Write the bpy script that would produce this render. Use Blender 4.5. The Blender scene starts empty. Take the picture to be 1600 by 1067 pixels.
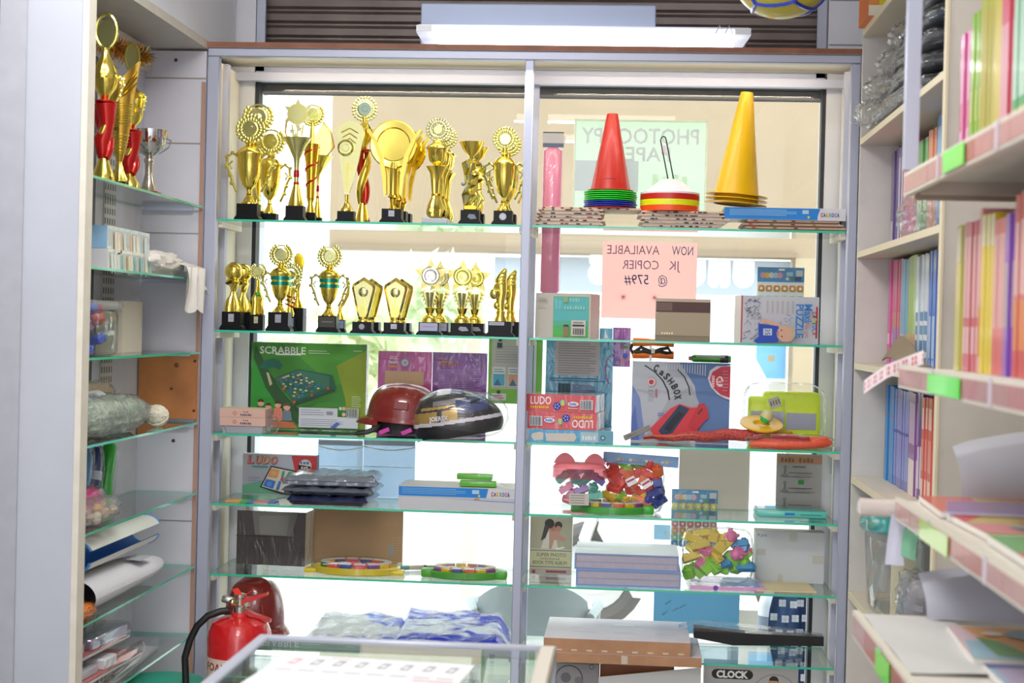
import bpy, bmesh, math, random
from mathutils import Vector, Matrix
random.seed(7)
C = bpy.context.scene.collection
PI = math.pi

# ------------------------------------------------------------------ camera
CAM = Vector((0, 0, 1.5))
F_PX = 2448.5
YAW, PITCH, ROLL = math.radians(4.3449), math.radians(0.5888), math.radians(1.4132)
_fw = Vector((-math.sin(YAW)*math.cos(PITCH), math.cos(YAW)*math.cos(PITCH), -math.sin(PITCH)))
_r0 = Vector((math.cos(YAW), math.sin(YAW), 0)); _u0 = _r0.cross(_fw)
_rt = _r0*math.cos(ROLL) + _u0*math.sin(ROLL)
_up = -_r0*math.sin(ROLL) + _u0*math.cos(ROLL)
cam_data = bpy.data.cameras.new('camera')
cam = bpy.data.objects.new('camera', cam_data); C.objects.link(cam)
cam_data.sensor_width = 36; cam_data.lens = 36*F_PX/1600
cam_data.clip_start = 0.05; cam_data.clip_end = 200
cam_data.dof.use_dof = True; cam_data.dof.focus_distance = 5.05; cam_data.dof.aperture_fstop = 4.5
cam.matrix_world = Matrix(((_rt.x, _up.x, -_fw.x, CAM.x), (_rt.y, _up.y, -_fw.y, CAM.y), (_rt.z, _up.z, -_fw.z, CAM.z), (0, 0, 0, 1)))
bpy.context.scene.camera = cam

# survey: where a sight line of the photograph meets a known plane of the shop (metres)
def ray(u, v): return _fw*F_PX + _rt*(u-800) - _up*(v-533.5)
def at(u, v, Y): d = ray(u, v); return CAM + d*(Y/d.y)
def atZ(u, v, z): d = ray(u, v); return CAM + d*((z-CAM.z)/d.z)
def atX(u, v, x): d = ray(u, v); return CAM + d*(x/d.x)

# ------------------------------------------------------------------ view, world, lights
sc = bpy.context.scene
sc.view_settings.view_transform = 'Standard'
try: sc.view_settings.look = 'None'
except Exception: pass
sc.view_settings.gamma = 1; sc.view_settings.use_curve_mapping = False
sc.view_settings.exposure = 0.16
sc.cycles.transparent_max_bounces = 24
sc.cycles.max_bounces = 8; sc.cycles.diffuse_bounces = 4
sc.cycles.sample_clamp_indirect = 6
w = bpy.data.worlds.new('overcast_sky'); sc.world = w; w.use_nodes = True
bg = w.node_tree.nodes['Background']; bg.inputs[0].default_value = (0.93, 0.965, 1, 1); bg.inputs[1].default_value = 3.3

def area(name, loc, sx, sy, power, col=(1, .97, .93), rot=(0, 0, 0)):
    l = bpy.data.lights.new(name, 'AREA'); l.shape = 'RECTANGLE'; l.size = sx; l.size_y = sy
    l.energy = power; l.color = col
    o = bpy.data.objects.new(name, l); C.objects.link(o); o.location = loc; o.rotation_euler = rot
    return o
CEIL = 3.1
LAMPS = [(-.45, 1.0, .9), (-.55, 2.5, .9), (-.75, 3.3, .9), (-.3, -.7, 1.2), (-.3, -1.9, 1.2)]  # last lamp is added behind the camera as frontal fill
POWER = [7, 9, 26, 30, 44]
for k, (x, y, L) in enumerate(LAMPS):
    area('ceiling_tube_light', (x, y, CEIL-.10), L, .12, POWER[k], (1, .985, .96))

# ------------------------------------------------------------------ helpers
def lin(h):
    h = h.lstrip('#'); o = []
    for i in (0, 2, 4):
        c = int(h[i:i+2], 16)/255
        o.append(c/12.92 if c <= .04045 else ((c+.055)/1.055)**2.4)
    return (*o, 1)
_mats = {}
def M(hx, rough=.5, metal=0, wrap=0, noise=0, scale=20, bump=0, coat=0, deep=1):
    """principled surface; noise = colour variation, bump = relief, wrap = shiny crinkled film stretched over it"""
    key = (hx, rough, metal, wrap, noise, scale, bump, coat, deep)
    if key in _mats: return _mats[key]
    m = bpy.data.materials.new('surface_'+hx.strip('#')); m.use_nodes = True
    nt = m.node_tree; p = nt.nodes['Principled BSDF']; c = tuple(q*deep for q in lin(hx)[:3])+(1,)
    p.inputs['Base Color'].default_value = c
    p.inputs['Roughness'].default_value = rough; p.inputs['Metallic'].default_value = metal
    if noise or bump or wrap:
        tc = nt.nodes.new('ShaderNodeTexCoord')
        n = nt.nodes.new('ShaderNodeTexNoise'); n.inputs['Scale'].default_value = scale; n.inputs['Detail'].default_value = 5
        nt.links.new(tc.outputs['Object'], n.inputs['Vector'])
        if noise:
            r = nt.nodes.new('ShaderNodeValToRGB')
            r.color_ramp.elements[0].position = .3; r.color_ramp.elements[1].position = .7
            r.color_ramp.elements[0].color = tuple(x*(1-noise) for x in c[:3])+(1,)
            r.color_ramp.elements[1].color = tuple(min(1, x*(1+noise)) for x in c[:3])+(1,)
            nt.links.new(n.outputs['Fac'], r.inputs['Fac']); nt.links.new(r.outputs['Color'], p.inputs['Base Color'])
        if bump:
            b = nt.nodes.new('ShaderNodeBump'); b.inputs['Strength'].default_value = bump; b.inputs['Distance'].default_value = .01
            nt.links.new(n.outputs['Fac'], b.inputs['Height']); nt.links.new(b.outputs['Normal'], p.inputs['Normal'])
        if wrap:
            mp = nt.nodes.new('ShaderNodeMapping'); mp.inputs['Scale'].default_value = (26, 26, 9)
            nt.links.new(tc.outputs['Object'], mp.inputs['Vector'])
            n2 = nt.nodes.new('ShaderNodeTexNoise'); n2.inputs['Scale'].default_value = 1.0; n2.inputs['Detail'].default_value = 2
            n2.inputs['Distortion'].default_value = 1.2
            nt.links.new(mp.outputs['Vector'], n2.inputs['Vector'])
            b = nt.nodes.new('ShaderNodeBump'); b.inputs['Strength'].default_value = wrap; b.inputs['Distance'].default_value = .012
            nt.links.new(n2.outputs['Fac'], b.inputs['Height']); nt.links.new(b.outputs['Normal'], p.inputs['Coat Normal'])
            p.inputs['Coat Weight'].default_value = 1; p.inputs['Coat Roughness'].default_value = .05
    if coat:
        p.inputs['Coat Weight'].default_value = coat; p.inputs['Coat Roughness'].default_value = .08
    _mats[key] = m
    return m

def glassy(name, tint, refl_ior=1.45, rough=0.0, haze=0.0, haze_col='#ffffff', bump=0, scale=30, gain=1.0):
    """clear sheet: tinted see-through, fresnel reflections, a little milky haze and crinkle if asked"""
    if name in _mats: return _mats[name]
    m = bpy.data.materials.new(name); m.use_nodes = True; nt = m.node_tree
    for n in list(nt.nodes): nt.nodes.remove(n)
    N = nt.nodes.new; L = nt.links.new
    out = N('ShaderNodeOutputMaterial'); tr = N('ShaderNodeBsdfTransparent'); gl = N('ShaderNodeBsdfGlossy')
    tr.inputs[0].default_value = lin(tint); gl.inputs['Roughness'].default_value = rough
    geo = N('ShaderNodeNewGeometry'); mixv = N('ShaderNodeMix'); mixv.data_type = 'FLOAT'
    mixv.inputs[2].default_value = refl_ior; mixv.inputs[3].default_value = 1/refl_ior
    L(geo.outputs['Backfacing'], mixv.inputs[0])
    fr = N('ShaderNodeFresnel'); L(mixv.outputs[0], fr.inputs['IOR'])
    if bump:
        tc = N('ShaderNodeTexCoord'); no = N('ShaderNodeTexNoise'); no.inputs['Scale'].default_value = scale; no.inputs['Detail'].default_value = 3
        no.inputs['Distortion'].default_value = .8
        L(tc.outputs['Object'], no.inputs['Vector']); bp = N('ShaderNodeBump'); bp.inputs['Strength'].default_value = bump; bp.inputs['Distance'].default_value = .01
        L(no.outputs['Fac'], bp.inputs['Height']); L(bp.outputs['Normal'], gl.inputs['Normal']); L(bp.outputs['Normal'], fr.inputs['Normal'])
    base = tr
    if haze:
        df = N('ShaderNodeBsdfDiffuse'); df.inputs[0].default_value = lin(haze_col)
        tl = N('ShaderNodeBsdfTranslucent'); tl.inputs[0].default_value = lin(haze_col)
        mh = N('ShaderNodeMixShader'); mh.inputs[0].default_value = .4; L(df.outputs[0], mh.inputs[1]); L(tl.outputs[0], mh.inputs[2])
        mx = N('ShaderNodeMixShader'); mx.inputs[0].default_value = haze; L(tr.outputs[0], mx.inputs[1]); L(mh.outputs[0], mx.inputs[2]); base = mx
    fac = fr.outputs[0]
    if gain != 1:
        mm = N('ShaderNodeMath'); mm.operation = 'MULTIPLY'; mm.use_clamp = True; mm.inputs[1].default_value = gain
        L(fac, mm.inputs[0]); fac = mm.outputs[0]
    ms = N('ShaderNodeMixShader'); L(fac, ms.inputs[0]); L(base.outputs[0], ms.inputs[1]); L(gl.outputs[0], ms.inputs[2])
    L(ms.outputs[0], out.inputs[0]); _mats[name] = m
    return m
def paper(hx, through=.45):
    key = ('paper', hx, through)
    if key in _mats: return _mats[key]
    m = bpy.data.materials.new('paper_'+hx.strip('#')); m.use_nodes = True; nt = m.node_tree
    for n in list(nt.nodes): nt.nodes.remove(n)
    out = nt.nodes.new('ShaderNodeOutputMaterial'); d = nt.nodes.new('ShaderNodeBsdfDiffuse'); t = nt.nodes.new('ShaderNodeBsdfTranslucent')
    d.inputs[0].default_value = lin(hx); t.inputs[0].default_value = lin(hx)
    x = nt.nodes.new('ShaderNodeMixShader'); x.inputs[0].default_value = through
    nt.links.new(d.outputs[0], x.inputs[1]); nt.links.new(t.outputs[0], x.inputs[2]); nt.links.new(x.outputs[0], out.inputs[0])
    _mats[key] = m; return m
def glow(name, hx, s):
    if name in _mats: return _mats[name]
    m = bpy.data.materials.new(name); m.use_nodes = True; p = m.node_tree.nodes['Principled BSDF']
    p.inputs['Base Color'].default_value = lin(hx); p.inputs['Emission Color'].default_value = lin(hx); p.inputs['Emission Strength'].default_value = s
    _mats[name] = m; return m
def mesh_strip(name, light, dark, sx, sz):
    """a perforated steel strip: dark oblong holes in a light sheet"""
    m = bpy.data.materials.new(name); m.use_nodes = True; nt = m.node_tree; p = nt.nodes['Principled BSDF']
    tc = nt.nodes.new('ShaderNodeTexCoord'); mp = nt.nodes.new('ShaderNodeMapping'); mp.inputs['Rotation'].default_value = (0, PI/2, 0)
    br = nt.nodes.new('ShaderNodeTexBrick'); br.offset = 0; br.inputs['Scale'].default_value = 1
    br.inputs['Color1'].default_value = lin(dark); br.inputs['Color2'].default_value = lin(dark); br.inputs['Mortar'].default_value = lin(light)
    br.inputs['Brick Width'].default_value = sz; br.inputs['Row Height'].default_value = sx; br.inputs['Mortar Size'].default_value = .006
    nt.links.new(tc.outputs['Object'], mp.inputs['Vector']); nt.links.new(mp.outputs['Vector'], br.inputs['Vector'])
    nt.links.new(br.outputs['Color'], p.inputs['Base Color']); p.inputs['Roughness'].default_value = .5
    return m

def put(o, label=None, cat=None, group=None, kind=None):
    if label: o['label'] = label
    if cat: o['category'] = cat
    if group: o['group'] = group
    if kind: o['kind'] = kind
    return o
def thing(name, label, cat, loc=(0, 0, 0), rz=0, group=None):
    o = bpy.data.objects.new(name, None); C.objects.link(o); o.empty_display_size = .05
    o.location = loc; o.rotation_euler = (0, 0, rz); return put(o, label, cat, group)
def dup(o, dloc=(0, 0, 0), label=None, group=None, parent=None, loc=None, rz=None):
    c = o.copy(); C.objects.link(c)
    if parent: c.parent = parent
    else:
        c.location = Vector(loc) if loc is not None else o.location + Vector(dloc)
        if rz is not None: c.rotation_euler = (0, 0, rz)
        if label: c['label'] = label
        if group: c['group'] = group
    for ch in list(KIDS.get(o.name, [])):
        k = dup(ch, parent=c); KIDS.setdefault(c.name, []).append(k)
    return c
KIDS = {}

class MB:
    """collects shapes; build() links them as ONE mesh object"""
    def __init__(s): s.v = []; s.f = []; s.mi = []; s.sm = []; s.mats = []; s.X = Matrix.Identity(4)
    def m(s, mat):
        if isinstance(mat, str): mat = M(mat)
        if mat not in s.mats: s.mats.append(mat)
        return s.mats.index(mat)
    def add(s, vs, fs, mat, smooth=False):
        o = len(s.v); k = s.m(mat)
        s.v += [tuple(s.X @ Vector(p)) for p in vs]
        for f in fs: s.f.append([i+o for i in f]); s.mi.append(k); s.sm.append(smooth)
    def box(s, x0, x1, y0, y1, z0, z1, mat, top=None, side=None, back=None):
        v = [(x0, y0, z0), (x1, y0, z0), (x1, y1, z0), (x0, y1, z0), (x0, y0, z1), (x1, y0, z1), (x1, y1, z1), (x0, y1, z1)]
        s.add(v, [(0, 1, 5, 4)], mat); s.add(v, [(1, 2, 6, 5), (3, 0, 4, 7)], side or mat)
        s.add(v, [(4, 5, 6, 7), (3, 2, 1, 0)], top or side or mat); s.add(v, [(2, 3, 7, 6)], back or mat)
    def bbox(s, x0, x1, y0, y1, z0, z1, mat, bev=.004, seg=2):
        bm = bmesh.new(); bmesh.ops.create_cube(bm, size=1)
        for q in bm.verts: q.co = Vector(((x0+x1)/2+q.co.x*(x1-x0), (y0+y1)/2+q.co.y*(y1-y0), (z0+z1)/2+q.co.z*(z1-z0)))
        bmesh.ops.bevel(bm, geom=list(bm.edges), offset=bev, segments=seg, affect='EDGES', profile=.5)
        s.bm(bm, mat, True)
    def bm(s, bm, mat, smooth=True):
        bm.verts.index_update()
        s.add([tuple(q.co) for q in bm.verts], [[q.index for q in f.verts] for f in bm.faces], mat, smooth); bm.free()
    def lathe(s, prof, mat, n=24, c=(0, 0, 0), sx=1, sy=1, flute=0, nf=0, smooth=True, caps=True, twist=0):
        vs = []; fs = []; k = len(prof); h = max(1e-6, prof[-1][1]-prof[0][1])
        for r, z in prof:
            tw = twist*(z-prof[0][1])/h
            for i in range(n):
                a = 2*PI*i/n; rr = r*(1+flute*math.cos(nf*a)) if nf else r
                vs.append((c[0]+sx*rr*math.cos(a+tw), c[1]+sy*rr*math.sin(a+tw), c[2]+z))
        for j in range(k-1):
            for i in range(n): fs.append((j*n+i, j*n+(i+1) % n, (j+1)*n+(i+1) % n, (j+1)*n+i))
        if caps: fs.append(tuple(range(n))[::-1]); fs.append(tuple((k-1)*n+i for i in range(n)))
        s.add(vs, fs, mat, smooth)
    def ball(s, c, r, mat, n=18, sz=1, sx=1, sy=1):
        s.lathe([(max(1e-4, r*math.sin(PI*i/(n//2))), -r*sz*math.cos(PI*i/(n//2))) for i in range(n//2+1)], mat, n, c, sx, sy)
    def tube(s, pts, r, mat, n=8, closed=False, flat=1):
        pts = [Vector(p) for p in pts]; k = len(pts); rr = r if isinstance(r, (list, tuple)) else [r]*k
        vs = []; up = None
        for i, p in enumerate(pts):
            a = pts[(i-1) % k] if (closed or i) else p; b = pts[(i+1) % k] if (closed or i < k-1) else p
            t = (b-a).normalized()
            if up is None: up = Vector((0, 0, 1)) if abs(t.z) < .9 else Vector((0, 1, 0))
            nx = t.cross(up)
            if nx.length < 1e-5: nx = t.orthogonal()
            nx.normalize(); up = nx.cross(t).normalized()
            for j in range(n):
                q = 2*PI*j/n; vs.append(tuple(p + nx*(math.cos(q)*rr[i]) + up*(math.sin(q)*rr[i]*flat)))
        fs = []
        for i in range(k if closed else k-1):
            for j in range(n): fs.append((i*n+j, i*n+(j+1) % n, ((i+1) % k)*n+(j+1) % n, ((i+1) % k)*n+j))
        if not closed: fs.append(tuple(range(n))[::-1]); fs.append(tuple((k-1)*n+j for j in range(n)))
        s.add(vs, fs, mat, True)
    def prism(s, poly, y0, y1, mat, side=None, smooth=False):
        k = len(poly)
        v = [(x, y0, z) for x, z in poly]+[(x, y1, z) for x, z in poly]
        s.add(v, [tuple(range(k)), tuple(range(k, 2*k))[::-1]], mat)
        s.add(v, [(i, i+k, (i+1) % k+k, (i+1) % k) for i in range(k)], side or mat, smooth)
    def sheet(s, fn, nu, nv, mat, thick=0, smooth=True):
        g = [[Vector(fn(i/nu, j/nv)) for j in range(nv+1)] for i in range(nu+1)]
        vs = [tuple(g[i][j]) for i in range(nu+1) for j in range(nv+1)]; w = nv+1
        fs = [(i*w+j, (i+1)*w+j, (i+1)*w+j+1, i*w+j+1) for i in range(nu) for j in range(nv)]
        if thick:
            n = len(vs); nn = []
            for i in range(nu+1):
                for j in range(nv+1):
                    a = g[min(i+1, nu)][j]-g[max(i-1, 0)][j]; b = g[i][min(j+1, nv)]-g[i][max(j-1, 0)]
                    q = a.cross(b); q = q.normalized() if q.length > 1e-9 else Vector((0, 0, 1)); nn.append(tuple(g[i][j]-q*thick))
            vs += nn; fs += [tuple(i+n for i in f)[::-1] for f in fs]
            rim = [i*w for i in range(nu+1)]+[nu*w+j for j in range(1, w)]+[i*w+nv for i in range(nu-1, -1, -1)]+[j for j in range(nv-1, 0, -1)]
            fs += [(rim[i], rim[(i+1) % len(rim)], rim[(i+1) % len(rim)]+n, rim[i]+n) for i in range(len(rim))]
        s.add(vs, fs, mat, smooth)
    def quad(s, a, b, c, d, mat): s.add([a, b, c, d], [(0, 1, 2, 3)], mat)
    def rect(s, x0, x1, z0, z1, y, mat): s.quad((x0, y, z0), (x1, y, z0), (x1, y, z1), (x0, y, z1), mat)
    def disc(s, x, z, r, y, mat, n=20, rz=None):
        s.add([(x+r*math.cos(2*PI*i/n), y, z+(rz or r)*math.sin(2*PI*i/n)) for i in range(n)], [tuple(range(n))], mat)
    def text(s, t, x, z, h, y, mat, width=None, rot=0, mirror=False, align='C', bold=0, lean=0):
        vs, fs, x0, x1, z0, z1 = glyphs(t, bold)
        if not vs: return
        k = h/.7; kx = k if width is None else width/max(1e-6, x1-x0)
        ax = {'C': (x0+x1)/2, 'L': x0, 'R': x1}[align]; ca, sa = math.cos(rot), math.sin(rot); q = []
        for px, pz in vs:
            lx = (px-ax)*kx+lean*pz*k; lz = (pz-.35)*k
            if mirror: lx = -lx
            q.append((x+lx*ca-lz*sa, y, z+lx*sa+lz*ca))
        s.add(q, fs, mat)
    def build(s, name, parent=None, loc=(0, 0, 0), rz=0, rot=None):
        me = bpy.data.meshes.new(name); me.from_pydata(s.v, [], s.f); me.update()
        for mt in s.mats: me.materials.append(mt)
        me.polygons.foreach_set('material_index', s.mi); me.polygons.foreach_set('use_smooth', s.sm)
        try: me.set_sharp_from_angle(angle=math.radians(40))
        except Exception: pass
        o = bpy.data.objects.new(name, me); C.objects.link(o); o.location = loc
        o.rotation_euler = rot or (0, 0, rz)
        if parent: o.parent = parent; KIDS.setdefault(parent.name, []).append(o)
        return o
_gl = {}
def glyphs(t, bold=0):
    if (t, bold) in _gl: return _gl[(t, bold)]
    cu = bpy.data.curves.new('lettering', 'FONT'); cu.body = t; cu.size = 1; cu.resolution_u = 2; cu.offset = bold
    ob = bpy.data.objects.new('lettering', cu); C.objects.link(ob)
    dg = bpy.context.evaluated_depsgraph_get(); me = ob.evaluated_get(dg).to_mesh()
    vs = [(q.co.x, q.co.y) for q in me.vertices]; fs = [tuple(f.vertices) for f in me.polygons]
    ob.evaluated_get(dg).to_mesh_clear(); bpy.data.objects.remove(ob); bpy.data.curves.remove(cu)
    xs = [q[0] for q in vs] or [0]; zs = [q[1] for q in vs] or [0]
    _gl[(t, bold)] = (vs, fs, min(xs), max(xs), min(zs), max(zs)); return _gl[(t, bold)]
def solo(b, name, label, cat, loc=(0, 0, 0), rz=0, group=None, rot=None): return put(b.build(name, None, loc, rz, rot), label, cat, group)
def struct(b, name, **k): return put(b.build(name, **k), kind='structure')
def lerp(a, b, t): return a+(b-a)*t

class Face:
    """print on the flat front of a box, laid out on the photo's grid of that face"""
    def __init__(s, b, u0, vt, u1, vb, w, h, y): s.b = b; s.q = (u0, vt, u1, vb, w, h); s.y = y; s.n = 0
    def x(s, u): u0, vt, u1, vb, w, h = s.q; return (u-u0)/(u1-u0)*w-w/2
    def z(s, v): u0, vt, u1, vb, w, h = s.q; return h-(v-vt)/(vb-vt)*h
    def k(s): return s.q[4]/(s.q[2]-s.q[0])
    def lay(s): s.n += 1; return s.y-.00025*s.n
    def r(s, u0, v0, u1, v1, mat): s.b.rect(s.x(u0), s.x(u1), s.z(v1), s.z(v0), s.lay(), mat)
    def p(s, pts, mat):
        y = s.lay(); s.b.add([(s.x(u), y, s.z(v)) for u, v in pts], [tuple(range(len(pts)))[::-1]], mat)
    def d(s, u, v, r, mat, rv=None): s.b.disc(s.x(u), s.z(v), r*s.k(), s.lay(), mat, 20, (rv or r)*s.k())
    def t(s, tx, u, v, hpx, mat, wpx=None, **kw): s.b.text(tx, s.x(u), s.z(v), hpx*s.k(), s.lay(), mat, width=None if wpx is None else wpx*s.k(), **kw)
    def lines(s, u0, v0, u1, v1, n, mat, t=.35):
        for i in range(n):
            v = lerp(v0, v1, (i+.5)/n); hh = (v1-v0)/n*t/2; s.r(u0, v-hh, u1 if i % 3 else lerp(u0, u1, .85), v+hh, mat)
    def word(s, u0, v0, u1, v1, n, mat):
        for i in range(n):
            a = lerp(u0, u1, i/n); e = a+(u1-u0)/n*(.72 if i % 3 else .6); d = (v1-v0)*(.18 if i % 2 else 0); s.r(a, v0+d, e, v1, mat)
    def bars(s, u0, v0, u1, v1, n, mat='#202020'):
        for i in range(n):
            a = lerp(u0, u1, i/n); s.r(a, v0, a+(u1-u0)/n*(.35 if i % 3 else .65), v1, mat)

def pbox(name, label, cat, u0, vt, u1, vb, z, Y=None, depth=.06, front='#dddddd', side=None, top=None, paint=None, rz=0, group=None, wrap=0, lean=0, bev=False):
    """a carton standing on height z: its front face fills the photo's u0..u1, vt..vb"""
    um = (u0+u1)/2
    if Y is None: Y = min(5.26, max(4.985, atZ(um, vb, z).y))
    a = at(u0, (vt+vb)/2, Y); c = at(u1, (vt+vb)/2, Y); w = (c-a).x; h = at(um, vt, Y).z - (at(um, vb, Y).z if z is None else z)
    if z is None: z = at(um, vb, Y).z
    b = MB()
    if lean: b.X = Matrix.Rotation(-lean, 4, 'X')
    fm = front if not isinstance(front, str) else M(front, .45, wrap=wrap); sm = side if side is not None and not isinstance(side, str) else M(side or front if isinstance(side or front, str) else '#cccccc', .5, wrap=wrap)
    b.box(-w/2, w/2, 0, depth, 0, h, fm, M(top, .5, wrap=wrap) if isinstance(top, str) else (top or sm), sm)
    if paint: paint(Face(b, u0, vt, u1, vb, w, h, 0))
    o = solo(b, name, label, cat, (a.lerp(c, .5).x, Y, z), rz, group)
    o['w'] = w; o['h'] = h; del o['w']; del o['h']
    return o

# ------------------------------------------------------------------ the shop
ALU = M('#b4b8cc', .42, .25); CREAM = M('#ded6c4', .6, noise=.04, scale=6); WHITE = M('#d9dae2', .55, noise=.03, scale=5); PANEL = M('#b6bac4', .6, noise=.05, scale=4)
DARK = M('#2a2a30', .5); TEAL = M('#3cc4a0', .2, coat=.6)
GLASS = glassy('clear_glass', '#f8fcfa', gain=1.4); PANE = glassy('window_glass', '#f4f8f7', 1.33)
YF, YB, YW = 5.0, 5.376, 5.40          # front of the display unit, back of its shelves, window pane
XL = -1.387
b = MB(); b.box(-1.7, 1.2, -2.6, 5.5, -.06, 0, M('#a9a49c', .4, noise=.1)); struct(b, 'floor')
b = MB(); b.box(-1.7, 1.2, -2.6, 5.5, CEIL, CEIL+.08, M('#e6e4e0', .8)); struct(b, 'ceiling')
b = MB(); b.box(-1.70, -1.615, -2.6, 5.36, 0, CEIL, WHITE); struct(b, 'wall_left')
b = MB(); b.box(1.03, 1.15, -2.6, 5.36, 0, CEIL, WHITE); struct(b, 'wall_right')
b = MB()
b.box(-1.75, -1.325, 5.36, 5.56, 0, CEIL, WHITE); b.box(.637, 1.2, 5.36, 5.56, 0, CEIL, WHITE); b.box(-1.325, .637, 5.36, 5.56, 0, .14, WHITE)
for z in (2.47, 2.62, 2.78, 2.95): b.box(.64, .80, 5.357, 5.36, z, z+.004, '#8d8f98')
for z in (2.5,): b.box(-1.44, -1.437, 5.357, 5.36, 2.3, 3.1, '#9a9ba6')
struct(b, 'wall_front')
b = MB(); b.box(-1.7, -1.1, -2.7, -2.6, 0, CEIL, WHITE); b.box(.5, 1.15, -2.7, -2.6, 0, CEIL, WHITE); b.box(-1.1, .5, -2.7, -2.6, 2.3, CEIL, WHITE); struct(b, 'wall_back')
wn = put(bpy.data.objects.new('window_1', None), kind='structure'); C.objects.link(wn)
b = MB(); b.box(-1.325, .637, YW, YW+.006, .14, 2.335, PANE); b.build('pane', wn)
b = MB()
for x in (-1.325, .624): b.box(x, x+.013, 5.375, 5.43, .14, 2.335, DARK)
b.box(-1.325, .637, 5.375, 5.43, 2.327, 2.345, DARK); b.box(-1.312, .624, 5.375, 5.43, .14, .16, DARK)
b.build('window_frame', wn)
b = MB()
for x in (-1.322, .60): b.box(x, x+.03, 5.36, 5.375, 2.36, CEIL, ALU)
b.box(-1.322, .63, 5.36, 5.39, 2.345, 2.385, ALU)
struct(b, 'trim_1')

# roller shutter let down a little way outside the pane
b = MB(); SH = M('#756a66', .45, .45, noise=.18, scale=7)
z = 2.297
for k in range(14):
    b.prism([(0, 0)], 0, 0, SH) if False else None
    prof = [(5.47, z), (5.455, z+.008), (5.452, z+.03), (5.47, z+.044), (5.47, z+.05)]
    v = [(-1.32, y, q) for y, q in prof]+[(.63, y, q) for y, q in prof]; n = len(prof)
    b.add(v, [(i, i+n, i+n+1, i+1) for i in range(n-1)], SH, False); z += .05
b.box(-1.32, .63, 5.471, 5.485, 2.295, 3.0, SH)
solo(b, 'roller_shutter', 'grey-brown ribbed metal roller shutter let down a little above the window', 'shutter')

# ---- aluminium display unit
du = thing('display_unit', 'white aluminium shop display unit with glass shelves standing against the window', 'display unit', (0, 0, 0))
for nm, x0, x1 in (('l', -1.387, -1.348), ('c', -.358, -.329), ('r', .667, .697)):
    b = MB(); b.bbox(x0, x1, YF-.02, YF+.012, 0, 2.345, ALU, .003, 1); b.build('post', du)
b = MB(); b.box(-.354, -.333, 5.345, 5.37, 0, 2.345, ALU); b.build('rear_post', du)
b = MB(); b.bbox(-1.387, .697, YF-.02, YF+.012, 2.345, 2.373, ALU, .003, 1); b.build('top_rail', du)
b = MB(); b.box(-1.387, .697, 5.295, 5.33, 2.318, 2.345, ALU); b.build('rear_rail', du)
b = MB(); b.box(-1.40, .697, YF-.03, 5.345, 2.373, 2.390, M('#8a5a44', .6, noise=.2, scale=15), M('#ded6c4', .6)); b.build('top_board', du)
b = MB(); b.box(-1.387, -1.375, YF+.012, 5.345, 0, 2.345, CREAM); b.build('side_panel', du)
b = MB(); b.box(.685, .697, YF+.012, 5.345, 0, 2.345, CREAM); b.build('side_panel', du)
for x in (-1.375, .667):
    b = MB(); b.box(x, x+.018, 5.13, 5.16, .1, 2.345, ALU); b.build('upright', du)
b = MB(); b.box(-1.38, .69, YF, 5.345, .10, .16, CREAM); b.build('base_board', du)
SZ = [1.823, 1.462, 1.126, .897, .668, .440]
LN = ['under the top row of gold trophies', 'under the second row of small gold trophies', 'under the green board game box and two helmets', 'under the folded grey plastic bundle', 'under the dark wrapped box and the yellow palette', 'under the blue sheeting and the lower maroon helmet']
RN = ['under the red and yellow cones', 'under the tan metal box and the boy puzzle box', 'under the cash box carton', 'under the pink cat tub of bricks', 'under the two blue-edged binders', 'under the flat cardboard cartons']
for side, x0, x1, N in (('left', -1.360, -.350, LN), ('right', -.338, .669, RN)):
    for z, nm in zip(SZ, N):
        b = MB(); b.box(x0+.004, x1-.004, YF+.014, YB-.036, z-.007, z, TEAL, GLASS, TEAL, TEAL)
        b.v = [(p[0], p[1] if p[1] < 5.2 else YB-.035, p[2]) for p in b.v]
        solo(b, 'glass_shelf', 'glass shelf, %s bay, %s' % (side, nm), 'glass shelf')
        for xx in ((x0, x0+.02) if side == 'left' else (x0-.0, x0+.016), (x1-.018, x1)):
            b = MB(); b.box(xx[0], xx[1], YF+.03, 5.29, z-.026, z-.0075, CREAM); b.build('shelf_bracket', du)

# ---- slim strip lights tucked behind the top rail
for nm, x0, x1 in (('left', -1.33, -.375), ('right', -.315, .65)):
    t = thing('strip_light', 'slim warm strip light tucked under the top of the display unit, %s bay' % nm, 'strip light', (0, 0, 0))
    b = MB(); b.box(x0, x1, 5.013, 5.028, 2.347, 2.3725, ALU); b.build('housing', t)
    b = MB(); b.box(x0+.01, x1-.01, 5.028, 5.032, 2.350, 2.366, glow('warm_strip', '#ffeccc', 4)); b.build('strip', t)
    area('strip_light_lamp', ((x0+x1)/2, 5.036, 2.358), x1-x0-.04, .014, 1.5, (1, .9, .74), (math.radians(140), 0, 0))

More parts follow.
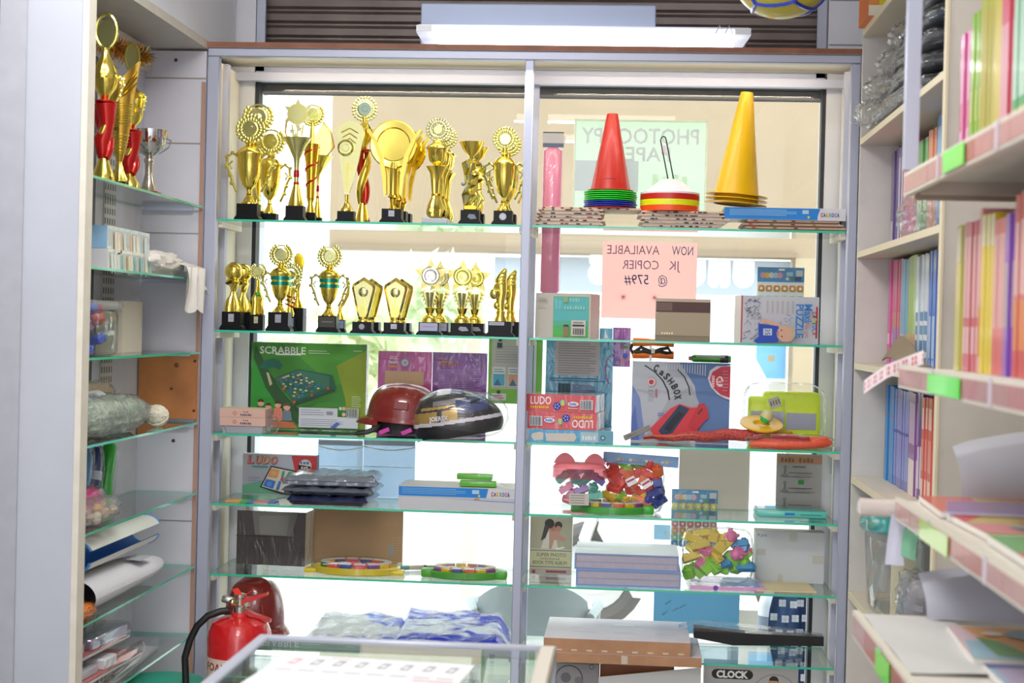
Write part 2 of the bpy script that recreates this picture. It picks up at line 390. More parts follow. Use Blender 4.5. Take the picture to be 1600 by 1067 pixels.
# ---- left-hand cabinet
lc = thing('wall_cabinet', 'pale wooden wall cabinet with glass shelves along the left side', 'cabinet', (0, 0, 0))
YN, YE = 3.92, 4.975
b = MB(); b.box(-1.612, XL-.012, YN-.05, YN-.01, 0, CEIL-.01, PANEL); b.box(-1.612, -1.543, YN-.058, YN-.05, 0, CEIL-.01, M('#a8aab2', .6, noise=.05)); b.build('side_panel', lc)
b = MB(); b.box(XL-.012, XL+.004, YN-.052, YN, 0, CEIL-.01, M('#d8d2c4', .6, noise=.06)); b.build('edge_strip', lc)
b = MB(); b.box(-1.600, XL-.002, YE, YE+.012, 0, 2.36, M('#cdccd6', .6, noise=.04, scale=5))
for z, h in ((2.27, .004), (2.06, .004), (1.77, .003), (.84, .003)): b.box(-1.60, XL-.002, YE-.002, YE, z, z+h, '#9a8f88')
for x, z in ((-1.49, 2.33), (-1.47, 1.10)): b.ball((x, YE, z), .006, '#3a3434', 8)
b.build('end_panel', lc)
b = MB(); b.box(XL-.014, XL-.002, YE-.006, YE-.0005, .1, 2.26, M('#b08a78', .6)); b.build('edge_strip', lc)
b = MB(); b.box(-1.612, -1.590, YN-.01, YE, 0, 2.40, M('#c9cad2', .6, noise=.04)); b.build('back_panel', lc)
b = MB(); MS = mesh_strip('perforated_steel', '#c9c8c2', '#5a5a58', .022, .03)
for y0, y1 in ((4.22, 4.38), (4.48, 4.52), (4.60, 4.70)): b.box(-1.590, -1.586, y0, y1, .1, 2.26, MS if y1-y0 > .05 else M('#55565c', .5))
b.build('perforated_strip', lc)
b = MB(); b.box(-1.60, XL, YN-.01, YE+.01, 2.368, 2.395, M('#c8c2b6', .6, noise=.05), M('#b9b6b4', .6, noise=.05)); b.build('top_board', lc)
b = MB(); b.box(-1.59, -1.57, YN, YE, 2.29, 2.366, M('#cfc6b6', .6)); b.build('rail', lc)
b = MB(); b.box(-1.60, XL-.004, YN-.01, YE+.36, 2.396, CEIL-.01, WHITE); b.build('upper_panel', lc)
b = MB(); b.box(-1.585, XL-.006, YE-.016, YE-.007, 1.172, 1.386, M('#b0713f', .5, noise=.25, scale=9, bump=.1))
for x, z in ((-1.40, 1.36), (-1.40, 1.20), (-1.475, 1.27)): b.ball((x, YE-.016, z), .005, '#4a2a18', 8)
b.ball((-1.46, YE-.0135, 1.345), .012, '#6b3c1c', 12, 1, 1, .3)
b.build('wood_board', lc)
LZ = [1.859, 1.625, 1.39, 1.164, .937, .702, .48]
LL = ['top, holding tall red and gold trophies', 'second from the top, holding two chalk boxes', 'third from the top, holding a clear tub', 'fourth from the top, holding a bag of netting', 'fifth from the top, holding green and blue packets', 'sixth from the top, holding a white bath mat', 'lowest, holding silver packs']
for z, nm in zip(LZ, LL):
    b = MB(); b.box(-1.584, XL+.002, YN+.002, YE-.018 if z > 1.2 or z < 1.1 else YE-.018, z-.007, z, TEAL, GLASS, TEAL, TEAL)
    solo(b, 'glass_shelf', 'green-edged glass shelf in left cabinet, %s' % nm, 'glass shelf')
    for y in (YN-.008, YE-.02):
        b = MB(); b.box(-1.58, XL-.03, y, y+.008, z-.016, z-.0075, ALU); b.build('shelf_support', lc)

# ---- lamps on the ceiling
for k, (x, y, L) in enumerate(LAMPS):
    t = thing('ceiling_lamp', 'white batten lamp on the ceiling, %s' % ['over the counter', 'over the right aisle', 'nearest the left cabinet', 'behind the camera', 'rearmost'][k], 'lamp', (x, y, CEIL))
    b = MB(); b.bbox(-L/2, L/2, -.04, .04, -.05, 0, M('#e8e8ea', .5), .004, 1); b.build('housing', t)
    b = MB(); b.bbox(-L/2+.02, L/2-.02, -.03, .03, -.085, -.05, glow('lamp_diffuser', '#fff8ee', 6), .008, 2); b.build('diffuser', t)

# ---- tube light on top of the unit
t = thing('tube_light', 'lit clear batten tube light lying on top of the display unit', 'tube light', (0, 0, 0))
a = at(657, 55, 5.12); c = at(1170, 55, 5.12); zt = 2.392
b = MB(); b.prism([(a.x+.03, zt), (c.x-.03, zt), (c.x, zt+.045), (c.x, zt+.065), (a.x, zt+.065), (a.x, zt+.045)], 5.02, 5.14, glassy('diffuser_plastic', '#f4f6fa', 1.4, .15, .55, '#f4f6ff')); b.build('housing', t)
b = MB(); b.box(a.x+.06, c.x-.05, 5.05, 5.11, zt+.022, zt+.046, glow('tube_glow', '#fdfdff', 5)); b.build('tube', t)
b = MB(); b.box(a.x+.005, c.x-.005, 5.03, 5.13, zt+.0655, zt+.072, M('#c9cedb', .35, .3)); b.build('top_tray', t)
for x in (a.x, c.x-.05):
    b = MB(); b.box(x, x+.05, 5.018, 5.142, zt+.048, zt+.068, M('#dfe2ea', .3, coat=.5)); b.build('end_cap', t)
for x in (c.x-.10, c.x-.07):
    b = MB(); b.tube([(x-.012, 5.015, zt+.05), (x, 5.013, zt+.075), (x+.012, 5.015, zt+.05)], .002, M('#c8c8cc', .3, .8), 6); b.build('spring_clip', t)
tl = area('tube_light_lamp', ((a.x+c.x)/2, 5.08, zt+.01), c.x-a.x-.15, .05, 2.5)
tl.location.z = zt-.06; tl.location.y = 4.93; tl.rotation_euler = (math.radians(-20), 0, 0)
a = at(660, 20, 5.2); c = at(1025, 20, 5.2)
b = MB(); b.bbox(a.x, c.x, 5.16, 5.20, 2.3905, 2.56, M('#a9b6d2', .45, .15), .004, 1)
solo(b, 'metal_tray', 'pale blue sheet metal tray standing behind the tube light', 'tray')
# ------------------------------------------------------------------ outside the window
b = MB(); b.box(-9, 9, 5.57, 24, -.05, .02, M('#d9d6d0', .8, noise=.06)); struct(b, 'ground')
YFAC = 9.0
def rx(u, v=420, Y=YFAC): return at(u, v, Y).x
def rz_(u, v, Y=YFAC): return at(u, v, Y).z
t = thing('shop_front', 'beige shop front across the bright street with pale sign band', 'building', (0, YFAC, 0))
zb = rz_(900, 396); x0 = rx(513); x1 = rx(1300)+.6; xc = rx(1243)
b = MB(); b.box(x0, x1, 0, .3, zb, 3.9, M('#a38f76', .8, noise=.06, scale=2)); b.build('upper_wall', t)
b = MB(); b.box(xc, x1, 0, .3, .0201, zb, M('#b3a186', .8, noise=.06, scale=3)); b.build('pier', t)
b = MB(); b.box(x0, xc, .35, .45, .0201, zb-.32, M('#f4f4f2', .8)); b.build('lower_wall', t)
b = MB(); b.box(x0+.02, xc, -.03, .02, zb, zb+.03, M('#8f7d66', .8)); b.build('ledge', t)
zs0, zs1 = rz_(1000, 458), rz_(1000, 402); hs = zs1-zs0
b = MB(); b.box(rx(770), rx(818), .1, .14, rz_(790, 450), rz_(790, 400), M('#b4bfce', .6)); b.build('sign_panel', t)
b = MB(); b.box(rx(872), xc-.02, .1, .14, zs0, zs1, M('#aab3bd', .6)); yl = .0995; W_ = M('#ffffff', .7)
def roundlet(b, u0, u1, kind):
    a0, a1 = rx(u0), rx(u1); wd = a1-a0; zlo = zs0+hs*.22; zhi = zs1-.005; r = wd/2
    pts = [(a0+r-r*math.cos(q*PI/10), zlo+r-r*math.sin(q*PI/10)) for q in range(11)]
    if kind == 'U': pts = pts+[(a1, zhi), (a0, zhi)]
    if kind == 'N': pts = [(a0, zlo+.02), (a0+.02, zlo), (a0+wd*.42, zlo), (a0+wd*.5, zlo+.04), (a0+wd*.58, zlo), (a1-.02, zlo), (a1, zlo+.02), (a1, zhi), (a0, zhi)]
    if kind == 'S':
        cx, cz = a0+r, zlo+r; pts = [(cx+r*math.cos(q*2*PI/20), cz+r*math.sin(q*2*PI/20)) for q in range(20)]
        b.add([(x, yl, z) for x, z in pts], [tuple(range(20))], W_)
        cz += r*1.25; pts = [(cx+r*.95*math.cos(q*2*PI/20), cz+r*.9*math.sin(q*2*PI/20)) for q in range(20)]
    b.add([(x, yl-.001, z) for x, z in pts], [tuple(range(len(pts)))], W_)
for u0, u1, k in ((918, 954, 'S'), (1068, 1104, 'U'), (1108, 1143, 'N'), (1147, 1181, 'U'), (1010, 1044, 'U')): roundlet(b, u0, u1, k)
b.build('sign_band', t)
b = MB(); b.box(rx(1188), rx(1234), .1, .13, rz_(1210, 592), rz_(1210, 534), M('#6fa8d0', .6)); b.box(rx(1206), rx(1216), .098, .1, rz_(1210, 565), rz_(1210, 556), M('#a08c62')); b.build('poster', t)
b = MB(); b.box(rx(748), rx(770), -.6, -.55, .0201, rz_(760, 465), M('#f4d4cc', .7)); 
solo(b, 'sign_post', 'short reddish post standing in the bright street', 'post', (0, YFAC, 0))
# white garment on a stand
a = at(1150, 545, 7.2); t = thing('garment_stand', 'pale lilac shirt on a dress stand in the bright street', 'dress stand', (a.x, 7.2, .021))
def gfn(u, v): an = 2*PI*u; w = .06+.075*min(1, v*2.5); return (w*math.cos(an)*1.1, .06*math.sin(an)+.006*math.sin(an*7), a.z-.021-v*.36)
b = MB(); b.sheet(gfn, 32, 10, M('#e4e0f0', .8), 0); b.build('shirt', t)
b = MB(); b.tube([(0, 0, 0), (0, 0, a.z-.03)], .012, M('#f0f0f0', .5)); b.lathe([(.12, 0), (.02, .02)], M('#f0f0f0', .5), 16); b.build('pole', t)
# shrubs
def shrub(u, v, Y, R, seed, label, hx):
    rnd = random.Random(seed); c = at(u, v, Y); t = thing('shrub', label, 'shrub', (c.x, Y, .021)); h = c.z-.02
    b = MB()
    for i in range(230):
        d = Vector((rnd.gauss(0, 1), rnd.gauss(0, 1), rnd.gauss(0, 1))).normalized()*R*rnd.uniform(.35, 1); d.z += h
        q = Vector((rnd.gauss(0, 1), rnd.gauss(0, 1), rnd.gauss(0, 1))).normalized(); s = q.orthogonal().normalized(); l = .09
        b.add([tuple(d-q*l), tuple(d+s*.03), tuple(d+q*l), tuple(d-s*.03)], [(0, 1, 2, 3)], paper(hx, .5))
    b.build('foliage', t)
    b = MB()
    for k in range(1): b.tube([(0, 0, 0), (.02, 0, h*.5), (0, 0, h)], .02, M('#ece8dc', .8), 5)
    b.build('stem', t)
shrub(560, 545, 7.6, .26, 3, 'pale yellow-green leafy shrub outside left of the red helmet', '#dde4c0')
shrub(680, 480, 8.2, .28, 4, 'faint green leafy shrub in the street behind the trophies', '#e2ebd2')
shrub(420, 560, 8.0, .30, 5, 'pale leafy shrub at far left of the street', '#e6ead8')
# plastic chair outside
ch = thing('plastic_chair', 'grey-white plastic chair standing outside against the window', 'chair', (at(832, 960, 5.95).x, 5.95, .021))
CH = M('#aab4b6', .5)
b = MB(); zt = at(832, 912, 5.95).z-.005
def cb(u, v):
    x = (u-.5)*2; hw = .235*(1-.12*v); z = .265+v*(zt-.265)*(1-.30*abs(x)**3.0); return (x*hw, .04-.10*(1-x*x)-.05*v, z)
b.sheet(cb, 18, 8, CH, .01); b.build('backrest', ch)
b = MB(); b.bbox(-.23, .23, -.02, .34, .25, .265, CH, .008, 2); b.build('seat', ch)
for sx in (-1, 1):
    for y in (.0, .32):
        b = MB(); b.tube([(sx*.2, y, .255), (sx*.235, y+(.03 if y else -.03), 0)], [.022, .016], CH, 8); b.build('leg', ch)
    b = MB(); b.tube([(sx*.22, -.03, .38), (sx*.25, .12, .40), (sx*.24, .30, .38), (sx*.23, .33, .26)], .018, CH, 8); b.build('armrest', ch)
# motor scooter
YM = 7.7
mo = thing('scooter', 'white motor scooter parked outside, wheel showing below the binders', 'scooter', (at(925, 925, YM).x, YM, .021))
def wheel(x):
    b = MB(); R = .215; zc = R+.05
    b.tube([(x+R*math.cos(q*PI/14), 0, zc+R*math.sin(q*PI/14)) for q in range(28)], .05, M('#6a6664', .8), 8, True); w = b.build('wheel', mo)
    b = MB(); b.X = Matrix.Translation((x, 0, zc)) @ Matrix.Rotation(PI/2, 4, 'X'); b.lathe([(.15, -.02), (.17, -.02), (.17, .02), (.15, .02)], M('#e8e8e8', .3, .3), 28)
    b.lathe([(.02, -.05), (.09, -.045), (.09, .045), (.02, .05)], M('#e8e6e2', .3, .3), 20)
    for k in range(6):
        b.X = Matrix.Translation((x, 0, zc)) @ Matrix.Rotation(k*PI/3, 4, 'Y'); b.box(.08, .155, -.008, .008, -.014, .014, M('#e8e8e8', .3, .3))
    b.build('hub', w)
wheel(0); wheel(1.05)
SW = M('#f0eeea', .35)
b = MB(); b.tube([(0, -.07, .265), (-.04, -.07, .45), (.10, 0, .85), (.06, 0, .95)], .03, SW); b.build('fork', mo)
b = MB(); b.prism([(.02, .5), (.10, .86), (.2, .86), (.24, .35), (.5, .26), (.62, .62), (1.28, .68), (1.32, .5), (1.0, .5), (.85, .30), (.55, .16), (.2, .18)], -.12, .12, SW); b.build('body', mo)
b = MB(); b.tube([(.06, -.3, .97), (.08, 0, .93), (.06, .3, .97)], .018, M('#555555', .5)); b.build('handlebar', mo)
# flowered cloth, hung just outside the right end of the pane
zc1 = at(1250, 905, 5.7).z; xa, xb = at(1200, 1000, 5.7).x, at(1296, 1000, 5.7).x
def cloth(u, v): return (lerp(xa, xb+.06, u)+(.05*(1-min(1, v*3)) if u < .3 else 0), .02*math.sin(u*17+v*2), .0215+(zc1+.10-.0215)*(1-v))
b = MB(); b.sheet(cloth, 24, 16, M('#3f5680', .9), .003)
rnd = random.Random(5)
for i in range(7):
    for j in range(13):
        u = (i+.5+(.5 if j % 2 else 0))/7.5; v = (j+.5)/13; x, y, z = cloth(u, v)
        for q in range(4):
            an = q*PI/2+PI/4; cx, cz = x+.009*math.cos(an), z+.009*math.sin(an)
            b.box(cx-.006, cx+.006, y-.0215, y-.0195, cz-.006, cz+.006, M('#e6e2e6', .9))
solo(b, 'flowered_cloth', 'navy blue cloth with small white flowers hanging outside at right', 'cloth', (0, 5.7, 0))
b = MB(); a = at(1204, 985, 6.1); b.lathe([(.045, .021), (.05, .03), (.05, a.z+.10), (.042, a.z+.13), (.016, a.z+.16), (.016, a.z+.185), (.001, a.z+.186)], M('#e9eef4', .3), 20)
b.lathe([(.051, a.z-.03), (.051, a.z+.06)], M('#8a93a4', .5), 20, caps=False)
solo(b, 'water_can', 'tall white bottle-shaped can standing outside beside the flowered cloth', 'can', (a.x, 6.1, 0))
a = at(1178, 985, 6.3); b = MB(); b.box(-.09, .06, 0, .2, .021, a.z+.08, '#b8b2a6', '#f0f0ee'); solo(b, 'crate', 'pale box standing outside behind the blue window paper', 'box', (a.x, 6.3, 0))

# ---- papers on the pane
def sheet_on_pane(name, label, cat, u0, v0, u1, v1, hx, Y=5.393, through=.55, paint=None, group=None):
    a, c = at(u0, v0, Y), at(u1, v0, Y); d = at(u0, v1, Y); w, h = c.x-a.x, a.z-d.z
    b = MB(); b.rect(-w/2, w/2, 0, h, 0, paper(hx, through))
    if paint: paint(Face(b, u0, v0, u1, v1, w, h, 0))
    return solo(b, name, label, cat, ((a.x+c.x)/2, Y, (at((u0+u1)/2, v1, Y)).z), 0, group)
def pg(f):
    tx = paper('#dcd8e6', .5)
    f.t('PHOTOCOPY', 1001, 213, 24, tx, 184, mirror=True, bold=.02)
    f.t('PAPER', 1003, 241, 22, tx, 92, mirror=True, bold=.02)
    f.r(900, 252, 1000, 300, paper('#dcdaec', .5)); f.word(1022, 272, 1082, 290, 4, paper('#dff0e0', .5))
    for q in ((898, 188, 1106, 191), (898, 188, 901, 327), (1103, 188, 1106, 327)): f.r(*q, paper('#e4e8de', .5))
sheet_on_pane('notice', 'pale green notice about photocopy paper stuck on the window behind the cones', 'notice', 898, 188, 1106, 327, '#c9e4cb', paint=pg)
def pp(f):
    a, c = paper('#5e6a98', .3), paper('#a07d98', .3)
    f.t('NOW', 1067, 391, 14, a, 33, mirror=True); f.t('AVAILABLE', 990, 391, 14, c, 82, mirror=True)
    f.t('JK', 1055, 414, 14, c, 18, mirror=True); f.t('COPIER', 1002, 414, 14, c, 57, mirror=True)
    f.t('@', 1037, 437, 14, a, 15, mirror=True); f.t('579#', 996, 437, 15, paper('#3b3f7c', .3), 38, mirror=True)
    for u in (976, 1025):
        for k in range(5): an = k*PI/5; f.p([(u+9*math.cos(an), 465+9*math.sin(an)), (u-.6*math.sin(an), 465+.6*math.cos(an)), (u-9*math.cos(an), 465-9*math.sin(an)), (u+.6*math.sin(an), 465-.6*math.cos(an))], paper('#d79a96', .4))
sheet_on_pane('notice', 'pink handwritten notice NOW AVAILABLE stuck on the window, seen reversed', 'notice', 942, 378, 1090, 498, '#f0bab2', paint=pp)
def bl(f):
    for u, v in ((1040, 945), (1052, 955), (1035, 962), (1063, 950)): f.p([(u, v), (u+8, v-6), (u+9, v-4), (u+1, v+2)], paper('#a5c7d8', .5))
sheet_on_pane('blue_paper', 'sheet of blue paper on the lower window behind the black bat', 'paper', 1022, 925, 1156, 990, '#5f94b4', paint=bl)
sheet_on_pane('brown_paper', 'large sheet of grey-brown paper on the window behind the topper card', 'paper', 1062, 702, 1172, 796, '#a59d92', through=.35)
# pink wrapped roll hanging behind the top right shelf
pr = thing('wrapping_roll', 'pink film-wrapped roll hanging at the window left of the green notice', 'roll', (0, 0, 0))
Yr = 5.347; a, c = at(846, 350, Yr), at(876, 350, Yr); rr = (c.x-a.x)/2; z1, z0 = at(860, 230, Yr).z, at(860, 460, Yr).z
b = MB(); b.lathe([(rr*.6, z0), (rr, z0+.01), (rr, z1-.01), (rr*.6, z1)], M('#e58ab0', .35, wrap=.35), 20, ((a.x+c.x)/2, Yr+.012, 0), 1, .55); b.build('roll', pr)
b = MB(); zt = at(860, 206, Yr).z; b.box(a.x-.002, c.x+.004, Yr, Yr+.002, z1, zt, M('#b4b4ba', .4)); b.box(a.x-.002, c.x+.004, Yr-.0005, Yr, z1+.0, z1+.014, M('#4a5876', .4)); b.box(a.x-.002, c.x+.004, Yr-.0005, Yr, zt-.004, zt, M('#3a3a40', .4)); b.build('header_card', pr)

# ------------------------------------------------------------------ right-hand bookcase
ORD = ['first', 'second', 'third', 'fourth', 'fifth', 'sixth', 'seventh', 'eighth', 'ninth', 'tenth', 'eleventh', 'twelfth', 'thirteenth', 'fourteenth', 'fifteenth', 'sixteenth', 'seventeenth', 'eighteenth', 'nineteenth', 'twentieth', 'twenty-first', 'twenty-second', 'twenty-third', 'twenty-fourth', 'twenty-fifth', 'twenty-sixth', 'twenty-seventh', 'twenty-eighth', 'twenty-ninth', 'thirtieth']
BC = M('#d6ccba', .6, noise=.03, scale=4); BCE = M('#e2d6b8', .55)
bc = thing('bookcase', 'cream wooden bookcase along the right wall', 'bookcase', (0, 0, 0))
RX, RB = .68, 1.02
RZ = [2.42, 2.09, 1.748, 1.411, 1.066, .716, .40]
b = MB(); b.box(RX, RB, 4.83, 4.85, 0, 2.75, M('#cfcbc6', .6, noise=.03)); b.build('side_panel', bc)
b = MB(); b.box(RX+.002, RB, 3.52, 3.545, 0, 2.75, M('#cfc8be', .6, noise=.03)); b.box(RX-.004, RX+.002, 3.518, 3.547, 0, 2.75, BCE); b.build('divider', bc)
b = MB(); b.box(RB, RB+.008, 1.4, 4.85, 0, 2.75, M('#c9c2b8', .6)); b.build('back_panel', bc)
for z in RZ:
    b = MB(); b.box(RX+.002, RB, 3.546, 4.829, z-.018, z, BC); b.box(RX-.003, RX+.002, 3.546, 4.829, z-.018, z, BCE); b.build('shelf', bc)

def book(label, xs, y1, th, z, h, d, cover, band=None, pages='#e8e2d4', cat='book', group=None, name='book', hang=0, lean=0, deep=1):
    b = MB(); cm = M(cover, .35, coat=.3, deep=deep)
    b.box(0, .0018, -th, 0, 0, h, cm)                    # spine
    b.box(.0018, d, -th, -th+.0012, 0, h, cm); b.box(.0018, d, -.0012, 0, 0, h, cm)
    b.box(.0018, d-.004, -th+.0012, -.0012, .002, h-.003, M(pages, .8))
    for q in band or []:
        z0, z1, hx = q[:3]; e = q[3] if len(q) > 3 else 0
        b.box(-.0004-.0002*e, -.0001, -th*.88, -th*.12, z0*h, z1*h, M(hx, .4, deep=deep))
    return solo(b, name, label, cat, (xs, y1, z), 0, group, rot=(lean, 0, 0))
def runs(xs, z, y, spec, where, d=.2, gap=.0006, deep=1):
    k = 0
    for cover, n, th, h, band, nm in spec:
        for i in range(n):
            th2 = th*random.Random(k*7+int(z*100)).uniform(.9, 1.1); hh = h*random.Random(k*3+1).uniform(.985, 1.0)
            book('%s, %s from the far end, %s' % (nm, ORD[k], where), xs+random.Random(k).uniform(0, .006), y, th2, z, hh, d, cover, band, deep=deep)
            y -= th2+gap; k += 1
    return y
XS = .765
runs(XS, 1.7485, 4.80, [('#6a5a86', 2, .035, .30, [(.03, .3, '#b8b4c4')], 'grey-purple book'), ('#4a2488', 2, .036, .305, None, 'dark purple book'), ('#8a7a9a', 2, .03, .30, [(.1, .9, '#c4bccc')], 'pale purple book'),
     ('#d8488e', 5, .034, .30, [(.45, .55, '#f0a8c8'), (.7, .9, '#e88ab8')], 'pink book'), ('#c03a6a', 2, .03, .28, None, 'crimson book'), ('#4fa05a', 4, .034, .28, [(.3, .6, '#c8e0b8')], 'green book'), ('#e08a6a', 3, .034, .29, None, 'salmon book'), ('#3a8ed8', 3, .04, .315, [(.2, .9, '#8ac0ec')], 'light blue book'), ('#1480d8', 3, .045, .318, [(.8, .88, '#3a2a90')], 'bright blue book')], 'bookcase shelf behind the upper price rail')
runs(XS, 1.4115, 4.80, [('#d05a9a', 3, .035, .31, [(.2, .3, '#e8c0d8')], 'pink book'), ('#c8587a', 4, .036, .31, [(.0, .35, '#9a8ab8'), (.35, .5, '#c88a7a')], 'rose book'), ('#6aaac8', 3, .036, .305, [(0, .3, '#d8a898')], 'sky blue book'), ('#9aba4a', 4, .035, .31, [(0, .3, '#d0a878')], 'lime green book'), ('#c4ccd4', 5, .034, .305, [(.02, .5, '#4a84b4'), (.1, .15, '#d8e4ec', 1), (.25, .3, '#d8e4ec', 1), (.38, .42, '#d8e4ec', 1)], 'silver and blue book'), ('#2a68c0', 4, .034, .31, [(.1, .45, '#a8c0dc')], 'mid blue book'), ('#1478d0', 2, .04, .315, None, 'deep blue book')], 'bookcase shelf at pink notice height', )
runs(XS, 1.0665, 4.80, [('#2284c8', 5, .036, .285, [(.68, .70, '#a06a5a')], 'bright blue book'), ('#6a70b8', 7, .036, .28, [(.1, .9, '#8a90cc'), (.55, .58, '#4a50a8', 1)], 'violet-blue book'), ('#8a5a9a', 4, .034, .28, [(.0, .35, '#e8d8d0'), (.5, .9, '#c0a8c4')], 'mauve book'), ('#5a3a90', 2, .03, .28, [(.1, .5, '#d8c8d8')], 'purple book'), ('#d05a50', 5, .034, .275, [(.0, .22, '#e8c4b4'), (.3, .6, '#d89080'), (.7, .9, '#ecc8b8')], 'red and white book')], 'bookcase shelf below the lower price rail')
# ---- near rack: price-rail shelves standing out from the bookcase
rk = thing('shelf_rack', 'cream shelf rack with pink price rails at right, nearest the camera', 'shelf rack', (0, 0, 0))
YA, YZ = 2.975, 1.45
RAILC = M('#d9d3c4', .5); PINKL = [M('#bc7c7e', .35, coat=.4, noise=.08, scale=40), M('#b88884', .35, coat=.4, noise=.08, scale=40), M('#ac5e58', .35, coat=.4, noise=.1, scale=40)]
NS = [(.5, 1.797, .038, 'upper'), (.5, 1.44, .038, 'middle'), (.5, 1.192, .036, 'lower'), (.427, .978, .045, 'lowest')]
b = MB(); b.box(.496, .521, YA-.025, YA, 1.806, 2.75, ALU); b.build('post', rk)
for xf, z, hr, nm in NS:
    b = MB(); b.box(xf+.012, 1.018, YZ, YA, z-.018, z-.002, M('#d6d0c6', .6, noise=.04)); b.box(xf+.02, 1.018, YA-.01, YA, z-.045, z-.018, M('#a08c7e', .6)); b.box(xf+.02, 1.018, YA-.09, YA-.06, z-.04, z-.018, M('#b4a698', .6)); b.build('shelf', rk)
    b = MB(); b.box(xf, xf+.012, YZ, YA, z-hr, z+.004, RAILC); r = b.build('price_rail', rk)
    b = MB()
    rnd = random.Random(nm); y = YA-.01
    while y > YZ+.2:
        L = rnd.uniform(.10, .24); b.box(xf-.0012, xf-.0002, y-L+.004, y, z-hr+.005, z-.003, rnd.choice(PINKL)); y -= L
    for q in ((YA-.33), (YA-.75)): b.box(xf-.003, xf-.0014, q-.012, q, z-hr, z+.004, M('#cfcad6', .3))
    b.build('label_strip', r)
def price(label, xf, y0, y1, z0, z1, hx, tilt=0):
    b = MB(); b.box(-.0012, 0, y1-y0, 0, z0, z1, M(hx, .35, coat=.6)); solo(b, 'price_card', label, 'price card', (xf-.0034, y0, 0), 0, None)
def ypx(u, v, xf): return atX(u, v, xf).y
price('bright green price card on the upper price rail', .5, ypx(1477, 255, .5), ypx(1510, 240, .5), 1.762, 1.796, '#6af04c')
price('bright green price card on the middle price rail', .5, ypx(1453, 598, .5), ypx(1503, 605, .5), 1.405, 1.437, '#5cf030')
price('yellow-green price card on the lower price rail', .5, ypx(1440, 840, .5), ypx(1484, 862, .5), 1.157, 1.19, '#b4d060')
price('bright green price card on the lowest price rail', .427, ypx(1371, 1050, .427), ypx(1392, 1070, .427), .935, .975, '#6af048')

# books on the rack
XA = .586
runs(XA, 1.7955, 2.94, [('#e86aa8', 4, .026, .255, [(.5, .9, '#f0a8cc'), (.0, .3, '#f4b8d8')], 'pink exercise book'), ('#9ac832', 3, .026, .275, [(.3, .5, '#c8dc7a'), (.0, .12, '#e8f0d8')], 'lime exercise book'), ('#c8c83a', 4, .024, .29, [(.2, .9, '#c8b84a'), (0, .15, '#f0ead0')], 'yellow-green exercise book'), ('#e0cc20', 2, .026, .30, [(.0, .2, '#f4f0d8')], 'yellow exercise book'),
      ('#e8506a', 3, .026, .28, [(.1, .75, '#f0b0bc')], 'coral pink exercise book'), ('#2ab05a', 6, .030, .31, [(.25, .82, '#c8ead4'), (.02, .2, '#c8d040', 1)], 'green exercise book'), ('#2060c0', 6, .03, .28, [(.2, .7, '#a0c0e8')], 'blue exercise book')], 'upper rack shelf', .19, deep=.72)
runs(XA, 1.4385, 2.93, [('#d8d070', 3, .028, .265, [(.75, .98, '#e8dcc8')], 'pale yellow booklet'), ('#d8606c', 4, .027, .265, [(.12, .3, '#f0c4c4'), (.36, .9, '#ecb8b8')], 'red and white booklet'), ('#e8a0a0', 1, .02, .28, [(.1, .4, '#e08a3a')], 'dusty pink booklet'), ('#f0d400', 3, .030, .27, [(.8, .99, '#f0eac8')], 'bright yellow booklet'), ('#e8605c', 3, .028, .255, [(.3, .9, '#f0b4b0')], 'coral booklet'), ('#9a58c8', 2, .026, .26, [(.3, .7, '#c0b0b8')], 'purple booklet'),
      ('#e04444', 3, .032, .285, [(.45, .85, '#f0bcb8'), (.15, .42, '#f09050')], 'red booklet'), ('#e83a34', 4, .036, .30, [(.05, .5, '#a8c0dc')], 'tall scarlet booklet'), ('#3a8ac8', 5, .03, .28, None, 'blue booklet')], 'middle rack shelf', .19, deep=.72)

# magazines lying flat
def magazine(label, x0, x1, y0, y1, z, th, rz, base, shapes):
    b = MB(); cx, cy = (x0+x1)/2, (y0+y1)/2; w, d = x1-x0, y1-y0
    b.box(-w/2, w/2, -d/2, d/2, 0, th, M('#e4e0d8', .7), M(base, .3, coat=.5))
    for i, (kind, pts, hx) in enumerate(shapes):
        zz = th+.0004*(i+1); m = M(hx, .3, coat=.5)
        if kind == 'o':
            px, py, r = pts; b.add([((px-.5)*w+r*w*math.cos(q*PI/10), (py-.5)*d+r*w*math.sin(q*PI/10), zz) for q in range(20)], [tuple(range(20))], m)
        else: b.add([((px-.5)*w, (py-.5)*d, zz) for px, py in pts], [tuple(range(len(pts)))], m)
    solo(b, 'magazine', label, 'magazine', (cx, cy, z), rz)
RC = lambda x0, y0, x1, y1: [(x0, y0), (x1, y0), (x1, y1), (x0, y1)]
zc = 1.1925
magazine('red and yellow magazine at the far end of the lower rack shelf', .535, .735, 2.69, 2.955, zc, .010, -.04, '#e0503c', [('p', RC(.45, .1, .98, .95), '#d8b84a'), ('p', [(.05, .1), (.4, .05), (.35, .5)], '#e8b4a8'), ('o', (.7, .6, .16), '#e8903a'), ('p', RC(.5, .08, .95, .25), '#b8a89a')])
magazine('yellow and pink magazine second from the far end, lower rack shelf', .54, .745, 2.41, 2.68, zc, .010, .03, '#d8c040', [('p', [(0, .55), (.3, .98), (0, .98)], '#e84030'), ('p', RC(.0, .05, .3, .5), '#e88a80'), ('o', (.62, .6, .18), '#e8b030'), ('o', (.4, .3, .14), '#8a94a8'), ('p', RC(.7, .1, .98, .9), '#c87088')])
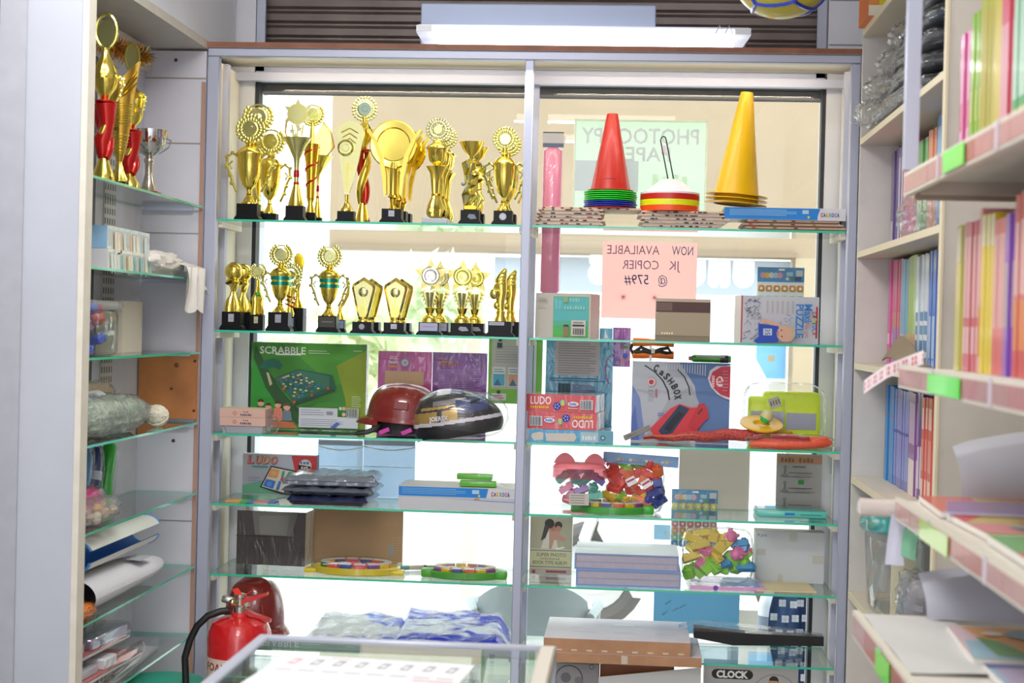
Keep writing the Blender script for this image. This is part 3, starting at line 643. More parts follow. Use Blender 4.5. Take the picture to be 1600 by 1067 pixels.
magazine('green and red magazine nearest the price rail, lower rack shelf', .535, .745, 2.09, 2.385, zc, .012, -.02, '#5ab04a', [('p', RC(0, 0, .5, .35), '#e0503c'), ('p', RC(.5, .0, 1, .3), '#d8b83a'), ('o', (.5, .65, .2), '#7ac86a'), ('p', [(.6, .5), (.95, .6), (.9, .95), (.7, .9)], '#68a890'), ('o', (.8, .35, .12), '#e8843a')])
magazine('pink and grey magazine at the back far corner, lower rack shelf', .76, .965, 2.66, 2.955, zc, .012, .03, '#b8a8a0', [('p', RC(.05, .05, .5, .95), '#c8b070'), ('p', RC(.5, .5, .98, .95), '#a89ab0'), ('o', (.4, .5, .15), '#d89a4a')])
magazine('magenta magazine behind the yellow one, lower rack shelf', .765, .97, 2.36, 2.645, zc, .012, -.03, '#c86a90', [('p', RC(.05, .05, .95, .4), '#b89a9a'), ('o', (.5, .6, .2), '#d8a0b0')])
magazine('teal and maroon magazine at the near back, lower rack shelf', .765, .97, 2.05, 2.345, zc, .012, .02, '#7ab098', [('p', RC(.05, .5, .95, .95), '#a86a60'), ('o', (.5, .3, .15), '#d8c878')])
zd = .9785
magazine('orange and green magazine lying on the lowest rack shelf', .56, .775, 2.52, 2.80, zd, .012, -.05, '#e8a020', [('p', [(0, .0), (.35, .0), (.1, .98), (0, .98)], '#e8c8d0'), ('p', [(.0, .0), (.5, .0), (.22, .5), (.05, .55)], '#9ac8dc'), ('p', [(.2, .1), (.5, .0), (.3, .55), (.15, .65)], '#4a9a3a'), ('o', (.62, .75, .22), '#7a949c'), ('p', RC(.55, .5, .98, .75), '#b8c8d4'), ('o', (.3, .75, .08), '#f0e8d8')])
magazine('green and brown magazine at right of the lowest rack shelf', .79, 1.0, 2.50, 2.80, zd, .012, .02, '#8aa82a', [('o', (.4, .5, .25), '#8a6a4a'), ('p', RC(.05, .7, .95, .95), '#b8b0a8'), ('o', (.7, .4, .16), '#c89a6a'), ('p', RC(.6, .75, .9, .9), '#b06a68')])
magazine('pale blue magazine nearest the camera on the lowest rack shelf', .56, .80, 2.18, 2.49, zd, .012, 0, '#a8c8e0', [('p', RC(.05, .1, .95, .9), '#c0b0d8'), ('p', RC(.0, .9, 1, 1), '#5060a8')])
b = MB(); b.box(.53, 1.0, 2.648, 2.652, 0, .022, glassy('acrylic', '#e4dcf0', 1.45, .05, .45, '#cdc4e0')); b.box(.53, 1.0, 2.64, 2.66, 0, .003, M('#c8c0dc', .3)); solo(b, 'shelf_divider', 'lilac clear divider strip across the lower rack shelf', 'divider', (0, 0, zc+.0125))
def curl(x0, x1, y, z0, h, bow):
    return lambda u, v: (lerp(x0, x1, u), y+.10*v*v-.02*math.sin(u*PI), z0+h*v*(.55+.45*u**.7)+bow*math.sin(v*PI)*.3)
b = MB(); b.sheet(curl(.62, 1.0, 2.965, 1.2, .16, .02), 14, 8, M('#b9bac2', .6), .0012); solo(b, 'paper_sheet', 'large grey-white sheet of paper curling up behind the magazines, lower rack shelf', 'paper')
b = MB(); b.sheet(curl(.55, .98, 2.90, .985, .12, .02), 14, 8, M('#b4b4c0', .6), .0012); solo(b, 'paper_sheet', 'pale paper sheet curling up at the back of the lowest rack shelf', 'paper')
b = MB(); b.sheet(lambda u, v: (lerp(.44, .60, u), lerp(2.45, 2.93, v), zd+.0015+.004*math.sin(v*5+u*2)**2), 8, 10, M('#c9c8c6', .7), .0012); solo(b, 'paper_sheet', 'blank white paper lying at the front of the lowest rack shelf', 'paper')

# ---- things in and on the bookcase
from mathutils import noise as NZ
FILM = glassy('plastic_film', '#fafafa', 1.4, .07, .035, '#f6f6f8', .5, 40); FILMG = glassy('milky_film', '#f0f2f2', 1.4, .15, .25, '#e8ebec', .6, 30)
CLEARP = glassy('clear_plastic', '#f8fafa', 1.4, .04, .03, '#f0f4f6', .1, 15)
def crumple(b, c, sx, sy, sz, mat, amp=.12, fq=3, seed=0, n=36, p=3.0, flat=True, pleat=0):
    """a stuffed soft shape: rounded block with folds"""
    vs = []; m = n//2
    for i in range(m+1):
        th = PI*i/m
        for j in range(n):
            ph = 2*PI*j/n
            d = Vector((math.sin(th)*math.cos(ph), math.sin(th)*math.sin(ph), -math.cos(th)))
            k = (abs(d.x)**p+abs(d.y)**p+abs(d.z)**p)**(-1/p); q = d*k
            f = 1+amp*NZ.fractal(q*fq+Vector((seed*7.3, seed*3.1, 0)), 1.0, 2.0, 3)+pleat*math.sin(ph*9+seed)
            v = Vector((q.x*sx*f, q.y*sy*f, q.z*sz*f))
            if flat and v.z < -sz*.98: v.z = -sz*.98
            vs.append((c[0]+v.x, c[1]+v.y, c[2]+v.z))
    fs = [(i*n+j, i*n+(j+1) % n, (i+1)*n+(j+1) % n, (i+1)*n+j) for i in range(m) for j in range(n)]
    b.add(vs, fs, mat, True)
def bagged(name, label, cat, c, half, hx, group=None, film=FILM, seed=1, amp=.08, pleat=0, rz=0, tail=None):
    """a folded fabric bundle in a clear bag"""
    t = thing(name, label, cat, c, rz, group); b = MB()
    crumple(b, (0, 0, half[2]), half[0]*.92, half[1]*.92, half[2]*.92, M(hx, .6, bump=.3, scale=30), amp, 4, seed, 40, 4, True, pleat); b.build('fabric', t)
    b = MB(); crumple(b, (0, 0, half[2]*1.01), half[0], half[1], half[2]*1.01, film, amp*1.3, 5, seed+3, 44, 4); b.build('bag', t); return t
zz = 2.0905
for i, (hx, hh, nm) in enumerate((('#5a5c66', .028, 'grey'), ('#3c4048', .026, 'dark grey'), ('#4a4c54', .028, 'charcoal'), ('#38404e', .026, 'slate'), ('#23283c', .028, 'navy'))):
    gt = bagged('bagged_garment', '%s garment folded in clear plastic, %s from the bottom of the bookcase stack' % (nm, ORD[i]), 'garment', (.79+.008*i, 4.27-.02*i, zz), (.125-.006*i, .43-.04*i, hh), hx, 'garments in clear bags', seed=i+2, amp=.07)
    if i < 4: b = MB(); crumple(b, (-.115+.01*i, .30-.06*i, .044), .05, .13-.015*i, .034, FILM, .3, 4, 130+i, 34, 2.2, False); b.build('bag_end', gt)
    zz += hh*2*1.02+.005
b = MB(); a = atX(1384, 30, .67); 
t = thing('carton', 'orange carton with a yellow side on top of the bookcase corner', 'carton', (.69, 4.60, 2.4205))
b = MB(); b.box(-.03, .2, 0, .2, 0, .12, M('#d88a3a', .5), None, M('#d8722e', .5)); b.rect(.0, .12, .03, .115, -.0004, M('#d8c020', .5)); b.rect(-.03, .2, 0, .03, -.0006, M('#e4dcc8', .5)); b.disc(-.012, .08, .014, -.0008, M('#7a2a1a')); b.build('box', t)
# bag lying in front of the blue books
b = MB(); crumple(b, (0, 0, .055), 0.042, .28, .055, FILM, .2, 4, 9, 40, 2.4); solo(b, 'plastic_bag', 'empty crumpled clear bag lying before the blue books, bookcase', 'bag', (.71, 3.92, 1.749))
b = MB(); crumple(b, (0, 0, .03), .03, .06, .03, FILM, .3, 5, 4, 30, 2.2); solo(b, 'plastic_scrap', 'small crumpled plastic scrap hanging on the edge of bookcase shelf', 'plastic scrap', (.705, 3.95, 2.0905)) if False else None
a = atX(1385, 520, .74); 
b = MB(); b.X = Matrix.Rotation(.7, 4, 'X'); b.box(-.015, .02, -.2, .0, 0, .006, M('#8c7c66', .8), None, M('#6a5c4a', .8)); solo(b, 'cardboard_scrap', 'bent brown cardboard scrap leaning before the pink books, bookcase', 'cardboard', (.722, 4.42, 1.555)) if False else None
b = MB(); b.sheet(lambda u, v: (.70+.045*v, lerp(4.45, 3.95, u), 1.428+.07*(1-u)*v+.012*math.sin(u*6)), 10, 4, M('#8c7c66', .8), .004); solo(b, 'cardboard_scrap', 'bent brown cardboard scrap lying before the pink books in the bookcase', 'cardboard')
# red and white tape hanging at the far end of the middle rail
p0, p1, p2 = at(1443, 558, 2.99), at(1385, 580, 3.02), at(1350, 605, 3.10)
def tape(u, v):
    q = p0.lerp(p1, u*2) if u < .5 else p1.lerp(p2, u*2-1); return (q.x, q.y+.004*math.sin(u*9), q.z+(.5-v)*.026)
b = MB(); b.sheet(tape, 24, 4, M('#ecdfe2', .5), .0006)
for i in range(24):
    u0 = i/24+.006; u1 = u0+.022*(1 if i % 4 else .5); o = Vector((0, -.0012, 0))
    for v0, v1 in ((.2, .45), (.55, .8)):
        if (i*7+int(v0*10)) % 3: b.quad(*[tuple(Vector(tape(*q))+o) for q in ((u0, v0), (u1, v0), (u1, v1), (u0, v1))], M('#d85a6c', .5))
tp = solo(b, 'paper_tape', 'white tape printed in red hanging from the middle price rail end', 'tape')
# lower cells
cz = .7165
t = thing('storage_tub', 'clear plastic tub with a teal lid in the lower bookcase cell', 'tub', (.785, 4.50, cz))
b = MB(); b.lathe([(.085, .002), (.095, .02), (.105, .2), (.105, .215)], CLEARP, 32, sy=2.4, caps=False); b.box(-.06, .06, -.16, .16, .001, .004, CLEARP); b.build('tub_body', t)
b = MB(); b.X = Matrix.Translation((0, 0, .02)) @ Matrix.Rotation(-.07, 4, 'X'); b.lathe([(.112, .205), (.118, .215), (.116, .255), (.095, .268)], M('#1aa09c', .2, coat=.8), 36, sy=2.4); b.build('lid', t)
b = MB(); b.box(-.05, .02, -.1, -.09, .01, .17, M('#f0e6c8', .6)); b.build('insert_card', t)
bagged('stuffed_bag', 'grey stuffed clear bag beside the teal-lidded tub in the bookcase', 'bag', (.76, 4.02, cz), (.065, .13, .09), '#8e8c94', seed=6, amp=.15)
for k, (y, hx, h2, nm) in enumerate(((3.72, '#24407c', .24, 'dark blue'), (3.68, '#c08a4a', .15, 'tan'))):
    book('%s box file standing at the divider in the lower bookcase cell' % nm, .74, y, .035, cz, h2, .2, hx, [(.0, .3, '#e0d4d0'), (.1, .2, '#c83a4a', 1)], name='box_file', cat='box file')
# film roll, paper strip and teal note hanging at the far end of the lower rail
a, c = at(1340, 792, 3.0), at(1398, 792, 3.0)
b = MB(); b.X = Matrix.Translation((a.x, 3.0, a.z)) @ Matrix.Rotation(PI/2, 4, 'Y'); b.lathe([(.008, 0), (.018, .004), (.017, .03), (.018, c.x-a.x+.008)], M('#d2c6c0', .3, wrap=.4), 14); solo(b, 'film_roll', 'rolled clear film sticking out from the lower price rail', 'film roll')
for nm, lb, ct, q, hx, Y in (('paper_strip', 'blank white paper strip hanging from the lower price rail end', 'paper', [(1393, 803), (1416, 805), (1412, 884), (1383, 882)], '#d4d2e4', 2.985), ('sticky_note', 'teal green note hanging beside the white paper strip, lower rail', 'note', [(1412, 826), (1437, 824), (1430, 877), (1408, 868)], '#8fcfaa', 2.972)):
    b = MB(); P4 = [at(u, v, Y) for u, v in q]; b.sheet(lambda u, v: tuple(P4[0].lerp(P4[1], u).lerp(P4[3].lerp(P4[2], u), v)+Vector((0, .008*math.sin(v*3)*(1 if u < .5 else .6), 0))), 6, 8, M(hx, .7), .0008)
    solo(b, nm, lb, ct)
# ------------------------------------------------------------------ trophies
GOLD = M('#f4dc6a', .17, 1); GDEEP = M('#e6bf44', .2, 1); GPALE = M('#dedc9c', .22, 1); GLEAF = M('#e6de80', .2, 1); BLK = M('#0c0d11', .38); BLK.node_tree.nodes['Principled BSDF'].inputs['Specular IOR Level'].default_value = .22; REDM = M('#b41410', .25, .45, coat=.3)
TEALM = M('#0f9a90', .2, .8); SILV = M('#d6d6da', .12, 1); STK = M('#b9bcc8', .5); STK2 = M('#cfd2da', .5)
def PX(Y): return Y/F_PX
def place(label, u, Y, z, vtop, group=None, cat='trophy', zbase=None):
    x = at(u, vtop, Y).x; H = at(u, vtop, Y).z-z
    return thing('trophy', label, cat, (x, Y, z), 0, group), H
def tbase(t, w, h, plaque=None, d=None, mat=None, flange=True):
    b = MB(); d = d or w*.8; m = mat or BLK
    if flange:
        b.prism([(-w*.62, 0), (w*.62, 0), (w*.62, h*.10), (w*.53, h*.26), (w*.5, h*.28), (w*.5, h), (-w*.5, h), (-w*.5, h*.28), (-w*.53, h*.26), (-w*.62, h*.10)], -d/2, d/2, m)
    else: b.bbox(-w*.5, w*.5, -d/2, d/2, 0, h, m, min(.002, h*.1), 1)
    o = b.build('base', t)
    if plaque:
        kind, hx = plaque; c = MB(); y = -d/2-.0006
        if kind == 'o': c.disc(0, h*.58, h*.25, y, M(hx, .5)); c.disc(0, h*.58, h*.19, y-.0002, M('#9aa2ae', .5)); c.disc(0, h*.58, h*.17, y-.0004, M(hx, .5))
        elif kind == 's': c.rect(-w*.15, w*.15, h*.45, h*.88, y, M(hx, .5)); c.rect(-w*.10, w*.10, h*.60, h*.64, y-.0002, M('#8a90a0', .5))
        elif kind == 'w': c.rect(-w*.44, w*.44, h*.32, h*.94, y, M(hx, .5)); c.rect(-w*.30, w*.30, h*.62, h*.66, y-.0002, M('#7a82a0', .5))
        elif kind == 't': c.rect(-w*.46, w*.20, h*.74, h*.96, y, M(hx, .5)); c.rect(-w*.38, w*.1, h*.83, h*.86, y-.0002, M('#7a82a0', .5))
        elif kind == 'l': c.add([(w*q, y, h*r) for q, r in ((-.05, .72), (.25, .70), (.38, .40), (.05, .35), (-.12, .5))], [(0, 1, 2, 3, 4)], M(hx, .5))
        c.build('sticker', o)
    return h
def leaf(b, c, ang, L, W, mat, t=.35):
    b2 = b.X; b.X = b2 @ Matrix.Translation(c) @ Matrix.Rotation(-ang, 4, 'Y')
    b.lathe([(1e-4, -L/2), (W*.5, -L*.2), (W*.45, L*.15), (1e-4, L/2)], mat, 6, sy=t); b.X = b2
def wreath(t, cx, cz, R, y=0, rings=2, gap=0, mat=None, disc=None, face=None, nm='wreath'):
    b = MB(); mat = mat or GLEAF; n = 22
    for k in range(n):
        a = 2*PI*(k+.5)/n
        if gap and abs(((a-PI/2+PI) % (2*PI))-PI) < gap: continue
        for q in range(rings):
            rr = R*(.90-.24*q); sgn = 1 if math.cos(a) > 0 else -1
            leaf(b, (cx+rr*math.cos(a), y-.002*q, cz+rr*math.sin(a)), PI/2-a-sgn*(.9-.5*q), R*.36, R*.24, mat)
    b.tube([(cx+R*.78*math.cos(2*PI*k/24), y+.002, cz+R*.78*math.sin(2*PI*k/24)) for k in range(24)], R*.06, mat, 6, True)
    o = b.build(nm, t)
    c = MB(); c.X = Matrix.Translation((cx, y, cz)) @ Matrix.Rotation(PI/2, 4, 'X'); r = R*(disc or .55)
    c.lathe([(r*.98, -.004), (r, 0), (r*.97, .004), (r*.84, .005), (r*.82, .003)], mat, 24); c.lathe([(r*.82, 0), (r*.815, .0035)], face or GPALE, 24)
    c.lathe([(r*.4, .0034), (r*.36, .0044)], face or GPALE, 16); c.build('medal', o)
    return o
def scroll(t, sx, x, z, w, h, r, mat=None, beads=True):
    """ornate cup handle"""
    b = MB(); mat = mat or GLEAF
    pts = [(x, z), (x+w*.45, z+h*.12), (x+w*.95, z+h*.02), (x+w, z-h*.25), (x+w*.62, z-h*.5), (x+w*.45, z-h*.72), (x+w*.1, z-h*.95)]
    b.tube([(sx*p, 0, q) for p, q in pts], r, mat, 6)
    if beads:
        for p, q in pts[1:-1]: b.ball((sx*(p+r*.8), 0, q), r*1.5, mat, 8)
        b.tube([(sx*(x+w*.5), 0, z-h*.1), (sx*(x+w*.8), 0, z-h*.2), (sx*(x+w*.55), 0, z-h*.32)], r*.7, mat, 6)
    b.build('handle', t)
def lat(t, nm, prof, mat, n=28, **k):
    b = MB(); b.lathe(prof, mat, n, **k); return b.build(nm, t)

def cup(label, u, Y, z, vtop, bw, bh, bowl, handles=True, stripe=False, plaque=None, wr=.135, gap=0, lid=True, group=None, fluted=False, mat=None):
    t, H = place(label, u, Y, z, vtop, group); s = PX(Y); bw *= s; bh *= s; R = bowl*s; g = mat or GOLD
    tbase(t, bw, bh, plaque); hh = H-bh; zw = H-wr*H if wr else H
    z1 = bh+hh*.16; z2 = bh+hh*(.58 if wr else .98)
    lat(t, 'stem', [(bw*.36, bh), (bw*.36, bh+.004), (bw*.30, bh+hh*.03), (bw*.2, bh+hh*.07), (bw*.12, bh+hh*.10), (bw*.16, bh+hh*.115), (bw*.11, bh+hh*.13), (bw*.13, z1)], g, flute=.06 if fluted else 0, nf=12)
    o = lat(t, 'cup', [(R*.22, z1), (R*.55, lerp(z1, z2, .12)), (R*.82, lerp(z1, z2, .35)), (R*.95, lerp(z1, z2, .62)), (R*.97, lerp(z1, z2, .86)), (R*1.08, lerp(z1, z2, .93)), (R*1.08, lerp(z1, z2, .96)), (R*.98, z2), (R*.9, z2-.002)], g, 32)
    if stripe:
        for q in (.60, .78):
            za = lerp(z1, z2, q); lat(o, 'band', [(R*1.0, za-.0055), (R*1.035, za-.005), (R*1.035, za+.005), (R*1.0, za+.0055)], TEALM, 32)
    if wr:
        if lid: lat(t, 'lid', [(R*.97, z2), (R*.8, z2+hh*.035), (R*.45, z2+hh*.06), (R*.3, z2+hh*.075), (R*.38, z2+hh*.09), (R*.2, z2+hh*.11), (R*.22, zw-wr*H*.75)], g, 28)
        wreath(t, 0, zw, wr*H, gap=gap)
    if handles:
        for sx in (-1, 1): scroll(t, sx, R*.9, lerp(z1, z2, .85), R*.95, (z2-z1)*.95, R*.12)
    return t
def row(t, n, dy, labels, dx=0):
    """further identical trophies standing behind the first"""
    for i in range(n): dup(t, (dx*(i+1), dy*(i+1), 0), labels[i])
ZT, ZB = SZ[0]+.0003, SZ[1]+.0003

# -- top row
cup('ornate gold two-handled cup with a round medallion, leftmost of the top row', 392, 5.08, ZT, 178, 33, 26, 20, plaque=None, wr=.14)
def striped(label, u, Y, vtop, bw, bh, R, wrc=.13, gap=0, z=ZT, group=None):
    t, H = place(label, u, Y, z, vtop, group); s = PX(Y); bw *= s; bh *= s; R *= s; tbase(t, bw, bh, flange=False); zw = H-wrc*H; hh = H-bh
    zt = bh+hh*.62
    lat(t, 'foot', [(bw*.42, bh), (bw*.42, bh+.005), (bw*.25, bh+hh*.08), (R*.55, bh+hh*.13)], GOLD)
    o = lat(t, 'column', [(R*.55, bh+hh*.13), (R*.62, bh+hh*.3), (R*.8, bh+hh*.45), (R*1.1, zt), (R*1.0, zt-.002)], GDEEP, 24)
    for k in range(3):
        b = MB(); zc = bh+hh*(.24+.14*k); rr = R*(.60+.16*k)
        b.tube([(rr*math.cos(q*PI/10-PI*1.05), rr*math.sin(q*PI/10-PI*1.05), zc+hh*.09*q/12) for q in range(13)], .0035, REDM, 6, flat=1.3); b.build('stripe', o)
    lat(t, 'neck', [(R*.5, zt-.004), (R*.35, zt+hh*.06), (R*.2, zw-wrc*H*.6)], GOLD)
    b = wreath(t, 0, zw, wrc*H, gap=.75, rings=2, disc=.62); return t
striped('tall gold cone trophy with red stripes and laurel disc behind the leftmost ornate cup', 404, 5.245, 158, 26, 20, 11)
cup('small gold two-handled cup low behind the leftmost ornate cup', 424, 5.20, ZT, 198, 26, 15, 17, wr=.15, gap=.6)
def trumpet(label, u, Y, vtop, bw, bh, R, star=True, z=ZT):
    t, H = place(label, u, Y, z, vtop); s = PX(Y); bw *= s; bh *= s; R *= s; tbase(t, bw, bh); hh = H-bh; f = lambda q: bh+hh*q
    lat(t, 'foot', [(bw*.44, f(0)), (bw*.44, f(.02)), (bw*.34, f(.08)), (bw*.22, f(.16)), (bw*.16, f(.20))], GOLD)
    o = lat(t, 'trumpet_cup', [(bw*.14, f(.20)), (bw*.13, f(.34)), (bw*.18, f(.44)), (R*.62, f(.56)), (R, f(.635)), (R*.97, f(.64)), (R*.5, f(.57))], GPALE if star else GOLD, 32, caps=False)
    for q0, q1 in ((.20, .225), (.27, .335)):
        lat(o, 'red_band', [(bw*.145, f(q0)), (bw*.17, f(q0)+.001), (bw*.155, f(q1)), (bw*.13, f(q1))], REDM, 24)
    if star:
        zc = f(.86); b = MB(); Rs = hh*.145; y = -.004
        b.prism([(Rs*(1 if k % 2 == 0 else .52)*math.sin(k*PI/6), zc+Rs*(1 if k % 2 == 0 else .52)*math.cos(k*PI/6)) for k in range(12)], y, y+.006, GPALE)
        w_ = b.build('star', t); c = MB(); rg = Rs*.72
        c.prism([(rg*(1 if k % 2 else .9)*math.cos(k*PI/24), zc+rg*(1 if k % 2 else .9)*math.sin(k*PI/24)) for k in range(48)], y-.004, y, GPALE); c.disc(0, zc, rg*.78, y-.0045, GLEAF, 24); c.disc(0, zc, rg*.6, y-.005, GPALE, 24); c.build('medal', w_)
        b = MB()
        for k, (sx, sz) in enumerate(((-.35, .70), (.15, .72), (-.1, .66))):
            b.prism([(R*sx+.012*(1 if q % 2 == 0 else .45)*math.sin(q*PI/5), f(sz)+.012*(1 if q % 2 == 0 else .45)*math.cos(q*PI/5)) for q in range(10)], -.006, -.003, GPALE)
        for sx in (-.3, .0, .3): b.tube([(R*sx*.5, 0, f(.58)), (R*sx, .0, f(.66)), (R*sx*1.3, 0, f(.76))], .0025, GOLD, 6)
        b.build('small_stars', t)
        b = MB(); b.tube([(-R*.55, .002, f(.60)), (-R*.85, .002, f(.68)), (-R*.8, .002, f(.78)), (-R*.45, .002, f(.84))], [.004, .006, .006, .003], GDEEP, 8, flat=.5); b.build('crescent', t)
    else:
        b = MB(); zc = f(.80)
        b.prism([(-R*.55, f(.60)), (R*.3, f(.58)), (R*1.05, f(.74)), (R*.8, f(.90)), (R*.25, f(.99)), (-R*.3, f(.84))], 0, .005, glassy('amber_panel', '#f6ecc8', 1.45, .02, .35, '#ecd890')); p_ = b.build('panel', t)
        c = MB(); c.tube([(R*.3, .0, f(.58)), (R*1.08, .0, f(.74)), (R*.82, 0, f(.90)), (R*.25, 0, f(1.0))], .003, GOLD, 6); c.build('rim', p_)
    return t
trumpet('gold trumpet cup with a silvery star medal and red bands in the top row', 466, 5.07, 155, 28, 24, 23)
striped('gold cone trophy with red spiral stripes and laurel disc behind the star trumpet cup', 489, 5.20, 160, 17, 18, 12, .10)
trumpet('gold trumpet trophy with a clear amber panel, partly hidden right of the striped cone', 499, 5.26, 190, 15, 12, 23, False)
# shield
t, H = place('gold fan-shaped shield trophy with chevrons and a round medal, top row', 545, 5.07, ZT, 182); s = PX(5.07)
tbase(t, 26*s, 17*s); f = lambda v: (344-v)*s*1.0
lat(t, 'foot', [(.021, 17*s), (.021, 17*s+.006), (.012, 17*s+.02), (.007, 17*s+.035), (.008, 17*s+.055)], GOLD, flute=.06, nf=10)
P = [(-4, 298), (-8, 275), (-13, 240), (-19, 200), (-10, 188), (0, 183), (12, 185), (22, 192), (26, 202), (19, 240), (11, 275), (4, 298)]
b = MB(); b.prism([(x*s, f(v)) for x, v in P], -.005, .006, GPALE, GOLD); sh = b.build('shield', t)
b = MB()
for k in range(3): zc = f(196+8*k); b.tube([(-.022+.004*k, -.007, zc-.014), (.006, -.007, zc), (.034-.004*k, -.007, zc-.016)], .0022, GOLD, 6)
for k in range(12): zc = f(252+3.6*k); ww = .017-.0011*k; b.box(-ww*.2, ww*.6, -.0075, -.005, zc-.002, zc+.002, GOLD)
b.build('relief', sh)
b = MB(); b.X = Matrix.Translation((-3*s, -.006, f(227))) @ Matrix.Rotation(PI/2, 4, 'X'); b.lathe([(.027, 0), (.027, .004), (.023, .006), (.02, .004)], GLEAF, 24); b.lathe([(.02, .003), (.0195, .0045), (.012, .0046), (.011, .006)], GPALE, 24); b.build('medal', sh)
# red twist figure
def twist(label, x, Y, z, H, wr=True, wide=1.0, gk=.95):
    t = thing('trophy', label, 'trophy', (x, Y, z))
    lat(t, 'foot', [(.026*wide, 0), (.027*wide, .004), (.024*wide, .02), (.016*wide, H*.12), (.011*wide, H*.17)], GOLD)
    b = MB(); n = 18; P1 = []; P2 = []
    for k in range(n+1):
        q = k/n; a = q*PI*1.5-.6; r = .010*wide*(1+.3*q); zz = H*(.17+.40*q); P1.append((r*math.cos(a), r*math.sin(a), zz)); P2.append((-r*math.cos(a), -r*math.sin(a), zz))
    rad = [.010*wide*(.7+.75*math.sin(PI*(.15+.75*k/n))*(1+.35*k/n)) for k in range(n+1)]
    b.tube(P1, rad, REDM, 12); o = b.build('red_twist', t)
    if gk < .9:
        b = MB(); zz = [H*.15, H*.22, H*.30, H*.36, H*.43, H*.50, H*.56]; xx = [0, -.003, -.004, .003, .006, .004, .002]
        b.tube([(xx[q]*wide, 0, zz[q]) for q in range(7)], [r*wide for r in (.011, .016, .021, .017, .018, .023, .027)], REDM, 18); b.build('red_body', t)
    b = MB(); b.tube(P2, [r*gk for r in rad], GOLD, 12); b.build('gold_twist', t)
    b = MB(); b.lathe([(.0275*wide, .002), (.028*wide, .012), (.02*wide, H*.08), (.013*wide, H*.14)], REDM, 24, sx=1, sy=.8) if wr else None
    if wr: b.build('red_foot', t)
    lat(t, 'collar', [(.016*wide, H*.565), (.025*wide, H*.575), (.025*wide, H*.585), (.01*wide, H*.595)], REDM)
    lat(t, 'bowl', [(.008*wide, H*.58), (.012*wide, H*.62), (.026*wide, H*.68), (.030*wide, H*.745), (.026*wide, H*.75), (.02*wide, H*.77), (.008*wide, H*.80), (.008*wide, H*.84)], GOLD)
    return t
Y = 5.22; x = at(566, 343, Y).x; H = at(566, 150, Y).z-ZT
t = twist('red and gold twisted trophy with a high laurel disc behind the fan shield', x, Y, ZT, H); wreath(t, 0, H*.90, H*.10, mat=GPALE, disc=.6, face=M('#9ab0a0', .2, .9))
# round dish trophies
def dish(label):
    t, H = place(label, 617, 5.07, ZT, 184); s = PX(5.07); tbase(t, 31*s, 22*s, ('s', '#b4b4c4')); f = lambda v: (346-v)*s
    lat(t, 'foot', [(.016, f(324)), (.008, f(318)), (.012, f(308)), (.018, f(306)), (.014, f(302))], GDEEP)
    lat(t, 'column', [(.013, f(302)), (.013, f(262)), (.016, f(260)), (.010, f(250))], GOLD)
    b = MB(); b.X = Matrix.Translation((-1*s, 0, f(222))) @ Matrix.Rotation(PI/2, 4, 'X')
    b.lathe([(.045, -.012), (.077, -.004), (.079, .002), (.075, .006), (.056, .003), (.052, -.003), (.02, -.005), (.0005, -.005)], GOLD, 40); b.build('dish', t)
    for sx in (-1, 1):
        b = MB(); b.prism([(sx*p*s, f(v)) for p, v in ((10, 300), (14, 304), (17, 275), (24, 240), (34, 215), (44, 200), (40, 198), (28, 215), (17, 240), (11, 270))][::-sx], -.012, .014, GOLD); b.build('fin', t)
    return t
t = dish('gold trophy with a large round dish, frontmost of three in a line'); row(t, 2, .105, ['gold round dish trophy, middle of three in a line', 'gold round dish trophy, rearmost of three in a line'])
# fluted vases on clear plinths
def vase(label, wreath_r=.028):
    t, H = place(label, 685, 5.06, ZT, 180); s = PX(5.06); f = lambda v: (347-v)*s
    b = MB(); b.bbox(-.042, .042, -.032, .032, 0, .017, M('#b8bac4', .15, coat=.6), .002, 1); b.build('base', t)
    lat(t, 'vase', [(.013, f(339)), (.026, f(336)), (.030, f(328)), (.026, f(318)), (.018, f(308)), (.0145, f(302)), (.0145, f(300)), (.017, f(285)), (.021, f(268)), (.034, f(257)), (.030, f(257)), (.012, f(262))], GOLD, 36, flute=.08, nf=9, caps=False)
    lat(t, 'ring', [(.015, f(303.5)), (.0172, f(303)), (.0172, f(300)), (.015, f(299.5))], GDEEP)
    lat(t, 'upper_cup', [(.008, f(262)), (.012, f(254)), (.025, f(248)), (.030, f(236)), (.030, f(231)), (.036, f(229)), (.034, f(226)), (.018, f(221)), (.010, f(217)), (.008, f(214))], GOLD, 36, flute=.05, nf=14)
    b = MB(); 
    for k in range(9): b.ball((.027*math.cos(k*2*PI/9), .027*math.sin(k*2*PI/9), f(330)), .0055, GLEAF, 8)
    b.build('beads', t)
    wreath(t, 0, f(199), 18.5*s, mat=GPALE, disc=.45); return t
t = vase('fluted gold vase trophy with a leafy medallion, frontmost of three'); row(t, 2, .11, ['fluted gold vase trophy with medallion, middle of three', 'fluted gold vase trophy with medallion, rearmost of three'])
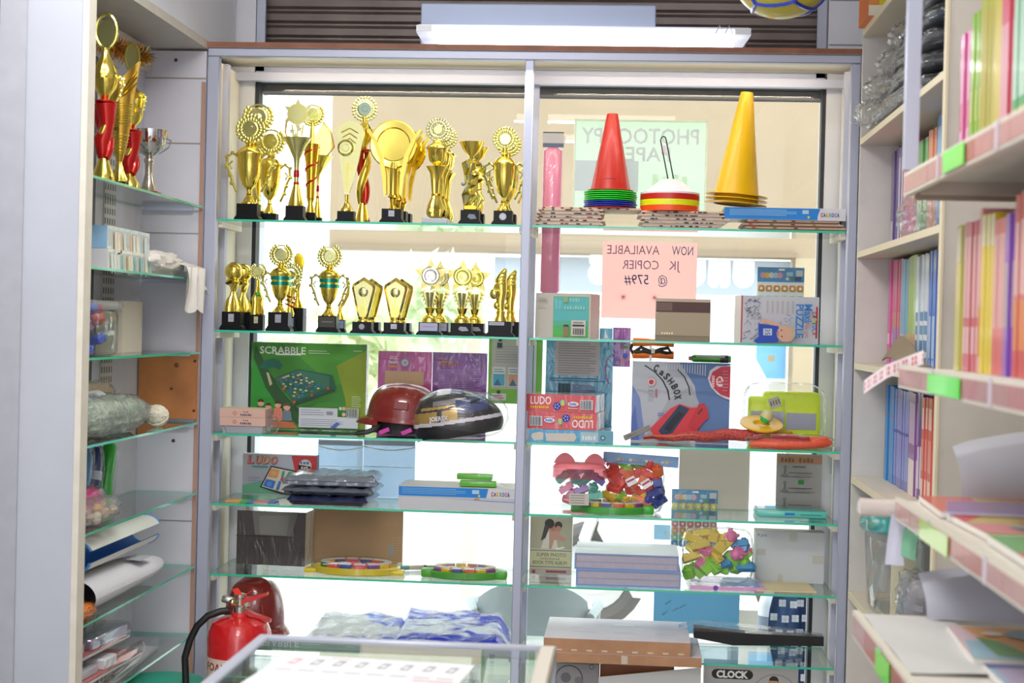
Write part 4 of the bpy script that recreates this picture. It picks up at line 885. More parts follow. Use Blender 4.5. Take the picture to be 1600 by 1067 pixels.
# faceted spirals
def facet(label):
    t, H = place(label, 738, 5.06, ZT, 216); s = PX(5.06); tbase(t, 29*s, 22*s, ('l', '#7c8490')); f = lambda v: (346-v)*s
    b = MB(); b.bbox(-.022, .022, -.018, .018, f(324), f(316), GDEEP, .003, 1); b.build('foot', t)
    b = MB(); lv = [(317, .023, .1), (300, .033, .5), (284, .024, .95), (268, .026, 1.35), (250, .033, 1.7), (243, .014, 1.9)]
    vs = []; fs = []; fs2 = []
    for v, r, a in lv:
        for k in range(4): vs.append((r*math.cos(a+k*PI/2), r*.8*math.sin(a+k*PI/2), f(v)))
    for j in range(len(lv)-1):
        for k in range(4):
            q = (j*4+k, j*4+(k+1) % 4, j*4+4+(k+1) % 4, j*4+4+k); fs.append((q[0], q[1], q[2])); fs2.append((q[0], q[2], q[3]))
    b.add(vs, fs, GOLD); b.add(vs, fs2, GPALE); b.build('faceted_column', t)
    b = MB(); b.ball((-.025, -.01, f(283)), .007, M('#9aa6b0', .2, .6), 10); b.build('stud', t)
    lat(t, 'bowl', [(.006, f(244)), (.008, f(239)), (.026, f(231)), (.038, f(219)), (.041, f(217)), (.037, f(218)), (.02, f(230))], GOLD, 32, caps=False, flute=.02, nf=16); return t
t = facet('faceted gold spiral trophy with a small bowl on top, front one'); row(t, 1, .16, ['faceted gold spiral trophy with a bowl, standing behind its twin'])
t = cup('gold two-handled cup with leafy medallion and white round sticker, front right of top row', 790, 5.06, ZT, 198, 29, 22, 17, plaque=('o', '#c4c8d2'), wr=.125, fluted=True)
row(t, 1, .16, ['gold two-handled medallion cup hidden behind its twin at the right of the top row'])

# -- second row
def globe(label):
    t, H = place(label, 366, 5.07, ZB, 409); s = PX(5.07); tbase(t, 30*s, 29*s, ('s', '#a8a8b4')); f = lambda v: (517-v)*s
    lat(t, 'foot', [(.027, f(488)), (.027, f(483)), (.022, f(470)), (.012, f(462)), (.0095, f(456))], GOLD, 36, flute=.10, nf=10)
    lat(t, 'swirl', [(.0095, f(456)), (.013, f(448)), (.022, f(441)), (.018, f(437)), (.01, f(434))], GOLD, 30, flute=.2, nf=3, twist=1.6)
    b = MB(); zc = f(424); b.ball((0, 0, zc), .0295, GOLD, 24)
    for k in range(7): a = k*2*PI/7; b.X = Matrix.Translation((0, 0, zc)) @ Matrix.Rotation(a, 4, 'Z') @ Matrix.Rotation(.9 if k % 2 else -.2, 4, 'Y'); b.lathe([(.009, .0292), (.006, .0303)], GDEEP, 5)
    b.build('ball', t)
    b = MB(); b.prism([(-.024, f(443)), (-.005, f(438)), (.004, f(442)), (-.016, f(446))], -.022, -.018, M('#4a3a18', .3, .8)); b.build('ribbon', t); return t
t = globe('gold football trophy on a swirl stem, leftmost of the second row'); row(t, 1, .13, ['gold football trophy on a swirl stem standing behind the leftmost one'])
dup(t, (0, .22, 0), 'rearmost gold football trophy, hidden at the left of the second row') if False else None
t, H = place('small gold laurel trophy with a green gem beside the two football trophies', 404, 5.16, ZB, 408); s = PX(5.16); tbase(t, 22*s, 25*s, ('s', '#c4bc98'), flange=False); f = lambda v: (516-v)*s
lat(t, 'foot', [(.021, f(491)), (.021, f(486)), (.017, f(472)), (.02, f(466)), (.012, f(458)), (.006, f(446)), (.006, f(436))], GOLD, 30, flute=.06, nf=10)
b = MB(); b.ball((.002, -.012, f(459)), .010, M('#1e9a2c', .1, coat=1), 14, sx=.9, sy=.6); b.build('gem', t); wreath(t, 0, f(422), 13.5*s, mat=GPALE, gap=.5, disc=.62)
t = cup('gold cup with two teal bands and a leafy medallion, left half of the second row', 440, 5.06, ZB, 379, 32, 30, 15.5, stripe=True, plaque=('s', '#9a9cac'), wr=.135, gap=.4, fluted=True)
# plume
t, H = place('tall gold plume trophy on a big black block in the second row', 467, 5.24, ZB, 388); s = PX(5.24); tbase(t, 24*s, 37*s, flange=False, d=.06); f = lambda v: (513-v)*s
lat(t, 'foot', [(.019, f(476)), (.018, f(472)), (.007, f(462)), (.006, f(445)), (.012, f(438))], GDEEP)
b = MB(); b.prism([(-3*s, f(440)), (-7*s, f(415)), (-7*s, f(396)), (-2*s, f(389)), (5*s, f(391)), (9*s, f(402)), (7*s, f(420)), (2*s, f(440))], -.004, .006, GOLD); p_ = b.build('plume', t)
b = MB()
for k in range(4): b.tube([((-5+3.2*k)*s, -.005, f(395)), ((-4+2.4*k)*s, -.006, f(415)), ((-1.5+1.0*k)*s, -.005, f(438))], .002, GDEEP, 6)
b.build('ribs', p_)
t, H = place('small red-patterned gold cone trophy between the teal-banded cup and the plume', 455, 5.19, ZB, 405); s = PX(5.19); tbase(t, 17*s, 22*s, ('w', '#8a9cc0')); f = lambda v: (514-v)*s
o = lat(t, 'cone', [(.014, f(491)), (.016, f(486)), (.009, f(476)), (.012, f(462)), (.019, f(446)), (.017, f(444))], GOLD)
b = MB()
for k in range(3): b.tube([(.0155*math.cos(q*.5+PI+k*.4), .0155*math.sin(q*.5+PI+k*.4), f(470-6*k+q)) for q in range(8)], .0025, REDM, 5)
b.build('stripe', o); wreath(t, 0, f(425), 19*s, mat=GPALE, disc=.4)
t = cup('gold cup with two teal bands and an oval laurel, middle of the second row', 516, 5.06, ZB, 381, 29, 26, 15.5, stripe=True, plaque=('w', '#3a3826'), wr=.14, gap=.35, fluted=True)
t, H = place('gold crescent trophy behind the teal-banded cup in mid second row', 533, 5.2, ZB, 425); s = PX(5.2); tbase(t, 16*s, 20*s, ('w', '#8a9cc0')); f = lambda v: (514-v)*s
lat(t, 'foot', [(.015, f(494)), (.014, f(490)), (.006, f(482)), (.006, f(472))], GOLD)
b = MB(); b.prism([(-2*s, f(474)), (6*s, f(462)), (11*s, f(445)), (9*s, f(425)), (15*s, f(437)), (14*s, f(455)), (7*s, f(470)), (1*s, f(477))], -.005, .005, GOLD); b.build('crescent', t)
def penta(label, u, bwpx, sticker):
    t, H = place(label, u, 5.06, ZB, 431); s = PX(5.06); tbase(t, bwpx*s, 18*s, sticker); f = lambda v: (520-v)*s
    lat(t, 'foot', [(.019, f(502)), (.019, f(500)), (.016, f(498)), (.017, f(494))], GOLD)
    O = [(-8, 495), (-19, 450), (-18, 443), (0, 431), (18, 443), (19, 450), (8, 495)]; I = [(-6, 490), (-15, 450), (-14, 446), (0, 437), (14, 446), (15, 450), (6, 490)]
    b = MB(); k = len(O)
    vo = [(x*s, -.002, f(v)) for x, v in O]; vi = [(x*s, -.009, f(v)) for x, v in I]; vb = [(x*s, .008, f(v)) for x, v in O]
    b.add(vo+vi+vb, [(i, (i+1) % k, k+(i+1) % k, k+i) for i in range(k)]+[(2*k+i, 2*k+(i+1) % k, (i+1) % k, i) for i in range(k)]+[tuple(2*k+i for i in range(k))], GOLD)
    b.add(vi, [tuple(range(k))[::-1]], GPALE); o = b.build('pentagon_plate', t)
    b = MB()
    for j, (x, vt) in enumerate(((-8, 482), (-4, 474), (0, 462), (4, 474), (8, 482))): b.prism([((x*.45-1.2)*s, f(494)), ((x*.45+1.2)*s, f(494)), ((x+1.8)*s*.8, f(vt+4)), (x*s*.8, f(vt-4)), ((x-1.8)*s*.8, f(vt+4))], -.013+.001*abs(j-2), -.009, GLEAF)
    b.build('rays', o); b = MB(); b.ball((0, -.009, f(455)), .016, GPALE, 14, sy=.35); b.build('boss', o); return t
t = penta('pentagon-topped gold trophy with a round grey sticker on its base', 569, 30, ('o', '#9a9ca6')); row(t, 1, .15, ['pentagon-topped gold trophy standing behind the one with the round sticker'])
t = penta('pentagon-topped gold trophy with a pale square sticker, right of the round-stickered one', 619, 32, ('s', '#b8bac8')); row(t, 1, .13, ['pentagon-topped gold trophy standing behind the one with the square sticker'])
def star(label, u, sticker, bwpx, shine=False):
    t, H = place(label, u, 5.06, ZB, 404); s = PX(5.06); tbase(t, bwpx*s, 20*s, sticker); f = lambda v: (523-v)*s
    lat(t, 'foot', [(.028, f(503)), (.027, f(499)), (.018, f(492)), (.009, f(490)), (.012, f(488)), (.018, f(480)), (.012, f(478))], GOLD)
    lat(t, 'flare', [(.010, f(479)), (.013, f(470)), (.021, f(458)), (.019, f(456))], GPALE, 30, flute=.18, nf=10)
    b = MB(); R1 = 27*s; zc = f(430)
    b.prism([(R1*(1 if k % 2 == 0 else .50)*math.sin(k*PI/5), zc+R1*(1 if k % 2 == 0 else .50)*math.cos(k*PI/5)) for k in range(10)], -.004, .004, M('#cfc27a', .28, 1, bump=.2, scale=160)); o = b.build('star', t)
    b = MB(); b.X = Matrix.Translation((0, -.004, zc)) @ Matrix.Rotation(PI/2, 4, 'X'); m_ = M('#f2efe2', .06, 1) if shine else GLEAF; r = 14.5*s  # near-white medal colour paints in the glare on the gold
    b.lathe([(r, 0), (r, .003), (r*.92, .005), (r*.86, .003), (r*.7, .003), (r*.66, .005), (r*.5, .003), (r*.3, .004)], m_, 32); b.build('medal', o)
    b = MB()
    for sx in (-1, 1):
        for k in range(4): leaf(b, (sx*(5+k*2.2)*s, -.004, f(470-5*k)), sx*(.55+.1*k), .026, .007, GOLD)
    b.build('leaves', t); return t
t = star('star-topped gold trophy whose round medal shines white, lilac sticker', 674, ('w', '#a8aac8'), 32, True); row(t, 1, .15, ['star-topped gold trophy standing behind the shining one'], .012)
t = star('star-topped gold trophy with a torn sticker on its base', 724, ('l', '#9a9aa6'), 33); row(t, 1, .15, ['star-topped gold trophy behind the torn-sticker one'], .026)
def boot(label):
    t, H = place(label, 784, 5.06, ZB, 417); s = PX(5.06); tbase(t, 36*s, 24*s, ('t', '#a9abbe')); f = lambda v: (525-v)*s
    lat(t, 'foot', [(.022, f(501)), (.021, f(498)), (.014, f(492)), (.016, f(486)), (.012, f(484))], GOLD)
    b = MB(); b.tube([(0, 0, f(486)), (-.002, 0, f(470)), (.002, 0, f(456)), (.000, 0, f(446)), (-.002, 0, f(436)), (.006, 0, f(426)), (.013, 0, f(418))], [.011, .015, .016, .019, .019, .013, .004], GOLD, 12, flat=.75)
    b.tube([(.004, -.002, f(440)), (-.016, -.004, f(446)), (-.024, -.004, f(452))], [.013, .010, .004], GOLD, 8); o = b.build('boot', t)
    b = MB()
    for k in range(4): b.tube([(-.012+.004*k, -.013, f(444-6*k)), (.010+.003*k, -.013, f(441-6*k))], .002, GLEAF, 5)
    b.build('laces', o)
    b = MB(); b.ball((-.020, -.006, f(458)), .0185, GLEAF, 18); b.ball((-.012, 0, f(476)), .013, GOLD, 14); b.build('ball', t); return t
t = boot('gold football boot and ball trophy at the right of the second row'); row(t, 1, .13, ['gold football boot and ball trophy standing behind its twin'], .022)

# -- in the left cabinet
zL = LZ[0]+.0003
def lx(u, v, x): return atX(u, v, x)
Y = 4.10; t = twist('tall red-bodied gold cup with a ring medallion at the left cabinet edge', at(161, 280, Y).x, Y, zL, .365, False, 1.15, .5)
b = MB(); R = .036
b.tube([(R*.8*math.cos(2*PI*k/24), 0, .40+R*math.sin(2*PI*k/24)*1.25) for k in range(24)], .005, GLEAF, 8, True); rg = b.build('ring', t); b = MB(); b.X = Matrix.Translation((0, 0, .39)); b.prism([(R*.7*math.cos(2*PI*k/20), R*1.1*math.sin(2*PI*k/20)) for k in range(20)], -.002, .002, GPALE); b.build('medal', rg)
lat(t, 'lid', [(.034, .272), (.036, .285), (.022, .315), (.010, .335), (.008, .355)], GOLD, flute=.05, nf=12)
for sx in (-1, 1): scroll(t, sx, .03, .27, .02, .06, .003)
Y = 4.28; x = at(186, 285, Y).x; t = thing('trophy', 'tall slanted matt gold vase trophy with wing ribs in the left cabinet', 'trophy', (x, Y, zL)); s = PX(Y); f = lambda v: (287-v)*s
MG = M('#d2ac4a', .32, 1)
tbase(t, 26*s, 8*s, flange=False); lat(t, 'foot', [(.022, f(279)), (.022, f(275)), (.014, f(262)), (.007, f(250)), (.007, f(246))], GOLD, flute=.05, nf=10)
b = MB(); prof = [(.008, f(247)), (.018, f(225)), (.027, f(195)), (.034, f(160)), (.037, f(140))]; b.lathe(prof, MG, 28)
n = 28; v0 = [(.037*math.cos(2*PI*k/n), .037*math.sin(2*PI*k/n), f(140)) for k in range(n)]; v1 = [(p[0]*1.12+.012*max(0, p[0]/.037), p[1]*1.05, f(133)+(.055*max(0, p[0]/.037+.35)**1.3)) for p in v0]
b.add(v0+v1, [(k, (k+1) % n, n+(k+1) % n, n+k) for k in range(n)], MG, True); vz = b.build('vase', t)
b = MB()
for k in range(9): zc = f(156+4*k); r = lerp(.0358, .0295, k/9); b.lathe([(r-.001, zc-.002), (r+.001, zc), (r-.001, zc+.002)], GOLD, 24, caps=False)
for k in range(7): zc = f(205+5*k); r = lerp(.0257, .0135, k/7); b.lathe([(r-.001, zc-.002), (r+.001, zc), (r-.001, zc+.002)], GOLD, 24, caps=False)
b.build('rings', vz)
b = MB()
for k in range(3): b.tube([(.014, -.035, f(146-3*k)), (.032, -.029, f(138-8*k)), (.048, -.010, f(122-9*k))], [.002, .0035, .002], GDEEP, 6)
b.build('wing_ribs', vz); b = MB(); b.box(-.014, .006, -.031, -.0285, f(199), f(194), M('#6a5a20', .4, .6)); b.build('name_plate', vz)
Y = 4.42; t = twist('red twin-bodied gold cup trophy behind the slanted vase, left cabinet', at(202, 290, Y).x, Y, zL, .30, False, 1.2, .5)
lat(t, 'cup', [(.014, .225), (.03, .24), (.034, .268), (.036, .28), (.024, .29), (.008, .30)], GOLD, flute=.08, nf=10)
for sx in (-1, 1): scroll(t, sx, .03, .27, .012, .05, .0025)
b = MB(); zc = .385
b.tube([(.02*math.cos(2*PI*k/20), 0, zc+.037*math.sin(2*PI*k/20)) for k in range(20)], .004, GLEAF, 6, True); rg = b.build('ring', t); b = MB(); b.prism([(.017*math.cos(2*PI*k/20), zc+.034*math.sin(2*PI*k/20)) for k in range(20)], -.002, .002, GPALE); b.build('medal', rg); lat(t, 'stem', [(.006, .298), (.004, .35)], GOLD)
Y = 4.62; x = at(232, 298, Y).x; t = thing('trophy', 'silver bowl trophy on a dark red base in the left cabinet', 'trophy', (x, Y, zL)); s = PX(Y); f = lambda v: (301-v)*s
b = MB(); b.bbox(-.032, .032, -.026, .026, 0, .016, M('#7a2e24', .3, coat=.5), .002, 1); b.build('base', t)
lat(t, 'stem', [(.028, .016), (.02, .03), (.012, .07), (.012, .10), (.016, .105), (.016, .112), (.010, .12)], M('#d8cfc0', .15, 1))
lat(t, 'bowl', [(.010, .12), (.03, .132), (.048, .155), (.054, .185), (.055, .20), (.052, .198), (.046, .165), (.02, .14)], SILV, 36, caps=False)
for sx in (-1, 1):
    b = MB(); b.tube([(sx*.052, 0, .175), (sx*.066, 0, .17), (sx*.06, 0, .15), (sx*.03, 0, .128)], .0022, SILV, 6); b.build('handle', t)
b = MB()
for k in range(5): b.disc(-.03+.015*k, .165+.008*(k % 2), .006, -.05, M(['#8a3a30', '#b8a048'][k % 2], .3, .6), 8)
b.build('ornament', t)
# tinsel
b = MB(); rnd = random.Random(11); ta, tb2 = atX(140, 52, -1.55), atX(228, 88, -1.55); tp = lambda q: ta.lerp(tb2, q)+Vector((0, 0, -.012*math.sin(q*PI)))
for k in range(1500):
    q = rnd.random(); c = tp(q); d = Vector((rnd.gauss(0, 1), rnd.gauss(0, 1), rnd.gauss(0, 1))).normalized()
    e = c+d*rnd.uniform(.018, .042); e.x = max(e.x, -1.582); e.z = min(e.z, 2.36); sd = d.orthogonal().normalized()*.0026; b.add([tuple(c-sd), tuple(c+sd), tuple(e+sd*.5), tuple(e-sd*.5)], [(0, 1, 2, 3)], M(['#e0b850', '#c88a4a', '#ecd484', '#b86a3c'][k % 4], .25, .9))
b.tube([tuple(tp(q/8)) for q in range(9)], .008, M('#a07030', .4, .8), 6)
solo(b, 'tinsel_garland', 'gold and copper tinsel garland at the top back of left cabinet', 'garland')
# ------------------------------------------------------------------ right bay
S1, S2, S3, S4, S5, S6 = [z+.0004 for z in SZ]
def boards(u0, u1, vs, Y, label, n0=0, d=.20, skew=0):
    """thin tan boards in a stack, each one separate"""
    z = S1
    for i, (a, c, th) in enumerate(vs):
        x0, x1 = at(u0+a, 340, Y).x, at(u1+c, 340, Y).x; w = x1-x0; b = MB(); rnd = random.Random(i+int(u0))
        b.box(-w/2, w/2, 0, d, th*.55, th, M('#d6b8a2', .7, noise=.1, scale=60), M('#d8c8b4', .7)); b.box(-w/2+.012, w/2-.012, .012, d-.012, 0, th*.55, M('#f0ece8', .7))
        for k in range(9):
            xx = rnd.uniform(-w/2+.01, w/2-.03); b.box(xx, xx+rnd.uniform(.004, .014), -.0004, .001, th*.5, th*.9, M(rnd.choice(['#6a2a26', '#3a2a26', '#8a4a3a', '#2a4a34']), .7))
        solo(b, 'puzzle_board', '%s, %s from the bottom' % (label, ORD[i]), 'board', ((x0+x1)/2, Y+rnd.uniform(0, .012), z), rnd.uniform(-.03, .03)+skew); z += th+.0002
    return z
zl = boards(836, 942, [(0, 0, .011), (0, 3, .011), (1, -2, .011), (2, 2, .011), (4, 0, .011)], 5.04, 'thin tan puzzle board, stack at the left under the red cone')
zr = boards(1000, 1138, [(4, -14, .011), (0, -4, .011), (2, 3, .011), (-3, -3, .011), (2, -8, .011)], 5.05, 'thin tan puzzle board, stack under the marker discs')
b = MB(); x0, x1 = at(848, 320, 5.08).x, at(1002, 320, 5.08).x; zt = max(zl, zr)
b.box(x0, x1, 0, .20, 0, .006, M('#c9ab94', .7, noise=.1, scale=60), M('#d8c8b4', .7))
for k in range(10): xx = lerp(x0, x1-.02, k/10); b.box(xx, xx+.01, -.0004, .001, .001, .005, M(['#6a2a26', '#3a2a26'][k % 2], .7))
solo(b, 'puzzle_board', 'wide thin tan board bridging the two stacks under the red cone', 'board', (0, 5.06, zt+.0006)); ZC = zt+.0068
z = S1
for i, (a, c) in enumerate(((1165, 1322), (1160, 1318), (1168, 1312))):
    x0, x1 = at(a, 345, 5.05).x, at(c, 345, 5.05).x; b = MB(); b.box(x0, x1, 0, .2, .005, .011, M('#b89a86', .7, noise=.1), M('#c8b09a', .7)); b.box(x0+.005, x1-.005, .005, .195, 0, .005, M('#8a6a58', .7))
    for k in range(4): xx = lerp(x0+.02, x1-.03, k/4); b.box(xx, xx+.012, -.0004, .001, .006, .0105, M(['#b03a30', '#5a6a3a', '#6a2a26', '#8a7a3a'][k], .7))
    solo(b, 'puzzle_board', 'brown puzzle board under the blue crayon box, %s from the bottom' % ORD[i], 'board', (0, 5.05+.004*i, z)); z += .0112
zbx = z
# training cones
def cone(label, x, Y, z, col, h, rb, rt, rf, text=False, group=None, rot=None, th=.0009, cat='cone', fl=.003, n=40):
    b = MB(); m = M(col, .38, coat=.1)
    b.lathe([(rb-th*1.3, 0), (rf, 0), (rf+.0006, fl*.5), (rf, fl), (rb+.001, fl+.0008), (rb, fl+.004), (rt, h-.002), (rt-.0015, h), (rt-.003, h-.0015), (rb-.0012-th, fl)], m, n, caps=False)
    if text:
        for k, zz in enumerate((.032, .026, .021, .016)):
            r = lerp(rb, rt, (zz)/h)+.0006; mm = M('#2a1210' if k == 0 else '#d8786a', .5)
            for q in range(9 if k == 0 else 7):
                a0 = -PI/2-.05+(q-4)*.075; a1 = a0+(.055 if k == 0 else .066); hh = .0045 if k == 0 else .0009
                b.add([(r*math.cos(a0), r*math.sin(a0), zz), (r*math.cos(a1), r*math.sin(a1), zz), (r*math.cos(a1), r*math.sin(a1), zz+hh), (r*math.cos(a0), r*math.sin(a0), zz+hh)], [(0, 1, 2, 3)], mm)
    return solo(b, 'training_cone', label, cat, (x, Y, z), 0, group, rot)
x = at(954, 300, 5.13).x; z = ZC+.0002; k = 0; HC = .252
for col, n, nm in (('#a81c14', 1, 'dark red'), ('#1432b4', 3, 'blue'), ('#10d020', 5, 'bright green'), ('#b41a08', 1, 'red')):
    for i in range(n):
        cone('%s training cone nested in the left cone stack, %s from the bottom' % (nm, ORD[k]) if nm != 'red' else 'red training cone on top of the stack of nested cones', x+random.Random(k).uniform(-.002, .002), 5.13, z, col, HC, .0645, .018, .086 if nm != 'red' else .074, nm == 'red'); z += .0066; k += 1
# flat marker discs with a wire carrier
x = at(1047, 300, 5.12).x; z = zr+.0068 if zr+.0068 > ZC-.02 else zr; z = zr+.0004; k = 0
for col, n, nm in (('#f4500c', 3, 'orange'), ('#e8ec10', 3, 'yellow'), ('#c81810', 3, 'red'), ('#e4e2ea', 1, 'white')):
    for i in range(n):
        b = MB(); m = M(col, .4, coat=.2)
        b.lathe([(.092, 0), (.0965, 0), (.0965, .0058), (.085, .0075), (.030, .050), (.028, .050), (.083, .0058)], m, 44, caps=False)
        solo(b, 'marker_disc', '%s marker disc in the low stack between the cones, %s from the bottom' % (nm, ORD[k]) if nm != 'white' else 'white marker disc topping the low stack between the cones', 'marker disc', (x, 5.12, z)); z += .0062; k += 1
b = MB(); a = at(1036, 213, 5.12); zz = z+.018; dx = a.x-x
b.tube([(.004, 0, -.02), (-.004, 0, zz-z+.01), (dx-.008, 0, a.z-z-.012), (dx-.004, 0, a.z-z-.003), (dx+.002, 0, a.z-z), (dx+.008, 0, a.z-z-.004), (dx+.011, 0, a.z-z-.014), (.014, 0, zz-z+.01), (.012, 0, -.02)], .0022, M('#2a2c2a', .4, .5), 8)
t = solo(b, 'wire_carrier', 'thin black wire loop handle rising from the marker discs', 'handle', (x, 5.12, z)); b = MB(); b.prism([(dx-.006, a.z-z-.052), (dx+.014, a.z-z-.056), (dx+.009, a.z-z-.030), (dx-.005, a.z-z-.028)], -.001, .001, M('#c8bcc0', .6)); b.build('tag', t)
# blue crayon box lying flat and the yellow cones on it
def carioca(f, u, v, h, w):
    for i, (ch, col) in enumerate(zip('CARIOCA', ('#d03a2c', '#2a3a8a', '#e0b820', '#2a9a4a', '#2a6ac8', '#d03a2c', '#3a3a9a'))): f.t(ch, u+w*(i-3)/6.6, v, h*(1.0 if i % 2 else 1.15), M(col, .5), w*(.125 if ch != 'I' else .05), bold=.035)
def crayon(f):
    f.r(1132, 317.5, 1278, 335.5, '#1080d4'); f.p([(1276, 317.5), (1282, 317.5), (1276, 335.5)], '#1080d4'); f.lines(1140, 319.5, 1245, 330, 4, '#8ac0e8', .4); f.r(1254, 320, 1264, 326, '#a8d0ee'); f.d(1264, 331, 2, '#e0d020')
    carioca(f, 1297, 327, 5.5, 28)
bx = pbox('crayon_box', 'long flat blue and white crayon box under the yellow cones', 'box', 1132, 317, 1322, 336, None, 5.055, .17, '#d4d4dc', '#c8c4c0', '#cfc6b8', crayon)
hbx = .0392; bx.location.z = zbx+.0004
x = at(1150, 300, 5.13).x; z = zbx+.0004+hbx+.0128; tl_ = .075
for k, nm in enumerate(('lowest yellow training cone of the tilted pair of brims on the blue box', 'middle yellow training cone nested on the blue box', 'tall yellow training cone leaning on top, above the blue box')):
    cone(nm, x+.0135*math.sin(tl_)*k, 5.13, z+.0135*k, '#dfb000', .338, .072, .020, .100, rot=(0, tl_, 0), th=.001)

# second shelf
def gbox(f):
    tl = M('#57b0b0', .45); f.r(864, 463, 921, 525.5, M('#4fae62', .45)); f.r(865, 464, 920, 500, tl); f.r(865, 500, 920, 508, M('#52b08e', .45)); f.r(865, 514, 920, 524.5, M('#4eb050', .45))
    f.word(867, 466, 878, 482, 2, '#6ebcbc'); f.word(890, 465, 908, 471, 4, '#84c4c2'); f.word(882, 477, 916, 483, 8, '#84c8be'); f.r(880, 463, 888, 472, '#8aa878'); f.r(881, 508, 890, 524, '#8a7a58'); f.r(881.5, 506, 889.5, 509, '#3a3a30')
    f.r(894, 499, 917, 523, '#c8c4bc'); f.r(897, 501.5, 913, 504, '#8a8478'); f.r(896, 505.5, 915, 508.5, '#3a3430'); f.bars(897, 511, 915, 521, 14); f.lines(841, 465, 855, 472, 3, '#9a9488'); f.lines(839, 476, 853, 480, 1, '#aaa498')
pbox('cardboard_carton', 'worn white carton with a teal-green printed panel, second shelf of right bay', 'carton', 835, 458, 924, 527, S2, 5.045, .13, '#bcb6ac', '#d8aaa4', '#a89a86', gbox, rz=-.2)
def tanbox(f):
    f.r(1025, 467.5, 1109.5, 471.5, '#b8a692'); f.r(1025, 471.5, 1109.5, 487, '#4a2a26'); f.r(1025, 473, 1050, 485, '#6a5048'); f.r(1025, 487, 1028, 489, '#b8a692'); f.r(1025, 523.5, 1109, 529.5, '#84745e'); f.r(1025, 521.5, 1109, 523.5, '#7a6a56'); f.word(1034, 517, 1053, 520, 5, '#e8dcb0')
tb = pbox('cash_tin', 'tan metal box with a dark brown lid band, second shelf of right bay', 'box', 1024, 467, 1110, 530, S2, 5.06, .16, '#a09078', '#b09c84', '#c4b49c', tanbox, rz=-.03)
def puz(f):
    f.r(1157, 463, 1159, 532, '#b83a3a'); f.r(1276, 477, 1279, 524, '#c43a40')
    f.r(1196, 469, 1243, 490, '#c8c8cc'); 
    for k in range(6): f.r(1197+8*k, 470, 1200+8*k, 488, '#b4b4bc')
    rnd = random.Random(3); G1 = M('#6a7088', .6)
    for k in range(70):
        u, v = rnd.uniform(1161, 1188), rnd.uniform(467, 530); a = rnd.uniform(0, PI); l = rnd.uniform(3, 7); f.p([(u-l*math.cos(a), v-l*math.sin(a)*.8), (u, v-1.2), (u+l*math.cos(a), v+l*math.sin(a)*.8), (u, v+.4)], G1)
    for k in range(10):
        u, v = rnd.uniform(1216, 1236), rnd.uniform(490, 504); a = rnd.uniform(0, PI); f.p([(u-4*math.cos(a), v-4*math.sin(a)), (u, v-.7), (u+4*math.cos(a), v+4*math.sin(a)), (u, v+.7)], '#8a90a8')
    bl = M('#2f52b8', .5); sk = M('#dcae98', .5)
    f.p([(1186, 499), (1198, 497), (1196, 502), (1184, 505)], sk); f.p([(1192, 497), (1216, 504), (1212, 509), (1190, 501)], sk)
    f.p([(1182, 504), (1214, 507), (1216, 516), (1214, 531), (1182, 533), (1175, 530), (1183, 523)], bl)
    f.d(1224, 518, 12.5, sk); f.p([(1222, 506), (1232, 506), (1240, 512), (1241, 520), (1236, 528), (1226, 531), (1236, 521), (1235, 512)], '#c8b490'); f.d(1219, 513, 1.2, '#5a4a44'); f.d(1220, 522, 1.2, '#5a4a44'); f.r(1212.5, 514, 1214, 521, '#b86a60')
    f.r(1190, 511, 1204, 521, '#c8d0e4'); f.t('35', 1197, 516, 8, '#3a4a7a', 9, rot=-PI/2); 
    f.t('Maxi', 1261, 487, 12, '#3a84cc', 28, rot=-PI/2, bold=.03); f.t('PUZZLE', 1247.5, 499, 12, '#3a84cc', 53, rot=-PI/2, bold=.03); f.t('70x100', 1259, 512, 5, '#c85a50', 24, rot=-PI/2)
    for i, (ch, col) in enumerate(zip('CARIOCA', ('#d03a2c', '#2a3a8a', '#e0b820', '#2a9a4a', '#2a6ac8', '#2a6ac8', '#d03a2c'))): f.t(ch, 1271, 487+5.0*i, 7, M(col, .5), 4.4 if ch != 'I' else 2, rot=-PI/2, bold=.03)
pbox('puzzle_box', 'white puzzle box with a printed boy in a blue number shirt', 'box', 1156, 463, 1281, 533, S2, 5.05, .10, '#c9cad2', '#efe8e2', '#cfc8be', puz, rz=.13)
def topper(f, u0, v0, k=1):
    W = 72*k; f.r(u0, v0, u0+W, v0+22*k, M('#2a8cc4', .4)); cols = ['#e8a0b8', '#f0c040', '#e8e0d0', '#b0d8e8']
    for i in range(5): f.d(u0+W*(.12+.09*i), v0+12*k, 4.5*k, cols[i % 4])
    f.r(u0+W*.62, v0+7*k, u0+W*.76, v0+13*k, '#a8d4e8'); f.r(u0+W*.82, v0+4*k, u0+W*.97, v0+13*k, '#d8dcd8'); f.d(u0+W*.64, v0+17*k, 2.6*k, '#e0d8d8'); f.d(u0+W*.75, v0+17*k, 2.8*k, '#1a8a3a'); f.r(u0+W*.80, v0+14*k, u0+W*.93, v0+20*k, '#1a3a8a'); f.r(u0+W*.45, v0+2*k, u0+W*.58, v0+5*k, '#f8f8f8')
